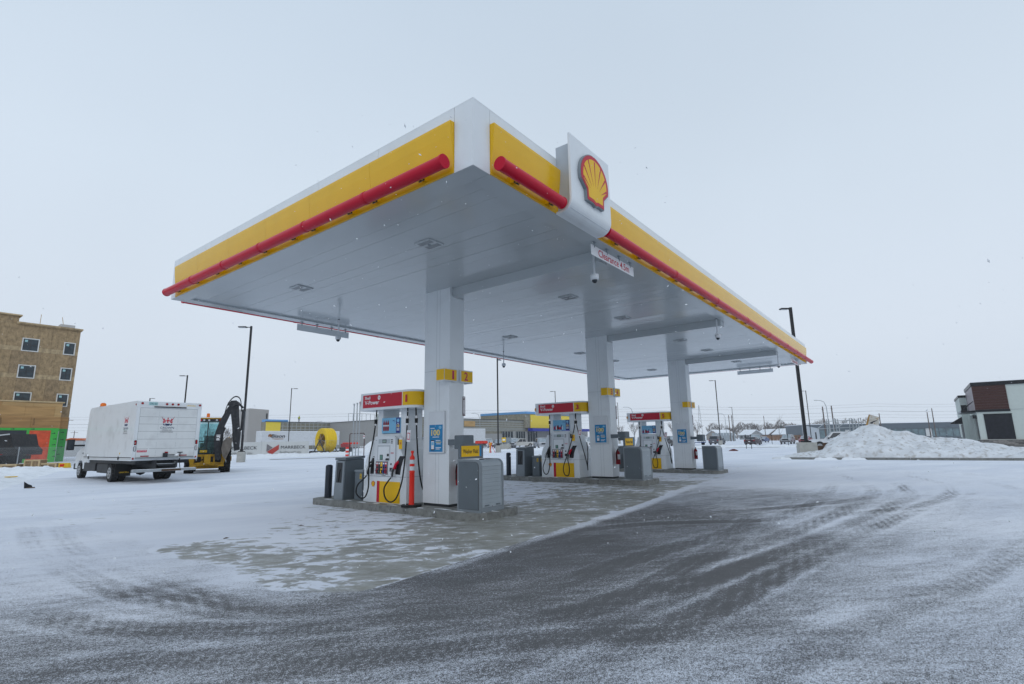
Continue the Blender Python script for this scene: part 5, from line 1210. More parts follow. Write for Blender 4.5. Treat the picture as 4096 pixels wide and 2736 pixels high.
def car(name, kind, label, cat, x, y, heading, paint_m, group='cars parked beyond the forecourt', snowy=True, z=0.0, cap_m=None):
    S_ = SPEC[kind]; w = S_['w']; t = thing(name, label, cat, (x, y, z), R(heading), group)
    b = MB(); b.prism(S_['low'], 'y', -w, w, paint_m); b.build('body', t, bevel=0.06)
    cb, ct, zb, zr = S_['cb'], S_['ct'], S_['belt']+0.002, S_['roof']; wt = w*0.80; wb = w*0.965
    v = [(cb[0], -wb, zb), (cb[1], -wb, zb), (cb[1], wb, zb), (cb[0], wb, zb), (ct[0], -wt, zr), (ct[1], -wt, zr), (ct[1], wt, zr), (ct[0], wt, zr)]
    b = MB(); b.add(v, [(3, 2, 1, 0), (4, 5, 6, 7), (0, 1, 5, 4), (2, 3, 7, 6), (1, 2, 6, 5), (3, 0, 4, 7)], paint_m); cabin = b.build('cabin', t, bevel=0.04)
    def face(i0, i1, j1, j0, u0, u1, v0, v1, m, nm):
        A, B_, C_, D2 = (Vector(v[q]) for q in (i0, i1, j1, j0))
        n_ = (B_-A).cross(D2-A).normalized()
        def P(u, q): return (A*(1-u)+B_*u)*(1-q)+(D2*(1-u)+C_*u)*q+n_*0.012
        bb = MB(); bb.add([P(u0, v0), P(u1, v0), P(u1, v1), P(u0, v1)], [(0, 1, 2, 3)], m); bb.build(nm, cabin)
    for (i0, i1, j1, j0) in ((0, 1, 5, 4), (2, 3, 7, 6)):
        cuts = {'suv': [(0.06, 0.30), (0.33, 0.60), (0.63, 0.90)], 'sedan': [(0.12, 0.48), (0.52, 0.88)], 'pickup': [(0.06, 0.42), (0.46, 0.88)], 'van': [(0.70, 0.90)] }[kind]
        for (a, c_) in cuts:
            if i0 == 2: a, c_ = 1-c_, 1-a
            face(i0, i1, j1, j0, a, c_, 0.12, 0.86, glass_d, 'side_window')
    gm = mat('frosted_windscreen', (0.30, 0.35, 0.39), 0.35, var=0.35, scale=2.5)
    face(1, 2, 6, 5, 0.06, 0.94, 0.10, 0.92, gm if snowy else glass_d, 'windscreen'); face(3, 0, 4, 7, 0.08, 0.92, 0.15, 0.88, glass_d, 'rear_window')
    for ax in S_['ax']:
        for sy in (-1, 1):
            r_ = S_['r']; b = MB(); yy = sy*(w-0.11)
            b.cyl((ax, yy-0.11, r_), (ax, yy+0.11, r_), r_, tyre_m, n=14); wo_ = b.build('wheel', t)
            b = MB(); b.cyl((ax, sy*(w-0.002), r_), (ax, sy*(w+0.012), r_), r_*0.62, rim_m, n=12); b.build('rim', wo_)
            b = MB(); P = [(ax+(r_+0.07)*math.cos(R(a)), r_+(r_+0.07)*math.sin(R(a))) for a in range(0, 181, 20)]; b.prism(P, 'y', sy*(w-0.05), sy*(w+0.003), black); b.build('wheel_arch', t)
    fx = max(p[0] for p in S_['low']); rx = min(p[0] for p in S_['low']); zl = S_['belt']-0.24
    for sy in (-1, 1):
        b = MB(); b.box(fx-0.22, fx-0.0, sy*(w-0.08)-0.17*(sy > 0), sy*(w-0.08)+0.17*(sy < 0), zl, zl+0.15, lamp_w); b.build('headlight', t)
        b = MB(); b.box(rx-0.012, rx+0.05, sy*(w-0.02)-0.20*(sy > 0), sy*(w-0.02)+0.20*(sy < 0), zl, zl+0.2, lamp_r); b.build('tail_light', t)
    b = MB(); b.box(fx-0.04, fx+0.012, -w*0.52, w*0.52, zl-0.10, zl+0.13, dark); b.build('grille', t)
    b = MB(); b.box(fx-0.05, fx+0.03, -w*0.94, w*0.94, 0.38, 0.56, mat('bumper_grey', (0.10, 0.10, 0.11)) if kind != 'pickup' else chrome); b.build('front_bumper', t)
    b = MB(); b.box(rx-0.04, rx+0.04, -w*0.94, w*0.94, 0.40, 0.58, mat('bumper_grey', (0.10, 0.10, 0.11))); b.build('rear_bumper', t)
    b = MB(); b.box(rx-0.046, rx-0.0405, -0.16, 0.16, 0.60, 0.72, ink_w); b.build('rear_plate', t)
    for sy in (-1, 1):
        b = MB(); b.box(cb[1]-0.35, cb[1]-0.2, sy*(wb+0.02)-0.0, sy*(wb+0.22), zb+0.02, zb+0.17, blackp); b.build('wing_mirror', t)
    if kind == 'pickup' and cap_m is None:
        b = MB(); b.box(-2.84, -1.08, -w+0.1, w-0.1, 1.095, 1.13, snow); b.build('bed_snow', t)
    if cap_m is not None:
        b = MB(); b.prism([(-w+0.06, 1.112), (-w+0.12, 1.9), (w-0.12, 1.9), (w-0.06, 1.112)], 'x', -2.88, -1.04, cap_m); b.box(-2.5, -1.3, -w+0.03, -w+0.06, 1.3, 1.75, glass_d); b.box(-2.5, -1.3, w-0.06, w-0.03, 1.3, 1.75, glass_d); b.build('bed_cap', t)
    if snowy:
        b = MB(); n = 7; vs = []
        for i in range(n):
            for j in range(4):
                u = i/(n-1); q = j/3
                vs.append((ct[0]+(ct[1]-ct[0])*u, -wt*0.97+2*wt*0.97*q, zr+0.012+0.05*math.sin(PI*min(max(u, 0.08), 0.92))*math.sin(PI*(0.15+0.7*q))))
        b.add(vs, [(i*4+j, i*4+4+j, i*4+5+j, i*4+1+j) for i in range(n-1) for j in range(3)], snow, True)
        b.add([(cb[1]+0.08, -w*0.8, S_['belt']+0.03), (fx-0.35, -w*0.72, S_['belt']-0.03), (fx-0.35, w*0.72, S_['belt']-0.03), (cb[1]+0.08, w*0.8, S_['belt']+0.03)], [(0, 1, 2, 3)], snow)
        if kind == 'sedan': b.add([(-2.25, -w*0.8, 1.0), (-1.75, -w*0.85, 1.02), (-1.75, w*0.85, 1.02), (-2.25, w*0.8, 1.0)], [(0, 1, 2, 3)], snow)
        b.build('snow_cover', t)
    return t
# row seen between the first two columns; heading 0 = facing away along the canopy
car('parked_suv', 'suv', 'dark grey snow dusted off roader with bright nose beside the thin black pole', 'car', 81.5, 66.6, -140, P_GREY)
car('parked_suv', 'suv', 'silver car partly hidden by the pale electrical box', 'car', 80.9, 63.2, -130, P_SILVER)
car('parked_pickup', 'pickup', 'dirty white crew cab pickup seen side on beside the middle pump', 'pickup truck', 85.2, 63.6, 150, P_DIRTYW)
car('parked_suv', 'pickup', 'white faced pickup with dark grille just left of the middle pump'.replace('left of', 'before'), 'pickup truck', 70.8, 48.2, -135, P_SILVER)
car('parked_pickup', 'pickup', 'white pickup front seen between the middle pump and its column', 'pickup truck', 61.9, 33.2, -150, P_WHITE)
car('parked_pickup', 'pickup', 'black pickup seen between the far pump and far column', 'pickup truck', 94.0, 34.0, -140, P_BLACK)
car('parked_pickup', 'pickup', 'white pickup seen through the gap between nearest pump and column', 'pickup truck', 68.0, 72.5, 165, P_DIRTYW)
far_cars = [(96, 82, 'van', P_WHITE, 'white van in the rear parking row near the store wall'), (99.5, 76.5, 'van', P_WHITE, 'second white van in the rear parking row'),
            (104, 72, 'suv', P_WHITE, 'snow covered white car roof behind the dirty pickup'), (100.5, 66, 'suv', P_BLACK, 'dark suv with snowy roof in the rear row'), (97, 60.0, 'sedan', P_SILVER, 'silver sedan in the rear row near the blue awning'),
            (92, 47, 'van', P_WHITE, 'white van behind the gap right of the middle pump'.replace('right of', 'beyond')), (86, 43.4, 'sedan', P_GREY, 'dark sedan beyond the middle pump hoses'), (92, 88, 'suv', P_WHITE, 'snow covered car in front of the white trailer'),
            (110, 62, 'van', P_WHITE, 'white cargo van below the blue awning'), (86.5, 74.5, 'sedan', P_WHITE, 'low snow buried sedan behind the road sign tripod')]
for (x, y, k_, p_, lab) in far_cars:
    car({'van': 'parked_van', 'suv': 'parked_suv', 'sedan': 'parked_sedan'}[k_], k_, lab, {'van': 'van', 'suv': 'car', 'sedan': 'car'}[k_], x, y, random.uniform(-150, -120), p_)
car('parked_suv', 'suv', 'dark grey people carrier seen from behind next to the concrete pole base', 'car', 102.6, 28.3, 0, P_GREY)
car('parked_sedan', 'sedan', 'dark maroon sedan with red tail lamps behind two thin stakes', 'car', 96.6, 20.3, 0, P_MAROON, snowy=True)
car('parked_pickup', 'pickup', 'grey pickup parked just behind the dark maroon sedan', 'pickup truck', 109.8, 22.9, 195, P_SILVER)
car('parked_sedan', 'sedan', 'blue car partly hidden behind the grey pickup', 'car', 140.5, 28.3, 180, P_BLUE)
car('parked_suv', 'suv', 'snowy silver suv facing the camera behind a thin stake', 'car', 107.5, 16.7, 180, P_SILVER)
car('parked_sedan', 'sedan', 'bright red car with snow on its roof beside the big black pole', 'car', 112.0, 14.4, 182, P_RED)
car('parked_pickup', 'pickup', 'white pickup with a dark bed cap parked behind the snow heap', 'pickup truck', 62.4, 3.35, 102, P_WHITE, cap_m=glass_d)
t = thing('utility_trailer', 'small blue framed utility trailer behind the far cabinet', 'trailer', (103.0, 32.2, 0), R(40))
b = MB(); b.box(-1.8, 1.8, -0.9, 0.9, 0.45, 0.58, P_BLUE); b.build('deck', t)
for sy in (-1, 1):
    b = MB(); b.box(-1.8, 1.8, sy*0.88-0.03, sy*0.88+0.03, 0.85, 0.92, P_BLUE); b.build('side_rail', t)
    for ax in (-0.4, 0.4):
        b = MB(); b.cyl((ax, sy*0.93, 0.33), (ax, sy*1.1, 0.33), 0.33, tyre_m, n=12); b.build('wheel', t)
for ax in (-1.7, -0.6, 0.6, 1.7):
    b = MB(); b.box(ax-0.03, ax+0.03, -0.91, -0.85, 0.58, 0.85, P_BLUE); b.build('rail_post', t)
# black dump trailer behind the chain link fence
dt = thing('dump_trailer', 'black steel dump trailer behind the chain link fence', 'trailer', (4.2, 60.6, 0), R(-53))
dk = mat('black_steel_worn', (0.018, 0.019, 0.021), 0.5, var=0.3, dirt=((0.07, 0.05, 0.04), 0.6))
b = MB(); b.prism([(-5.0, 0.95), (-5.0, 2.5), (2.75, 2.76), (3.1, 1.75), (3.55, 1.35), (3.5, 0.95)], 'y', -1.2, 1.2, dk); b.build('dump_body', dt, bevel=0.03)
b = MB()
for xx in np.arange(-4.6, 2.6, 0.9): b.box(xx, xx+0.12, -1.26, -1.202, 1.0, 2.35, dk)
b.box(-4.9, 2.7, -1.27, -1.203, 2.36, 2.5, dk); b.build('side_ribs', dt)
b = MB(); b.tube([(-3.2, -1.32, 1.3), (0.8, -1.32, 2.30), (1.7, -1.32, 2.62), (2.75, -1.32, 2.72)], 0.055, mat('pale_pipe', (0.50, 0.52, 0.52), 0.4), n=8); b.build('tarp_arm', dt)
b = MB(); b.box(-5.0, 3.2, -0.5, 0.5, 0.6, 0.93, dk); b.build('chassis', dt)
for ax in (-1.2, 0.0, 1.2):
    for sy in (-1, 1):
        b = MB(); b.cyl((ax, sy*0.85, 0.5), (ax, sy*1.18, 0.5), 0.5, tyre_m, n=16); wo_ = b.build('wheel', dt)
        b = MB(); b.cyl((ax, sy*1.18, 0.5), (ax, sy*1.20, 0.5), 0.28, dk, n=12); b.build('rim', wo_)
b = MB(); b.box(1.7, 2.3, -1.25, -1.203, 1.0, 1.06, lamp_r); b.build('reflector', dt)

# ------------------------------------------------------------------ wooden building under construction
def window(par, x0, x1, z0, z1, y, face='y'):
    b = MB(); fr = mat('house_wrap_white', (0.62, 0.62, 0.60), 0.6)
    w_ = 0.10
    for (a, c_, d_, e_) in ((x0-w_, x1+w_, z1, z1+w_), (x0-w_, x1+w_, z0-w_, z0), (x0-w_, x0, z0, z1), (x1, x1+w_, z0, z1)): b.box(a, c_, y-0.05, y-0.004, d_, e_, fr)
    f_ = b.build('window', par)
    b = MB(); b.box(x0, x1, y-0.03, y-0.006, z0, z1, mat('window_pane_dark', (0.04, 0.055, 0.065), 0.1, var=0.3, scale=1.5)); b.build('pane', f_)
    b = MB()
    xm = (x0+x1)/2; zm = (z0+z1)/2
    b.box(xm-0.03, xm+0.03, y-0.045, y-0.031, z0, z1, dark); b.box(x0, xm-0.031, y-0.045, y-0.031, zm-0.03, zm+0.03, dark); b.box(xm+0.031, x1, y-0.045, y-0.031, zm-0.03, zm+0.03, dark)
    for q in ((x0, x0+0.05), (x1-0.05, x1)): b.box(q[0], q[1], y-0.046, y-0.032, z0, z1, dark)
    b.build('frame', f_)
    b = MB(); b.box(x0+0.12, x0+0.36, y-0.048, y-0.0465, z1-0.34, z1-0.10, mat('sticker_teal', (0.30, 0.50, 0.52), 0.5)); b.build('sticker', f_)
bt = thing('wooden_building', 'unfinished multi storey building sheathed in wood boards with a green ground floor', 'building', (0, 72.2, 0))
b = MB(); b.box(-30, 11.68, 0.03, 18, 0, 14.95, osb); b.box(-30, 6.3, 0.02, 17.9, 14.95, 15.7, osb); b.build('wall', bt)
osb2 = mat('osb_board_b', (0.40, 0.30, 0.175), 0.8, var=0.30, scale=2.2, stretch=(1.6, 1, 1), dirt=((0.17, 0.12, 0.07), 0.5))
osb3 = mat('osb_board_c', (0.28, 0.20, 0.115), 0.8, var=0.30, scale=2.2, stretch=(1.6, 1, 1), dirt=((0.13, 0.09, 0.05), 0.6))
z = 6.55; row = 0
while z < 14.9:
    h_ = 2.44 if row % 2 == 0 else 0.5
    h_ = min(h_, 14.93-z); x = 11.7
    mm = [osb, osb3] if row % 2 == 0 else [osb2, osb2]
    k = 0
    while x > -4:
        w_ = 1.22 if row % 2 == 0 else 2.44
        if k == 0 and row % 4 == 2: w_ *= 0.6
        b = MB(); b.box(x-w_+0.006, x-0.006, -0.012+random.uniform(-0.003, 0.003), 0.029, z+0.006, z+h_-0.006, random.choice(mm)); b.build('osb_panel', bt); x -= w_; k += 1
    z += h_; row += 1
b = MB(); b.box(6.1, 11.86, -0.25, 18.3, 14.90, 15.08, osb2); b.box(6.1, 11.78, -0.15, 18.2, 14.78, 14.899, osb); b.build('cornice', bt)
b = MB(); b.box(-30, 6.5, -0.25, 18, 15.71, 15.85, lumber); b.build('cornice', bt)
b = MB(); b.box(9.9, 11.2, 0.4, 1.5, 15.17, 15.5, mat('roof_hatch', (0.5, 0.5, 0.5))); b.build('roof_hatch', bt)
for xx in (8.2, 10.3): 
    b = MB(); b.beam((xx, 1, 15.17), (xx+(0.0 if xx < 9 else -0.25), 1, 16.4), 0.05, 0.05, lumber); b.build('roof_post', bt)
for (x0, x1) in ((6.90, 8.14), (10.44, 11.30), (3.3, 4.5), (-0.2, 1.0)):
    for z0 in (6.15, 9.10, 12.04): window(bt, x0, x1, z0, z0+1.25, -0.015)
# porch volume
b = MB(); b.box(-30, 10.75, -0.97, -0.02, 0, 6.38, ply); pw = b.build('porch_wall', bt)
ply2 = mat('plywood_b', (0.36, 0.205, 0.08), 0.75, var=0.25, scale=1.2, stretch=(0.4, 1, 4)); ply3 = mat('plywood_c', (0.47, 0.30, 0.13), 0.75, var=0.2, scale=1.2, stretch=(0.4, 1, 4))
for zr, (z0, z1) in enumerate(((3.66, 4.87), (4.87, 5.95), (5.95, 6.38))):
    x = 10.8-(0.6 if zr == 1 else 0.0); 
    if zr == 1:
        b = MB(); b.box(x+0.005, 10.795, -1.0, -0.975, z0+0.005, z1-0.005, ply3); b.build('plywood_sheet', bt)
    while x > -4:
        b = MB(); b.box(x-2.43, x-0.006, -1.0+random.uniform(-0.004, 0.004), -0.972, z0+0.006, z1-0.006, random.choice([ply, ply, ply2, ply3])); b.build('plywood_sheet', bt); x -= 2.44
b = MB(); b.box(-30, 10.95, -1.12, -0.02, 6.385, 6.52, lumber); b.build('porch_parapet', bt)
for xx in (3.9, 6.5, 9.1):
    b = MB(); b.text('YELLOW', (xx-0.5, -1.006, 4.3), ZN, -XN, 0.14, mat('stamp_brown', (0.12, 0.07, 0.035), 0.8), w=0.8, off=0.002); b.build('board_stamp', bt)
for z0, z1, m_ in ((3.62, 4.9, ply2), (4.9, 6.4, osb3)):
    b = MB(); b.box(10.80, 11.70, -0.03, 0.0, z0+0.004, z1-0.004, m_); b.build('plywood_sheet', bt)
green = mat('green_sheathing', (0.055, 0.42, 0.065), 0.55, var=0.08); green2 = mat('green_sheathing_b', (0.04, 0.30, 0.06), 0.55, var=0.08)
tarp = mat('orange_tarp', (0.62, 0.085, 0.03), 0.35, var=0.2, scale=2, bump=0.8, bscale=5)
for (x0, x1, z0, z1, y0, m_, nm) in ((-30, 8.14, 3.40, 3.65, -1.01, green, 'green_panel'), (8.15, 10.12, 3.40, 3.65, -1.01, green, 'green_panel'), (8.15, 8.36, 0, 3.40, -1.01, green, 'green_panel'), (10.13, 10.80, 0, 3.65, -1.01, green, 'green_panel')):
    b = MB(); b.box(x0, x1, y0, -0.972, z0+0.004, z1-0.004, m_); b.build(nm, bt)
b = MB(); b.box(10.81, 11.70, -0.035, 0.0, 0, 3.61, green2); b.build('green_panel', bt)
b = MB(); b.box(10.745, 10.79, -1.03, -1.0, 0, 3.3, steel); b.build('corner_flashing', bt)
rt = random.Random(5); b = MB(); nx, nz_ = 12, 14; vs = []
for j in range(nz_+1):
    for i in range(nx+1):
        e_ = 0 if i in (0, nx) or j in (0, nz_) else 1
        vs.append((8.38+(10.11-8.38)*i/nx, -0.975-e_*abs(0.02+0.06*mnoise.noise(Vector((i*0.5, j*0.35+i*0.4, 0)))), 0.25+3.13*j/nz_))
b.add(vs, [(j*(nx+1)+i, j*(nx+1)+i+1, (j+1)*(nx+1)+i+1, (j+1)*(nx+1)+i) for j in range(nz_) for i in range(nx)], tarp, True); b.build('orange_tarp', bt)
b = MB(); b.box(-6, 8.13, -0.985, -0.972, 2.6, 3.39, glass_d); b.box(-6, 8.13, -0.985, -0.972, 0, 2.55, mat('opening_dark', (0.02, 0.022, 0.024))); b.box(-6, 8.13, -1.0, -0.986, 2.55, 2.6, steel); b.build('dark_opening', bt)
b = MB()
for k in range(16):
    xx, zz = rt.uniform(8.5, 11.5), 3.52
    if k < 7: xx, zz = -1+k*1.6, 3.52
    elif k < 12: xx, zz = 10.35+rt.uniform(0, 0.3), 0.6+(k-7)*0.62
    else: xx, zz = 11.1+rt.uniform(0, 0.3), 0.8+(k-12)*0.8
    y_ = -1.012 if xx < 10.8 else -0.037
    b.plate((xx, y_, zz), XN, ZN, [(-0.14, -0.03), (0.08, -0.03), (0.08, -0.08), (0.18, 0.02), (0.06, 0.10), (0.06, 0.04), (-0.14, 0.03)], ink, 0.001)
b.build('printed_marks', bt)['kind'] = 'stuff'

# crates, fence and litter in front of it
def crate(x0, y0, x1, y1, h, label):
    L_ = math.hypot(x1-x0, y1-y0); a = math.atan2(y1-y0, x1-x0)
    t = thing('wooden_crate', label, 'crate', (x0, y0, 0), a, 'timber crates along the fence')
    b = MB(); b.box(0.03, L_-0.03, 0.05, 0.7, 0, h-0.04, mat('osb_plain', (0.24, 0.17, 0.10), 0.8, var=0.3, scale=6)); b.build('panel', t)
    for (a0, a1, z0, z1) in ((0, 0.1, 0, h), (L_-0.1, L_, 0, h), (0.102, L_-0.102, h-0.10, h), (0.102, L_-0.102, 0, 0.09)):
        b = MB(); b.box(a0, a1, 0.0, 0.049, z0, z1, lumber); b.build('frame_board', t)
    b = MB(); b.box(0, L_, 0.05, 0.72, h-0.035, h, lumber); b.build('top_board', t)
    b = MB(); b.box(L_/2-0.05, L_/2+0.05, 0.0, 0.048, 0.092, h-0.102, lumber); b.build('frame_board', t)
crate(4.36, 48.0, 5.08, 47.15, 0.68, 'tallest pale timber crate beside the fence post')
crate(5.1, 47.3, 6.0, 46.9, 0.42, 'long low timber crate between the tall crate and the truck')
crate(2.6, 49.4, 3.95, 47.85, 0.40, 'low timber crate half buried in snow at the frame edge'.replace('at the frame edge', 'beyond the rough snow'))
t = thing('yellow_barrier', 'yellow plastic barrier half buried beside the truck front wheel', 'barrier', (6.46, 48.7, 0), R(-53))
b = MB(); b.prism([(-0.2, 0), (-0.08, 0.36), (0.08, 0.36), (0.2, 0)], 'x', 0, 0.9, haz); b.build('body', t); b = MB(); b.box(0.3, 0.6, -0.17, -0.11, 0.1, 0.28, orange); b.build('panel', t)
wire_m = mat('fence_wire', (0.30, 0.32, 0.33), 0.5, metal=0.4)
cf = thing('chain_link_fence', 'low chain link fence in front of the black trailer and timber building', 'fence', (0, 51.2, 0))
x_posts = [(-6, 1.1), (-0.8, 0.4), (4.5, -0.1), (9.6, 1.4)]
for (xp, yp) in x_posts:
    b = MB(); b.cyl((xp, yp, 0), (xp, yp, 1.62), 0.035, steel, n=8); b.build('post', cf)
b = MB()
for (a, c_) in zip(x_posts[:-1], x_posts[1:]):
    A_ = Vector((a[0], a[1], 0)); D_v = Vector((c_[0]-a[0], c_[1]-a[1], 0)); L_ = D_v.length; D_v.normalize(); hh = 1.55
    n_ = int((L_+hh)/0.11)
    for k in range(n_):
        s0 = k*0.11-hh
        for sg in (1, -1):
            p = []
            a0, a1 = (s0, s0+hh) if sg > 0 else (s0+hh, s0)
            z0, z1 = 0.0, hh
            lo, hi = min(a0, a1), max(a0, a1)
            def at_(s__): return z0+(s__-a0)/(a1-a0)*(z1-z0)
            l2, h2 = max(lo, 0), min(hi, L_)
            if h2-l2 < 0.02: continue
            b.beam(A_+D_v*l2+ZN*at_(l2), A_+D_v*h2+ZN*at_(h2), 0.006, 0.006, wire_m)
    b.beam(A_+ZN*1.56, A_+D_v*L_+ZN*1.56, 0.012, 0.012, wire_m)
b.build('wire_mesh', cf)['kind'] = 'stuff'
t = thing('dark_scrap', 'dark torn scrap standing out of the snow near the truck', 'debris', (0.38, 23.0, 0.02)); t.scale = (0.6, 0.6, 0.75)
b = MB(); b.add([(-0.22, 0.05, 0), (0.18, -0.05, 0), (0.10, 0.1, 0.06), (-0.26, 0.05, 0.34), (-0.05, 0.0, 0.20), (0.12, -0.02, 0.14)], [(0, 4, 3), (0, 1, 5, 4), (1, 2, 5), (2, 4, 5), (0, 2, 1), (3, 4, 2, 0)], blackp); b.build('flap', t)
b = MB(); b.box(-0.1, 0.28, -0.08, 0.05, 0.0, 0.05, mat('bark_brown', (0.10, 0.07, 0.05), 0.9)); b.build('base', t)
t = thing('yellow_litter', 'small yellow strip lying on the rough snow', 'litter', (1.0, 30.2, 0.18)); b = MB(); b.box(-0.25, 0.2, -0.05, 0.05, 0, 0.04, haz); b.build('strip', t)
for (x, y, a, lab) in ((-0.28, 5.18, 20, 'small brown leaf scrap on the snowy slab'), (1.12, 5.33, -20, 'thin dark twig on the snow before the nearest island')):
    t = thing('leaf_scrap', lab, 'litter', (x, y, 0.008), R(a)); b = MB(); b.add([(-0.07, 0, 0), (0, 0.02, 0.012), (0.07, 0.0, 0.0), (0.0, -0.02, 0.004), (0, 0, 0.018)], [(0, 1, 4), (1, 2, 4), (2, 3, 4), (3, 0, 4)], mat('bark_brown', (0.10, 0.07, 0.05))); b.build('leaf', t)
t = thing('site_trailer', 'low white site office with an orange roof beyond the truck', 'building', (20.2, 113.4, 0), R(-52))
b = MB(); b.box(-3, 3.3, 0, 3, 0, 2.7, mat('site_white', (0.5, 0.52, 0.53))); b.build('wall', t)
b = MB(); b.prism([(-3.2, 2.70), (-0.8, 2.75), (1.2, 3.15), (3.2, 2.95), (3.5, 2.72)], 'y', -0.1, 3.1, mat('site_orange', (0.55, 0.13, 0.04))); b.build('roof', t)
for xx in (-1.4, 0.9):
    b = MB(); b.box(xx, xx+0.9, -0.03, -0.005, 1.2, 2.1, glass_d); b.build('window', t)

# ------------------------------------------------------------------ rough snow banks
def mound(name, x0, x1, y0, y1, hf, res, label=None, m=snow, nz_s=1.3, amp=0.10, stuff=False):
    xs = np.arange(x0, x1+res/2, res); ys = np.arange(y0, y1+res/2, res); vs = []
    for y in ys:
        for x in xs:
            h = hf(x, y)
            n = mnoise.fractal(Vector((x*nz_s, y*nz_s, 3.1)), 1.0, 2.0, 5)
            lump = max(0, mnoise.noise(Vector((x*2.3, y*2.3, 9)))-0.15)
            hh = h+(amp*n+amp*1.2*lump)*min(1, max(0, h*6))-0.03
            vs.append((x, y, hh))
    nx_ = len(xs); fs = [(j*nx_+i, j*nx_+i+1, (j+1)*nx_+i+1, (j+1)*nx_+i) for j in range(len(ys)-1) for i in range(nx_-1)
                         if max(vs[j*nx_+i][2], vs[j*nx_+i+1][2], vs[(j+1)*nx_+i+1][2], vs[(j+1)*nx_+i][2]) > -0.028]
    b = MB(); b.add(vs, fs, m, True); o = b.build(name); o['kind'] = 'structure'; return o
def sst(a, b_, x):
    t = min(1, max(0, (x-a)/(b_-a))); return t*t*(3-2*t)
mound('snow_bank', -14, 6.6, 20.5, 47, lambda x, y: 0.20*sst(0, 1.6, (-0.3+(y-22.3)*0.30)-x)*sst(20.8, 24.5, y)*(1-sst(44, 47, y))+0.10*math.exp(-((y-(43.2-0.1*x))/1.6)**2)*(1-sst(5.2, 6.6, x))*sst(30, 40, y), 0.17, amp=0.17)
mound('snow_bank', 14, 42, 53, 63.5, lambda x, y: 0.32*math.exp(-((y-(61.2-0.19*(x-28)))/1.7)**2)*sst(14, 17, x)*(1-sst(39, 42, x))+0.10*math.exp(-((y-55)/1.5)**2)*sst(14, 20, x)*(1-sst(37, 42, x)), 0.28, amp=0.20)
mound('snow_bank', 40, 82, 33, 66, lambda x, y: (0.22*math.exp(-((y-(62-0.75*(x-40)))/2.2)**2)*sst(40, 48, x)*(1-sst(76, 82, x))), 0.5, amp=0.20, nz_s=0.7)
mound('snow_bank', 46, 56, 60, 74, lambda x, y: 1.9*math.exp(-((x-51)/2.6)**2-((y-67)/3.6)**2), 0.4, amp=0.35, nz_s=0.8)
mound('snow_bank', 69, 80, 9, 26, lambda x, y: 0.30*math.exp(-((x-(76-0.30*(y-14)))/1.2)**2)*sst(9, 11, y)*(1-sst(23, 26, y)), 0.3, amp=0.25, nz_s=0.9)
# big snow heap: crest height measured along y
PR = [(4.2, 0.0), (3.2, 0.18), (2.2, 0.34), (1.6, 0.51), (1.35, 0.95), (0.93, 1.25), (0.42, 1.52), (-0.08, 1.70), (-0.81, 1.98), (-1.33, 2.14), (-1.85, 1.93), (-2.43, 1.68), (-3.0, 1.64), (-3.5, 1.48), (-3.9, 1.32), (-4.46, 1.18), (-5.31, 1.14), (-6.08, 1.02), (-7.17, 0.76), (-8.4, 0.56), (-11, 0.42), (-15, 0.32), (-20, 0.1)]
py_ = np.array([p[0] for p in PR][::-1]); pz_ = np.array([p[1] for p in PR][::-1])
def heap(x, y):
    c = float(np.interp(y, py_, pz_))
    fx = 34.25+0.10*max(0, -y)*0.9-0.02
    d = x-fx
    if d < 0: return 0
    xr = 3.3
    u = d/xr
    f = (0.20*sst(0, 0.15, u)+0.80*(u**1.15)) if u < 1 else math.exp(-((u-1)/0.9)**2)
    return 0.13+(c-0.05)*f
mound('snow_heap', 33.9, 44, -20, 4.2, heap, 0.13, m=snow_dirty, amp=0.12, nz_s=1.6)
b = MB()
for i in range(12):
    y0 = 3.4-2.2*i; xa = 34.02+0.09*max(0, -y0); xb = 34.02+0.09*max(0, -(y0-2.2))
    b.prism([(xa, y0-0.01), (xa+0.16, y0-0.01), (xb+0.16, y0-2.19), (xb, y0-2.19)], 'z', -0.02, 0.135, isl_side)
o = b.build('kerb'); o['kind'] = 'structure'
mound('kerb_snow', 33.7, 34.9, -12, 3.6, lambda x, y: 0.17*math.exp(-((x-(34.08+0.09*max(0, -y)))/0.17)**2)*sst(0.02, 0.22, mnoise.noise(Vector((y*0.8, 7.7, 0)))+0.35*mnoise.noise(Vector((y*2.9, 1.7, 0)))), 0.08, amp=0.03, nz_s=3)
for (p0, p1) in (((71.2, 17.8), (75.3, 11.2)), ((22.5, 47.5), (31.5, 44.5)), ((62, 21), (70.5, 18.6))):
    b = MB(); b.beam((p0[0], p0[1], 0.0), (p1[0], p1[1], 0.0), 0.15, 0.10, isl_side); o = b.build('kerb'); o['kind'] = 'structure'
rnd = random.Random(11)
b = MB()
for k in range(240):
    y = rnd.uniform(-14, 2.5); u = rnd.uniform(0.05, 0.95); x = 34.3+0.09*max(0, -y)+3.2*u; z = heap(x, y); s_ = rnd.uniform(0.012, 0.045)
    n = mnoise.fractal(Vector((x*1.6, y*1.6, 3.1)), 1.0, 2.0, 5); lump = max(0, mnoise.noise(Vector((x*2.3, y*2.3, 9)))-0.15)
    z = z+0.12*n+0.144*lump-0.03
    p = [(x+rnd.uniform(-s_, s_), y+rnd.uniform(-s_*2, s_*2), z+rnd.uniform(-0.01, s_)) for _ in range(4)]
    b.add(p, [(0, 1, 2), (0, 2, 3), (0, 3, 1), (1, 3, 2)], mat('soil_clod', (0.13, 0.10, 0.075), 0.95, var=0.3) if k % 3 else snow)
o = b.build('soil_clods'); o['kind'] = 'stuff'; o['label'] = 'dirt clods scattered over the snow heap'
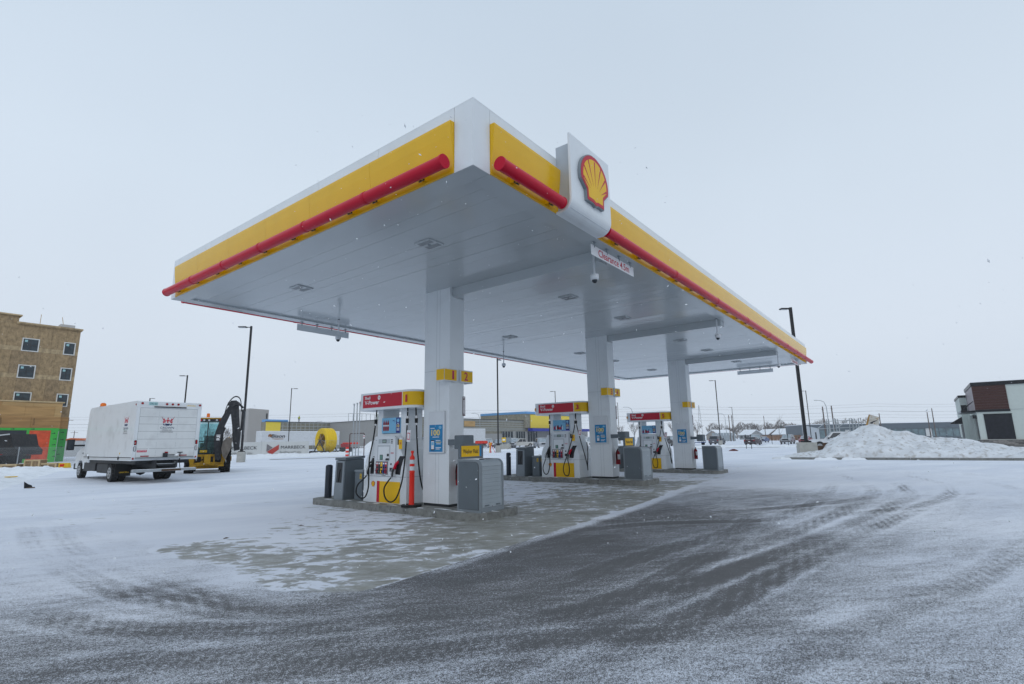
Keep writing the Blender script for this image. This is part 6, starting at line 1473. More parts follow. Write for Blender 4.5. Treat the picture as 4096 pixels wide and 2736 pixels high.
# weathered board on top, brown plough blade, small brown box
t = thing('weathered_board', 'weathered white and ochre sheet standing tilted on top of the snow heap', 'board', (38.9, -1.25, 1.95))
wb_ = mat('peeled_board', (0.52, 0.50, 0.46), 0.7, var=0.15, scale=3, dirt=((0.33, 0.20, 0.08), 0.9))
b = MB(); b.plate((0, 0.0, 0), -YN, ZN, [(-0.38, 0.0), (0.38, -0.12), (0.50, 0.70), (-0.06, 0.92)], wb_, 0.03); b.build('sheet', t)
b = MB(); b.plate((-0.031, 0.0, 0), -YN, ZN, [(-0.38, 0.0), (0.38, -0.12), (0.40, 0.08), (-0.33, 0.2)], mat('ochre_edge', (0.38, 0.23, 0.08), 0.8, var=0.3), 0.002)
b.plate((-0.031, 0.0, 0), -YN, ZN, [(-0.36, 0.1), (-0.22, 0.1), (0.0, 0.88), (-0.06, 0.90)], mat('ochre_edge', (0.38, 0.23, 0.08)), 0.0025)
b.plate((-0.031, 0.0, 0), -YN, ZN, [(-0.1, 0.32), (0.06, 0.26), (0.12, 0.36), (0.22, 0.40), (0.42, 0.52), (0.2, 0.46), (0.05, 0.40)], ink, 0.003); b.build('peeled_patch', t)
t = thing('plough_blade', 'rusty brown plough blade sticking out of the snow heap by the concrete cube', 'plough', (37.0, 1.5, 0))
br_ = mat('rusty_brown', (0.09, 0.055, 0.035), 0.8, var=0.4)
b = MB(); b.prism([(0.08, 0.30), (-0.30, 0.45), (-0.85, 1.02), (0.02, 1.0)], 'x', 0.0, 0.08, br_); b.build('blade', t)
b = MB(); b.box(0.1, 0.5, -0.15, 0.36, 0.0, 0.80, br_); b.build('frame', t)
# metal racks behind the heap
rk = thing('metal_rack', 'tangle of tall galvanised rack frames behind the snow heap', 'rack', (62.2, 4.3, 0), R(-52))
for k, xx in enumerate((0.05, 0.75, 1.05, 2.4, 2.75, 3.4)):
    lean = 0.0 if k < 3 else 0.18
    b = MB(); b.tube([(xx, 0, 0.6), (xx+lean, 0, 3.2+0.08*(k % 2)), (xx+lean+0.35, 0.2, 3.25+0.08*(k % 2)), (xx+0.5+lean*1.9, 0.2, 0.8)], 0.05, steel, n=6); b.build('upright_frame', rk)
for (p0, p1) in (((0, 0, 3.0), (3.6, 0, 3.1)), ((-0.9, 0.3, 2.2), (3.9, 0.1, 2.35)), ((-0.9, 0.3, 2.2), (0.1, 0, 3.0)), ((1.2, 0.1, 2.3), (2.5, 0, 3.1)), ((0, 0, 1.4), (1.2, 0, 1.4)), ((0.0, 0.0, 0.9), (1.2, 0, 0.9)), ((2.3, 0.1, 1.6), (3.9, 0, 1.7))):
    b = MB(); b.beam(p0, p1, 0.075, 0.075, steel); b.build('cross_bar', rk)

# ------------------------------------------------------------------ building on the right (brown, cream, stone)
cream = mat('cream_render', (0.50, 0.55, 0.52), 0.7, var=0.03); brown = mat('brown_cladding', (0.055, 0.022, 0.018), 0.45, var=0.12, stretch=(1, 1, 8), scale=2); brown_lit = mat('brown_cladding_lit', (0.20, 0.17, 0.19), 0.4, var=0.1)  # side cladding: brown siding with its lit, greyish look put into the colour
rb = thing('commercial_building', 'cream commercial building with a brown clad corner, black window and stone base', 'building', (72.3, -8.8, 0))
b = MB(); b.box(0.02, 11.5, -26, -0.02, 0, 6.56, cream); b.build('wall', rb)
b = MB(); b.box(-0.12, 11.6, -26, 0.10, 6.57, 6.95, blackp); b.box(-0.06, 11.4, -26, 0.04, 6.951, 7.0, snow); b.build('cornice', rb)
for k in range(9):
    z0 = 3.97+k*0.287
    b = MB(); b.box(-0.06, 0.018, -2.72, 0.035, z0+0.004, z0+0.283, brown); b.build('brown_plank', rb)
    b = MB(); b.box(0.02, 11.48, -0.018, 0.03, z0+0.004, z0+0.283, brown_lit); b.build('side_plank', rb)
b = MB(); b.box(-0.09, 0.018, -2.76, 0.05, 3.72, 3.965, blackp); b.build('black_band', rb)
b = MB(); b.box(-0.03, 0.018, -2.80, -0.55, 0.74, 3.45, mat('black_window', (0.012, 0.013, 0.018), 0.12, var=0.3)); b.build('window', rb)
b = MB(); b.box(-0.05, -0.031, -2.83, -0.52, 3.45, 3.50, blackp); b.build('window_head', rb)
b = MB(); b.box(-0.005, 0.018, -26, -2.83, 3.9, 3.915, grey_l); b.build('render_joint', rb)
stone_ms = [mat('stone_%s' % n, c, 0.85, var=0.2, scale=6, bump=0.3) for n, c in (('a', (0.20, 0.19, 0.18)), ('b', (0.26, 0.245, 0.23)), ('c', (0.13, 0.125, 0.12)), ('d', (0.17, 0.165, 0.16)))]
rnd = random.Random(4); cache = {}
for r_ in range(6):
    y = 0.06-rnd.uniform(0, 0.2)
    z0 = 0.0+r_*0.12
    while y > -7:
        L_ = rnd.uniform(0.35, 0.75)
        b = MB(); b.box(-0.10-rnd.uniform(0, 0.03), 0.015, y-L_+0.012, y, z0+0.008, z0+0.115, rnd.choice(stone_ms)); b.build('stone', rb); y -= L_
b = MB(); b.box(-0.07, 0.014, -26, -7.8, 0, 0.72, stone_ms[0]); b.box(-0.155, 0.016, -26, 0.08, 0.722, 0.79, conc_l); b.build('stone_cap', rb)
b = MB(); b.box(0.1, 11.4, -0.005, 0.09, 0, 0.72, stone_ms[3]); b.build('side_stone_base', rb)
# side windows, piers, canopy
for k in range(5):
    xx = 0.9+k*2.1
    b = MB(); b.box(xx, xx+1.5, -0.015, 0.02, 0.8, 3.35, blackp); w_ = b.build('side_window', rb)
    b = MB(); b.box(xx+1.55, xx+2.05, 0.0, 0.22, 0.0, 3.5, cream); b.build('pier', rb)
b = MB(); b.box(0.3, 6.5, 0.05, 1.25, 3.72, 3.92, blackp); b.box(0.3, 6.5, 1.251, 1.28, 3.70, 3.95, grey_l); cn = b.build('canopy_slab', rb)
for xx in (0.6, 3.4, 6.2):
    b = MB(); b.tube([(xx, 1.15, 3.93), (xx, 0.05, 4.95)], 0.03, blackp, n=6); b.build('tie_rod', rb)
b = MB(); b.box(0.35, 0.6, 0.03, 0.35, 3.05, 3.4, blackp); b.build('wall_lamp', rb)
b = MB(); b.box(11.52, 22, -10, 0.72, 0, 5.95, cream); b.build('rear_wing_wall', rb)
b = MB(); b.box(11.45, 22.1, -10, 0.80, 5.96, 6.25, blackp); b.build('rear_cornice', rb)
b = MB(); b.prism([(0.73, 3.55), (1.95, 2.75), (1.95, 2.66), (0.73, 2.66)], 'x', 11.9, 14.6, blackp); b.build('awning', rb)
b = MB(); b.box(11.48, 11.515, 0.1, 0.66, 4.2, 5.0, blackp); b.build('wall_lamp', rb)
for xx in (12.0, 13.6, 15.2):
    b = MB(); b.box(xx, xx+1.2, 0.722, 0.76, 0.3, 2.6, blackp); b.build('rear_window', rb)
rl = thing('hand_rail', 'thin black railing beside the side door of the cream building', 'railing', (75.0, -7.3, 0))
b = MB()
b.beam((-1.5, 0, 1.0), (9, 0, 1.0), 0.05, 0.05, blackp); b.build('top_rail', rl)
for xx in np.arange(-1.5, 9.1, 1.5):
    b = MB(); b.beam((xx, 0, 0), (xx, 0, 1.0), 0.04, 0.04, blackp); b.build('post', rl)

# ------------------------------------------------------------------ long low glass fronted building
lb = thing('low_building', 'long low building with a dark grey fascia over a glass front', 'building', (194.6, 27.3, 0), R(-63.15))
gf = mat('grey_fascia', (0.10, 0.125, 0.15), 0.5, var=0.05)
b = MB(); b.box(0, 92, 0.1, 20, 0, 5.0, gf); b.build('wall', lb)
b = MB(); b.box(-0.1, 92, -0.35, 0.09, 3.25, 5.0, gf); b.build('fascia', lb)
b = MB(); b.box(-0.2, 92, -0.45, 20, 5.01, 5.22, snow); b.build('roof_snow', lb)
k = 0; x = 0.5
while x < 90:
    b = MB(); b.box(x, x+1.75, 0.02, 0.09, 0.7, 3.2, glass_l if k % 6 else mat('white_pier', (0.6, 0.62, 0.62))); b.build('glass_pane', lb)
    b = MB(); b.box(x+1.76, x+1.94, -0.06, 0.09, 0.0, 3.24, gf); b.build('mullion', lb); x += 1.95; k += 1
b = MB(); b.box(0, 92, 0.0, 0.095, 0, 0.69, gf); b.build('sill_wall', lb)
wl_ = thing('white_wall_panel', 'pale metal wall with a dark door at the near end of the low building', 'wall', (167.0, 23.2, 0), R(-50))
b = MB(); b.prism([(-0.3, 0), (-0.3, 4.5), (4.5, 3.45), (4.5, 0)], 'y', 0, 0.2, mat('pale_metal', (0.42, 0.46, 0.50), 0.5)); b.build('panel', wl_)
b = MB(); b.box(3.2, 3.6, -0.03, -0.003, 0, 2.4, dark); b.build('door', wl_)

# ------------------------------------------------------------------ big store behind the car park
tan = mat('olive_sheathing', (0.25, 0.235, 0.185), 0.8, var=0.2, scale=1.5); stgrey = mat('grey_block', (0.30, 0.30, 0.295), 0.8, var=0.06)
yel_b = mat('yellow_wall', (0.78, 0.60, 0.06), 0.5, var=0.03)
ylw = mat('light_blue_wrap', (0.13, 0.33, 0.62), 0.5)
stt = thing('store_building', 'long unfinished store with olive sheathing, steel girts and a bright yellow entrance box', 'building', (0, 0, 0))
b = MB(); b.box(65.0, 84.0, 132, 134.5, 0, 7.4, tan); b.box(84.0, 131, 92.6, 160, 0, 7.4, tan); b.build('wall', stt)
b = MB(); b.box(65.0, 69.0, 131.9, 131.99, 0, 7.35, yel_b); b.build('yellow_panel', stt)
b = MB(); b.box(64.9, 71.0, 131.8, 134, 7.41, 8.0, ylw); b.build('roof_wrap', stt)
b = MB(); b.box(83.9, 83.995, 93, 131.98, 0, 7.38, stgrey); b.build('side_wall_panel', stt)
b = MB(); b.box(64.8, 84.0, 131.7, 132.2, 7.41, 7.5, dark); b.box(83.7, 84.2, 92.4, 131.6, 7.41, 7.5, dark); b.box(84.3, 131.2, 92.3, 92.9, 7.41, 7.5, dark); b.build('parapet_cap', stt)
girt = mat('girt_steel', (0.42, 0.44, 0.43), 0.5, metal=0.3)
for z in (7.2, 6.3, 5.4, 4.7):
    b = MB(); b.box(69.1, 83.8, 131.85, 131.99, z-0.07, z+0.07, girt); b.build('girt', stt)
for x in np.arange(69.6, 83.8, 1.3):
    b = MB(); b.box(x-0.07, x+0.07, 131.80, 131.845, 0, 7.2, girt); b.build('stud', stt)
for z in (7.2, 6.9, 6.3, 5.7, 5.1, 4.75, 4.3):
    b = MB(); b.box(84.1, 126, 92.45, 92.59, z-0.07, z+0.07, girt); b.build('girt', stt)
for x in np.arange(84.3, 92, 1.15):
    b = MB(); b.box(x-0.07, x+0.07, 92.40, 92.445, 0, 7.2, girt); b.build('stud', stt)
b = MB(); b.box(98.6, 102.9, 92.36, 92.44, 5.4, 6.85, ply3); b.build('plywood_patch', stt)
b = MB(); b.box(84.1, 114.3, 92.3, 92.44, 0, 3.5, stgrey); b.build('block_base', stt)
for (x0, x1) in ((114.4, 119.6), (121, 125.7), (126.8, 132.2)):
    b = MB(); b.box(x0, x1, 92.3, 92.44, 0.2, 4.1, glass_d); w_ = b.build('shopfront', stt)
    for q in range(5):
        b = MB(); b.box(x0+(x1-x0)*q/4-0.06, x0+(x1-x0)*q/4+0.06, 92.22, 92.295, 0.2, 4.1, girt); b.build('mullion', w_)
for x0 in (119.7, 125.8): 
    b = MB(); b.box(x0, x0+1.0, 92.2, 92.44, 0, 4.2, stgrey); b.build('pier', stt)
b = MB(); b.box(125.2, 152, 91.6, 110, 5.2, 10.1, tan); b.build('entrance_box', stt)
b = MB(); b.box(125.1, 152.1, 91.3, 110, 9.5, 10.2, ylw); b.build('roof_wrap', stt)
b = MB(); b.box(127.5, 152, 91.4, 91.59, 5.2, 9.3, yel_b); b.build('yellow_panel', stt)
b = MB(); b.box(125.9, 162, 89.5, 91.38, 4.2, 5.05, mat('royal_blue', (0.02, 0.035, 0.30), 0.5)); b.build('blue_canopy', stt)
b = MB(); b.box(131, 165, 93, 120, 0, 5.15, stgrey); b.build('rear_wall', stt)
# roof clutter
rr_f = thing('roof_frames', 'thin steel railing frames standing on the store roof', 'railing', (0, 0, 7.5), 0)
for i, x in enumerate(np.arange(84.6, 94, 1.5)):
    b = MB(); b.beam((x, 124, 0), (x, 124, 2.3), 0.09, 0.09, steel); b.build('post', rr_f)
    b = MB(); b.beam((x+2, 112, 0), (x+2, 112, 1.7), 0.09, 0.09, steel); b.build('post', rr_f)
b = MB(); b.beam((84.6, 124, 2.3), (93.6, 124, 2.3), 0.09, 0.09, steel); b.build('top_rail', rr_f)
b = MB(); b.beam((86.6, 112, 1.7), (95.6, 112, 1.7), 0.09, 0.09, steel); b.build('top_rail', rr_f)
ru = thing('rooftop_unit', 'pale green grey air handling unit on the store roof', 'air conditioner', (85.5, 110, 7.5))
b = MB(); b.box(0, 5.5, 0, 3, 0, 1.6, mat('pale_green_metal', (0.42, 0.47, 0.45))); b.build('housing', ru); b = MB(); b.box(2.2, 5.3, -0.04, -0.003, 0.9, 1.4, dark); b.build('louvre', ru)
tw = thing('block_tower', 'tall plain grey brick block with one slit window near its top', 'building', (70.3, 153, 0))
b = MB(); b.prism([(0, 0), (0, 11.9), (0.4, 12.15), (6.1, 11.9), (6.1, 0)], 'y', 0, 7, mat('pale_grey_brick', (0.40, 0.385, 0.37), 0.85, var=0.06)); b.build('wall', tw)
b = MB(); b.box(5.3, 5.75, -0.05, -0.003, 9.2, 10.8, dark); b.build('window', tw)
# worker on the roof
wk = thing('person', 'worker in a yellow safety vest standing on the store roof', 'person', (75.4, 134.0, 7.5), R(-110))
def figure(par, cloth_m, h=1.8):
    me = bpy.data.meshes.new('body')
    V = [(0, 0, 0.95), (0, 0, 1.2), (0, 0, 1.42), (0, 0, 1.52), (0, 0, 1.66), (0, 0, 1.76), (0, 0.2, 1.40), (0, 0.27, 1.12), (0.12, 0.24, 0.92), (0, -0.2, 1.40), (0, -0.27, 1.12), (0.12, -0.24, 0.92), (0, 0.1, 0.88), (0.03, 0.12, 0.5), (0, 0.12, 0.08), (0.14, 0.13, 0.04), (0, -0.1, 0.88), (0.03, -0.12, 0.5), (0, -0.12, 0.08), (0.14, -0.13, 0.04)]
    E = [(0, 1), (1, 2), (2, 3), (3, 4), (4, 5), (2, 6), (6, 7), (7, 8), (2, 9), (9, 10), (10, 11), (0, 12), (12, 13), (13, 14), (14, 15), (0, 16), (16, 17), (17, 18), (18, 19)]
    RR = [0.17, 0.17, 0.17, 0.06, 0.11, 0.10, 0.08, 0.06, 0.05, 0.08, 0.06, 0.05, 0.10, 0.075, 0.055, 0.05, 0.10, 0.075, 0.055, 0.05]
    me.from_pydata(V, E, []); me.materials.append(cloth_m)
    o = place('body', me, par)
    sk = o.modifiers.new('skin', 'SKIN')
    for i, r_ in enumerate(RR): me.skin_vertices[0].data[i].radius = (r_, r_)
    me.skin_vertices[0].data[0].use_root = True
    ss = o.modifiers.new('sub', 'SUBSURF'); ss.levels = 1; ss.render_levels = 1
    return o
def make_skin_layer():
    pass
try:
    figure(wk, mat('dark_work_clothes', (0.03, 0.032, 0.035), 0.8))
except Exception as ex:
    pass
b = MB(); b.lathe([(0.19, 1.02), (0.215, 1.15), (0.21, 1.4), (0.10, 1.47)], mat('hi_vis_yellow', (0.55, 0.62, 0.03), 0.6), n=12); b.build('safety_vest', wk)
b = MB(); b.lathe([(0.14, 1.72), (0.125, 1.80), (0.06, 1.87)], haz, n=12); b.build('helmet', wk)

# ------------------------------------------------------------------ trailers, banner, reel
def box_trailer(x, y, a, L_, label, bison=False):
    t = thing('semi_trailer', label, 'trailer', (x, y, 0), a, 'white box trailers by the store')
    b = MB(); b.box(0, L_, 0, 2.55, 1.15, 4.1, P_WHITE); b.box(0.02, L_-0.02, 0.02, 2.53, 4.101, 4.2, snow); b.build('cargo_box', t)
    n = int(L_/1.22)
    for k in range(n):
        b = MB(); b.box(k*L_/n+0.01, (k+1)*L_/n-0.01, -0.012, -0.001, 1.2, 4.05, P_WHITE); b.build('side_panel', t)
    b = MB(); b.box(L_+0.001, L_+0.05, 0.1, 1.25, 1.25, 4.0, P_WHITE); b.build('rear_door', t)
    b = MB(); b.box(L_+0.001, L_+0.05, 1.3, 2.45, 1.25, 4.0, P_WHITE); b.build('rear_door', t)
    for yy in (0.5, 0.9, 1.6, 2.1):
        b = MB(); b.cyl((L_+0.08, yy, 1.2), (L_+0.08, yy, 4.05), 0.025, dark, n=5); b.build('lock_rod', t)
    for ax in (L_-1.5, L_-2.8, 2.5):
        b = MB(); b.cyl((ax, -0.02, 0.5), (ax, 0.35, 0.5), 0.5, tyre_m, n=14); b.build('wheel', t)
    if bison:
        s0 = 49.76-x
        b = MB(); b.text('Bison', (s0+2.15, -0.013, 3.18), XN, ZN, 0.72, ink, w=2.9, bold=0.03, off=0.004, shear=0.2); b.text('TRANSPORT', (s0+2.1, -0.013, 2.62), XN, ZN, 0.26, mat('bison_brown', (0.25, 0.10, 0.03)), w=2.5, bold=0.01, off=0.004, shear=0.2); b.build('lettering', t)
        b = MB(); b.plate((s0+0.4, -0.014, 3.2), XN, ZN, [(-0.4, 0.0), (-0.25, 0.3), (0.1, 0.42), (0.5, 0.2), (0.4, -0.1), (0.0, -0.35), (0.05, -0.05), (-0.2, -0.25)], mat('bison_brown', (0.25, 0.10, 0.03)), 0.004)
        b.plate((s0+2.0, -0.014, 2.4), XN, ZN, [(-1.4, -0.15), (-0.6, 0.05), (1.5, 0.12), (-0.2, 0.15)], mat('bison_brown', (0.25, 0.10, 0.03)), 0.004); b.build('animal_mark', t)
box_trailer(48.6, 101.0, 0, 17.8, 'long white transport trailer with a brown animal mark behind the banner fence', True)
box_trailer(71.5, 75.2, R(-10), 13.3, 'white box trailer with double doors seen just past the nearest column')
A_ = Vector((26.51, 63.93, 0)); B_ = Vector((35.41, 61.93, 0)); ang = math.atan2(B_.y-A_.y, B_.x-A_.x)
fb = thing('banner_fence', 'white printed banner fence with a red and grey arrow mark and builder name', 'fence', (A_.x, A_.y, 0), ang)
ban = mat('banner_cloth', (0.56, 0.575, 0.57), 0.6, var=0.04, scale=0.5, bump=0.3, bscale=1.5)
for (s0, s1) in ((-12, -9), (-9, -6), (-6, -3), (-3, 0.05), (0.05, 3.1), (3.1, 6.1), (6.1, 9.1)):
    vs = []; n = 10
    for j in range(2):
        for i in range(n+1):
            vs.append((s0+0.01+(s1-s0-0.02)*i/n, 0.02*math.sin(i*1.3+s0), 0.05 if j == 0 else 1.86-0.05*math.sin(PI*i/n)+0.02*random.random()))
    b = MB(); b.add(vs, [(i, i+1, n+2+i, n+1+i) for i in range(n)], ban, True); b.build('banner_panel', fb)
    b = MB(); b.cyl((s0, 0.06, 0), (s0, 0.06, 1.95), 0.025, steel, n=6); b.build('post', fb)
def mark(s0):
    b = MB()
    b.text('MARRBECK', (s0+7.05, -0.045, 1.11), XN, ZN, 0.40, ink, w=3.15, bold=0.0, off=0.003)
    b.text('Building with you', (s0+6.7, -0.045, 0.44), XN, ZN, 0.36, mat('grey_print', (0.12, 0.12, 0.12)), w=2.7, bold=-0.005, off=0.003, shear=0.15); b.build('lettering', fb)
    b = MB(); b.plate((s0+3.72, -0.045, 0), XN, ZN, [(0, 0.62), (0.72, 1.1), (0, 1.57)], mat('grey_print_mid', (0.18, 0.17, 0.18)), 0.003)
    b.plate((s0+3.72, -0.045, 0), XN, ZN, [(0.05, 0.58), (1.5, 1.48), (1.5, 0.85), (0.64, 0.21)], mat('brick_red_print', (0.42, 0.06, 0.05)), 0.002); b.build('arrow_mark', fb)
mark(0); mark(-6.05); mark(-12.1)
# wire panels around the reel
wf = thing('mesh_fence_panels', 'temporary wire fence panels round the yellow hose reel', 'fence', (35.6, 61.3, 0), ang)
for k in range(3):
    s0 = k*1.65
    b = MB(); b.tube([(s0, 0, 0), (s0, 0, 1.9), (s0+1.6, 0, 1.9), (s0+1.6, 0, 0.1), (s0, 0, 0.1)], 0.02, steel, n=5); b.build('panel_frame', wf)
    b = MB()
    for q in range(1, 16): b.beam((s0+q*0.1, 0, 0.1), (s0+q*0.1, 0, 1.9), 0.005, 0.005, wire_m)
    for q in range(1, 12): b.beam((s0, 0, 0.1+q*0.15), (s0+1.6, 0, 0.1+q*0.15), 0.005, 0.005, wire_m)
    b.build('mesh_infill', wf)['kind'] = 'stuff'
re_ = thing('hose_reel', 'huge coil of bright yellow pipe on a black reel trailer', 'hose reel', (38.25, 62.45, 0), R(-2))
yp = mat('yellow_pipe', (0.80, 0.56, 0.02), 0.35, var=0.05)
for k in range(9):
    b = MB(); x = -0.66+k*0.165; r0 = 1.60-0.03*(k % 2)
    b.tube([(x, r0*math.cos(2*PI*i/40), 1.95+r0*math.sin(2*PI*i/40)) for i in range(41)], 0.085, yp, n=8); b.build('pipe_turn', re_)
for j, r0 in enumerate((1.44, 1.28, 1.12, 0.98)):
    for sx in (-1, 1):
        b = MB(); x = sx*(0.66-0.02*j); b.tube([(x, r0*math.cos(2*PI*i/36), 1.95+r0*math.sin(2*PI*i/36)) for i in range(37)], 0.085, yp, n=8); b.build('pipe_turn', re_)
b = MB(); b.tube([(0, 0.9*math.cos(2*PI*i/24), 1.95+0.9*math.sin(2*PI*i/24)) for i in range(25)], 0.04, dark, n=6)
b.cyl((-0.9, 0, 1.95), (0.9, 0, 1.95), 0.08, dark, n=8); b.build('drum', re_)
for k in range(6):
    a = PI*k/3; b = MB(); b.beam((-0.72, 0.1*math.cos(a), 1.95+0.1*math.sin(a)), (-0.72, 0.95*math.cos(a+0.2), 1.95+0.95*math.sin(a+0.2)), 0.12, 0.05, mat('strap_tan', (0.35, 0.25, 0.17))); b.build('strap', re_)
b = MB(); b.tube([(-0.85, 1.5*math.cos(a_), 1.75+1.65*math.sin(a_)) for a_ in [PI*1.1+i*0.09 for i in range(22)]], 0.05, yp, n=6); b.build('loose_pipe', re_)
for sx in (-1, 1):
    b = MB(); b.beam((sx*0.95, 0, 1.98), (sx*0.95, 1.3, 0.45), 0.12, 0.12, dark); b.build('stand_leg', re_); b = MB(); b.beam((sx*0.95, 0, 1.98), (sx*0.95, -1.3, 0.45), 0.12, 0.12, dark); b.build('stand_leg', re_)
    b = MB(); b.box(sx*0.95-0.12, sx*0.95+0.12, -1.9, 1.9, 0.35, 0.5, dark); b.build('stand_beam', re_)
for yy in (-1.75, 1.75):
    for sx in (-1, 1):
        b = MB(); b.prism([(yy-0.55, 0.25), (yy-0.4, 0), (yy+0.4, 0), (yy+0.55, 0.25), (yy+0.4, 0.5), (yy-0.4, 0.5)], 'x', sx*0.95-0.25, sx*0.95+0.25, tyre_m); b.build('track', re_)
for i, (x, y, lab) in enumerate(((32.98, 48.75, 'first of three tall galvanised pipes, farthest from the pump'), (33.05, 48.26, 'middle one of three tall galvanised pipes'), (33.12, 47.82, 'galvanised pipe of three nearest the pump crown'))):
    t = thing('steel_pipe_post', lab, 'post', (x, y, 0), 0, 'three tall galvanised pipes')
    b = MB(); b.cyl((0, 0, 0), (0, 0, 5.9+0.08*i), 0.06, steel, n=10); b.build('pipe', t); b = MB(); b.cyl((0, 0, 5.9+0.08*i), (0, 0, 6.08+0.08*i), 0.10, steel, n=10); b.build('cap', t)
bf = thing('brown_gate_frame', 'dark brown tubular gate frame beside the three pipes', 'gate', (33.54, 50.17, 0), math.atan2(47.83-50.17, 33.89-33.54))
mr_ = mat('brown_tube', (0.07, 0.025, 0.022), 0.5)
b = MB(); b.tube([(0, 0, 0), (0, 0, 2.5), (0.12, 0, 2.62), (2.25, 0, 2.62), (2.37, 0, 2.5), (2.37, 0, 0)], 0.05, mr_, n=7); b.build('frame', bf)
b = MB(); b.cyl((0, 0, 0.95), (2.37, 0, 0.95), 0.04, mr_, n=7); b.build('cross_bar', bf)
b = MB(); b.box(2.25, 2.48, -0.065, -0.055, 2.0, 2.4, ink_w); b.cyl((2.365, -0.066, 2.26), (2.365, -0.070, 2.26), 0.08, ink_r, n=12); b.build('notice', bf)
mk = thing('barricade_post', 'short orange and white striped marker beside the brown gate frame', 'traffic post', (32.85, 49.6, 0))
for k in range(5):
    b = MB(); b.box(-0.13, 0.13, -0.13, 0.13, k*0.21, k*0.21+0.208, orange if k % 2 == 0 else ink_w); b.build('stripe', mk)
rm = thing('red_machine', 'low red and orange machine arm behind the wire fence', 'machine', (44.6, 66.0, 0), R(-52))
b = MB(); b.box(-1.2, 0.1, -0.4, 0.4, 0.9, 1.45, mat('machine_red', (0.35, 0.03, 0.04))); b.box(-1.0, 1.5, -0.2, 0.2, 1.35, 1.6, orange); b.build('boom', rm)
b = MB(); b.box(-1.3, 0.3, -0.6, 0.6, 0.2, 0.88, dark); b.build('chassis', rm)
# road closed tripod, electrical pedestal
rc = thing('road_closed_sign', 'red road closed sign on a crossed tripod with a striped board', 'sign', (46.2, 40.4, 0), R(-52))
b = MB(); b.box(-0.78, 0.78, -0.03, 0, 1.18, 1.52, mat('sign_red', (0.55, 0.01, 0.015), 0.4)); b.build('board', rc)
b = MB(); b.text('ROAD CLOSED', (0, -0.031, 1.35), XN, ZN, 0.2, mat('sign_letter_orange', (0.75, 0.12, 0.06)), w=1.4, bold=0.02, off=0.003); b.build('lettering', rc)
for (p0, p1, m_) in (((0.9, 0, 1.25), (0.35, 0.1, 0), ink_w), ((0.9, 0, 1.25), (1.25, 0.1, 0.05), orange), ((1.2, -0.1, 1.3), (1.15, -0.3, 0), mat('sign_red', (0.55, 0.01, 0.015))), ((1.2, -0.1, 1.1), (1.75, -0.1, 0), mat('sign_red', (0.55, 0.01, 0.015))), ((1.15, -0.2, 1.2), (1.0, -0.3, 0), haz)):
    b = MB(); b.beam(p0, p1, 0.09, 0.05, m_); b.build('leg', rc)
b = MB(); b.box(1.0, 1.35, -0.15, -0.1, 1.0, 1.3, mat('striped_orange', (0.7, 0.25, 0.06), 0.5, var=0.5, scale=9)); b.build('flag', rc)
eb = thing('electrical_pedestal', 'pale concrete electrical base with a yellow notice and loose cables', 'utility box', (63.0, 49.9, 0), R(-52))
b = MB(); b.box(-0.9, 0.9, 0, 0.8, 0, 0.95, conc_l); b.build('base', eb); b = MB(); b.box(-0.3, 0.9, 0.2, 0.5, 1.1, 2.0, grey_l); b.build('cabinet', eb)
b = MB(); b.box(-0.62, 0.05, 0.12, 0.16, 1.25, 2.0, haz); b.box(-0.5, -0.08, 0.105, 0.118, 1.5, 1.75, ink_w); b.build('notice', eb)
for xx in (-0.55, 0.7):
    b = MB(); b.beam((xx, 0.3, 0.95), (xx, 0.3, 2.2), 0.05, 0.05, steel); b.build('upright', eb)
b = MB(); b.tube(hosecurve([(0.6, 0.0, 1.4), (0.9, -0.3, 0.7), (0.2, -0.6, 0.1), (-1.2, -0.8, 0.06), (-1.6, -0.5, 0.3), (-0.6, -0.2, 1.0)], 6), 0.025, black, n=5); b.build('cable', eb)

# stakes, sapling, debris across the way
for i, (x, y, lab) in enumerate(((65.8, 13.7, 'thin black stake in front of the maroon sedan, far from the pole'), (64.2, 12.7, 'thin black stake in front of the maroon sedan, nearer the sapling'), (88.7, 15.5, 'lone thin stake between the blue car and the silver suv'), (78.7, 11.3, 'thin stake in front of the silver suv'))):
    t = thing('marker_stake', lab, 'stake', (x, y, 0), 0, 'thin stakes marking the kerb'); b = MB(); b.cyl((0, 0, 0), (0, 0, 1.75), 0.035, blackp, n=6); b.build('stem', t); b = MB(); b.cyl((0, 0, 1.55), (0, 0, 1.75), 0.055, blackp, n=6); b.build('collar', t)
t = thing('red_debris', 'dark red rag lying on the snow across the lane', 'debris', (55.4, 12.4, 0)); b = MB(); b.lathe([(0.55, 0), (0.35, 0.12), (0.1, 0.22)], mat('dark_red_rag', (0.12, 0.03, 0.03), 0.9, var=0.4), n=7, smooth=False); b.build('heap', t)

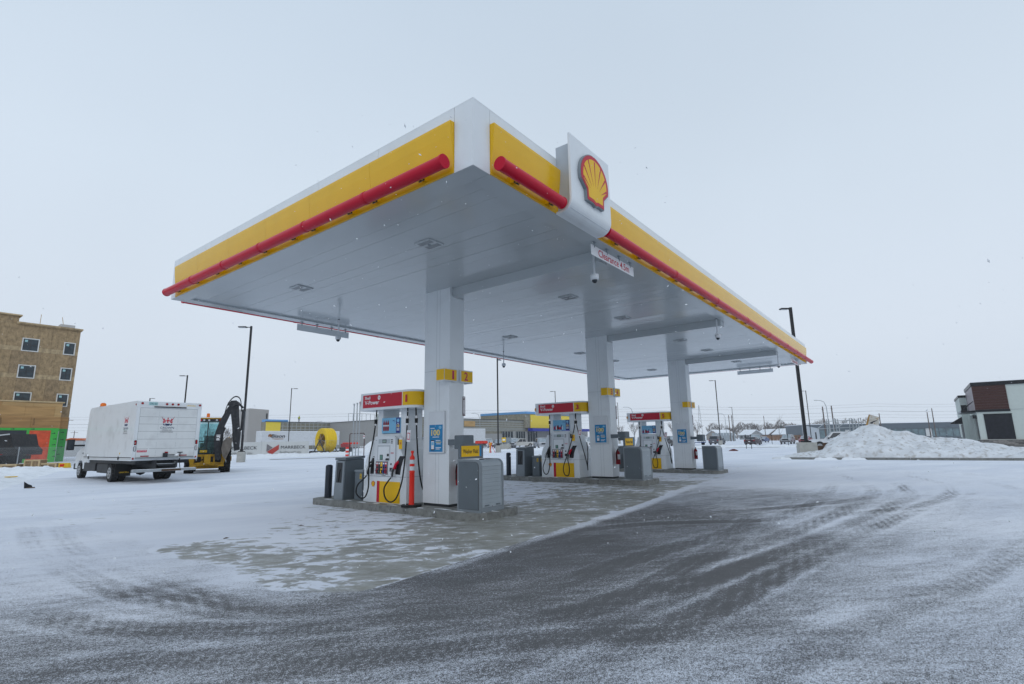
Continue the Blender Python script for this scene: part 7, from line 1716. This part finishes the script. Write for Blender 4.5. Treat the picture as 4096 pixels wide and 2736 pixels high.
# ------------------------------------------------------------------ trees, houses, pylons and wires on the horizon
bark = mat('winter_bark', (0.13, 0.105, 0.095), 0.9, var=0.2); twig = mat('winter_twigs', (0.115, 0.095, 0.088), 0.95, var=0.2); fir = mat('dark_fir', (0.045, 0.06, 0.055), 0.9, var=0.3)
def bare_tree_mesh(seed, H=9.0, spread=3.0):
    r_ = random.Random(seed); tr = MB(); cr_ = MB()
    tr.tube([(0, 0, 0), (0.05, 0.05, H*0.35), (0.0, 0.1, H*0.55)], 0.22, bark, n=6, taper=0.12)
    def branch(p, d, L_, rad, lv):
        q = p+d*L_; mb = tr if lv < 2 else cr_
        mb.tube([p, (p+q)/2+Vector((r_.uniform(-.1, .1), r_.uniform(-.1, .1), 0))*L_*0.3, q], rad, bark if lv < 2 else twig, n=4 if lv < 2 else 3, taper=rad*0.5)
        if lv >= 4: return
        for _ in range(4 if lv < 3 else 5):
            nd = (d+Vector((r_.uniform(-1, 1), r_.uniform(-1, 1), r_.uniform(-0.2, 0.8)))*0.75).normalized()
            branch(p+d*L_*r_.uniform(0.4, 1.0), nd, L_*r_.uniform(0.45, 0.7), max(rad*0.5, 0.018), lv+1)
    for k in range(6):
        a = 2*PI*k/6+r_.uniform(-.4, .4); zz = H*r_.uniform(0.22, 0.5)
        branch(Vector((0, 0, zz)), Vector((math.cos(a)*0.6, math.sin(a)*0.6, 1)).normalized(), H*0.33, 0.10, 1)
    return tr, cr_
protos = []
TREE_LAB = []
def tree(i, x, y, s_, kind, label):
    t = thing('bare_tree' if kind < 4 else 'fir_tree', label, 'tree', (x, y, 0), i*1.3, 'trees along the horizon'); t.scale = (s_, s_, s_)
    for nm, me in protos[kind]: place(nm, me, t)
def proto_from(tr, cr_):
    a = tr.build('trunk'); c_ = cr_.build('crown'); ma, mc = a.data, c_.data
    bpy.data.objects.remove(a); bpy.data.objects.remove(c_); return [('trunk', ma), ('crown', mc)]
for sd in range(4): protos.append(proto_from(*bare_tree_mesh(40+sd, 9.5, 3)))
trk = MB(); trk.cyl((0, 0, 0), (0, 0, 8.6), 0.16, bark, n=6, r1=0.03); crn = MB(); rf = random.Random(3)
for k in range(420):
    z = 0.8+8.0*(k/420)**0.9; rad = (9.2-z)*0.24; a = rf.uniform(0, 2*PI); rr_ = rad*rf.uniform(0.4, 1.1)
    c = Vector((math.cos(a)*rr_, math.sin(a)*rr_, z)); s2 = 0.25+0.25*rf.random()
    crn.add([c+Vector((math.cos(a)*s2, math.sin(a)*s2, -0.22)), c+Vector((-math.sin(a)*s2*0.7, math.cos(a)*s2*0.7, 0)), c+Vector((math.sin(a)*s2*0.7, -math.cos(a)*s2*0.7, 0)), c+Vector((0, 0, 0.3))], [(0, 1, 2), (0, 3, 1), (0, 2, 3), (1, 3, 2)], fir)
protos.append(proto_from(trk, crn))
# positions along the far edge, by bearing from the forecourt
TR = [(15.6, 395, 1.0, 0), (16.4, 370, 1.15, 1), (17.4, 380, 1.1, 2), (14.3, 385, 1.05, 3), (13.6, 375, 1.0, 0), (12.9, 380, 1.1, 1), (12.3, 385, 1.05, 2), (11.8, 372, 1.1, 3), (11.2, 378, 1.0, 0), (10.9, 350, 0.9, 4), (10.5, 385, 1.05, 1), (10.0, 352, 0.85, 4), (9.6, 380, 0.95, 2), (9.2, 350, 0.75, 4), (8.7, 378, 1.0, 3), (8.0, 372, 1.1, 0), (7.4, 380, 1.15, 1), (6.6, 375, 0.95, 2), (6.0, 380, 1.15, 3), (5.3, 372, 1.2, 0), (4.7, 382, 1.0, 1), (18.6, 330, 1.2, 2), (19.6, 325, 1.2, 3), (21.0, 335, 1.15, 0), (22.3, 328, 1.2, 1), (23.6, 332, 1.1, 2), (24.9, 330, 1.2, 3), (3.9, 378, 0.9, 2), (27.8, 320, 1.25, 0), (26.4, 325, 1.1, 1), (10.7, 392, 1.1, 2), (13.2, 395, 1.15, 3), (12.0, 398, 1.2, 0), (14.9, 398, 1.1, 1), (65.8, 300, 1.05, 0), (66.6, 305, 1.1, 1), (67.3, 298, 0.95, 3), (9.8, 396, 1.1, 1), (8.3, 394, 1.05, 2)]
BL = ['bare grey brown tree', 'wide bare tree', 'tall fine twigged tree', 'round crowned leafless tree', 'dark pointed fir']
WH = ['behind the grey parked suv', 'above the light pole base', 'left of the twin wooden poles', 'behind the twin wooden poles', 'over the grey enclosure', 'in the darkest woods', 'behind the maroon sedan', 'over the gabled bungalow', 'behind the leaning wooden pole', 'over the long snowy roof', 'beside the sapling', 'over the wooden fence', 'behind the silver suv', 'over the widest bungalow', 'behind the red car', 'beside the big black pole']
used = {}
for i, (az, d, s_, kd) in enumerate(TR):
    x = -4.45+d*math.cos(R(az)); y = -4.0+d*math.sin(R(az))
    if az > 60: wh = ['beyond the backhoe arm', 'beside the first light pole', 'near the grey block tower'][min(2, int((67.5-az)/0.8))]
    elif az > 18: wh = ['between far pump and far column', 'behind the far pump hoses', 'by the lattice tower', 'near the middle column base', 'beyond the middle pump'][min(4, int((az-18)/2.2))]
    else: wh = WH[min(15, max(0, int((17.5-az)/0.87)))]
    lab = BL[kd]+' '+wh
    if lab in used: lab = ['lower ', 'fainter ', 'hazier '][used[lab] % 3]+lab
    used[BL[kd]+' '+wh] = used.get(BL[kd]+' '+wh, 0)+1
    tree(i, x, y, s_, kd, lab.replace('left of', 'beside'))
t = thing('sapling', 'thin bare young tree in front of the silver suv', 'tree', (82.4, 13.0, 0))
b = MB(); b.tube([(0, 0, 0), (0.02, 0, 1.6), (-0.15, 0.1, 4.2)], 0.04, bark, n=5, taper=0.012); b.build('trunk', t)
b = MB(); rs = random.Random(2)
for k in range(14):
    z = 1.5+rs.random()*2.2; a = rs.uniform(0, 2*PI); L_ = rs.uniform(0.6, 1.3); b.tube([(-0.03*z, 0, z), (-0.03*z+math.cos(a)*L_*0.4, math.sin(a)*L_*0.4, z+L_*0.6), (-0.03*z+math.cos(a)*L_*0.6, math.sin(a)*L_*0.6, z+L_*1.1)], 0.014, bark, n=3, taper=0.005)
b.build('crown', t)
# low hazy woods mass behind
b = MB(); rw = random.Random(8)
for k in range(9500):
    if k % 5: az = rw.uniform(3.5, 17.5); d = rw.uniform(400, 430)
    else: az = rw.uniform(56, 70); d = rw.uniform(310, 330)
    x = -4.45+d*math.cos(R(az)); y = -4+d*math.sin(R(az)); top = 8.8+2.2*math.sin(az*1.9)+1.2*math.sin(az*5.3); z = rw.uniform(0, 1)**0.8*top
    c = Vector((x, y, z)); L_ = rw.uniform(0.8, 2.0); w_ = rw.uniform(0.10, 0.3)
    dv = Vector((rw.uniform(-.6, .6), rw.uniform(-.6, .6), 1)).normalized()*L_; sv = Vector((rw.uniform(-1, 1), rw.uniform(-1, 1), 0))*w_
    b.add([c-sv, c+sv, c+dv], [(0, 1, 2)], twig)
o = b.build('far_woods'); o['kind'] = 'stuff'; o['label'] = 'hazy belt of bare winter woodland on the horizon'
wallc = [mat('house_tan', (0.28, 0.25, 0.22)), mat('house_grey', (0.27, 0.28, 0.29)), mat('house_cream', (0.38, 0.36, 0.33)), mat('house_brown', (0.18, 0.15, 0.13))]
HS = [(15.8, 300, 14, 2.4, 4.6, 0, 'snow roofed house behind the concrete base of the light pole'), (14.2, 312, 9, 2.4, 4.4, 1, 'small snow roofed house beside the grey enclosure'), (12.6, 322, 11, 2.4, 4.6, 3, 'gabled bungalow in front of the darkest woods'), (10.9, 312, 14, 2.4, 4.7, 0, 'bungalow with a long snowy roof behind the grey pickup'), (8.9, 316, 17, 2.8, 5.4, 2, 'widest snow roofed bungalow above the wooden fence'), (7.1, 318, 11, 2.4, 4.6, 1, 'snow roofed bungalow above the bright red car')]
for hi_, (az, d, w_, he, hr, mi, lab) in enumerate(HS):
    w_ *= 0.8; hr += 0.5
    t = thing('bungalow', lab, 'house', (-4.45+d*math.cos(R(az)), -4+d*math.sin(R(az)), 0), R(az-90+[48, -42, -48, -40, 12, -38][hi_]), 'bungalows on the horizon')
    b = MB(); b.box(-w_/2, w_/2, 0, 9, 0, he, wallc[mi]); b.prism([(0.0, he), (4.5, hr-0.1), (9, he)], 'x', -w_/2, w_/2, wallc[mi]); b.build('wall', t)
    b = MB(); b.prism([(-0.6, he-0.1), (4.5, hr), (9.6, he-0.1), (9.6, he+0.12), (4.5, hr+0.28), (-0.6, he+0.12)], 'x', -w_/2-0.5, w_/2+0.5, snow); b.build('snowy_roof', t)
    for xx in (-w_*0.3, w_*0.05, w_*0.32):
        b = MB(); b.box(xx-0.7, xx+0.7, -0.05, -0.003, 0.9, 1.9, glass_d); b.build('window', t)
t = thing('wooden_fence', 'brown wooden fence below the bungalows', 'fence', (196, 37.5, 0), R(-76))
for k in range(14):
    b = MB(); b.box(-4+k*1.05, -4+k*1.05+0.98, 0, 0.05, 0, 1.7+0.04*(k % 3), mat('fence_brown', (0.22, 0.13, 0.08), 0.8, var=0.2)); b.build('board', t)
t = thing('fenced_enclosure', 'grey slatted utility enclosure below the distant light pole', 'enclosure', (196, 54, 0), R(-72))
for k in range(8):
    b = MB(); b.box(-4+k*1.0, -4+k*1.0+0.9, 0, 0.1, 0, 3.0, mat('slat_grey_blue', (0.30, 0.34, 0.37))); b.build('slat', t)
def util(x, y, H, lab, arms=True, a=0):
    t = thing('utility_pole', lab, 'utility pole', (x, y, 0), R(a), 'wooden utility poles in the distance'); b = MB(); b.cyl((0, 0, 0), (0, 0, H), 0.17, bark, r1=0.11, n=6); b.build('shaft', t)
    b = MB(); b.beam((-1.1, 0, H-0.7), (1.1, 0, H-0.7), 0.12, 0.12, bark); b.build('cross_arm', t)
util(239.4, 49.3, 10.2, 'leaning wooden pole above the maroon sedan', a=20); util(186.9, 49.1, 9, 'twin wooden pole with a transformer, far one'); util(188.6, 48.6, 9, 'twin wooden pole next to the distant light pole')
util(188.3, -5.4, 7.6, 'shorter of two wooden poles above the low building'); util(189.8, -6.6, 8.7, 'taller of two wooden poles above the low building'); util(181, 5.6, 7.5, 'wooden pole right behind the weathered board')
util(36.6, 189.6, 10.0, 'wooden pole beside the edge of the timber building'); util(52.3, 253, 7.9, 'small distant wooden pole above the truck mirror'); util(126, 12.6, 7.6, 'wooden pole in front of the low building beside the rack'); util(130, 11.4, 7.9, 'second wooden pole beside the metal rack')
pt = thing('transmission_tower', 'lattice steel transmission tower faint on the horizon', 'tower', (636.7, 207.7, 0), R(20))
b = MB(); sm = mat('pylon_grey', (0.30, 0.31, 0.32))
def wd(z): return 4.2*(1-z/40)**0.8*1.0+0.55 if z < 38 else 0.5
lv = [0, 6, 11, 15.5, 19.5, 23, 26, 29, 32, 35, 38, 40]
legs_ = MB(); brc = MB()
for z0, z1 in zip(lv[:-1], lv[1:]):
    for sx in (-1, 1):
        for sy in (-1, 1): legs_.beam((sx*wd(z0)/2, sy*wd(z0)/2, z0), (sx*wd(z1)/2, sy*wd(z1)/2, z1), 0.34, 0.34, sm)
    for s2 in (-1, 1):
        brc.beam((-wd(z0)/2, s2*wd(z0)/2, z0), (wd(z1)/2, s2*wd(z1)/2, z1), 0.2, 0.2, sm); brc.beam((wd(z0)/2, s2*wd(z0)/2, z0), (-wd(z1)/2, s2*wd(z1)/2, z1), 0.2, 0.2, sm)
        brc.beam((s2*wd(z0)/2, -wd(z0)/2, z0), (s2*wd(z1)/2, wd(z1)/2, z1), 0.2, 0.2, sm)
legs_.build('tower_legs', pt); brc.build('lattice_bracing', pt)['kind'] = 'stuff'
b = MB()
for z in (24, 30, 36): b.beam((-5, 0, z), (5, 0, z), 0.3, 0.3, sm)
b.build('cross_arm', pt)
for i, (h, off) in enumerate(((33.5, 0), (28.5, 5), (28.0, -5), (21.0, -2), (24.5, 3), (36.5, 0))):
    P = [(150, 790), (446, 401), (597, 208), (730, 38), (830, -95)]
    b = MB(); pts = []
    for (p0, p1) in zip(P[:-1], P[1:]):
        for k in range(8):
            u = k/8; pts.append((p0[0]+(p1[0]-p0[0])*u+off, p0[1]+(p1[1]-p0[1])*u+off*0.7, h-4*4*u*(1-u)*0.5))
    pts.append((P[-1][0]+off, P[-1][1], h))
    b.tube(pts, 0.09, mat('wire_dark', (0.12, 0.12, 0.13)), n=4)
    o = b.build('power_line'); tag(o, ['highest', 'second', 'third', 'lowest', 'fourth', 'thin top'][i]+' overhead power line running past the lattice tower', 'power line', 'overhead power lines')

# ------------------------------------------------------------------ falling snow
b = MB(); rs = random.Random(21)
camp = Vector((-4.447, -4.013, 1.5)); n_fl = 0
for k in range(2100):
    r_ = 1.6+11*rs.random()**1.1; az = R(rs.uniform(-12, 88)); el = R(rs.uniform(-12, 48))
    c = camp+Vector((r_*math.cos(az)*math.cos(el), r_*math.sin(az)*math.cos(el), r_*math.sin(el)))
    if c.z < 0.05: continue
    if el > R(34) or (el > R(14) and not R(18) < az < R(62)): continue
    if 3 < c.x < 5 and 2.6 < c.y < 9 and c.z < 2.6: continue
    if 4.85 < c.z < 5.9 and c.x > -0.3 and c.y > -0.4: continue
    s2 = rs.uniform(0.0013, 0.0032)*(1.5 if rs.random() < 0.08 else 1)
    d1 = Vector((rs.gauss(0, 1), rs.gauss(0, 1), rs.gauss(0, 1))).normalized()*s2*rs.uniform(1.2, 2.2); d2 = d1.orthogonal().normalized()*s2; d3 = d1.cross(d2).normalized()*s2*0.7
    b.add([c+d1, c-d1, c+d2, c-d2, c+d3, c-d3], [(0, 2, 4), (2, 1, 4), (1, 3, 4), (3, 0, 4), (2, 0, 5), (1, 2, 5), (3, 1, 5), (0, 3, 5)], mat('snowflake', (0.82, 0.85, 0.88), 0.9, var=0.01))
o = b.build('falling_snow'); o['kind'] = 'stuff'; o['label'] = 'loose snowflakes drifting through the air'

# ------------------------------------------------------------------ snowy air
hz = bpy.data.materials.new('snowy_air'); hz.use_nodes = True
for n in list(hz.node_tree.nodes):
    if n.type != 'OUTPUT_MATERIAL': hz.node_tree.nodes.remove(n)
pv = hz.node_tree.nodes.new('ShaderNodeVolumePrincipled'); pv.inputs['Color'].default_value = (1.0, 1.0, 1.0, 1); pv.inputs['Density'].default_value = 0.0003
pv.inputs['Anisotropy'].default_value = 0.2
hz.node_tree.links.new(pv.outputs[0], hz.node_tree.nodes['Material Output'].inputs['Volume'])
b = MB(); b.box(-60, 1000, -260, 900, -1.2, 44, hz); o = b.build('haze'); o['kind'] = 'stuff'; o['label'] = 'pale snowy air over the whole site'
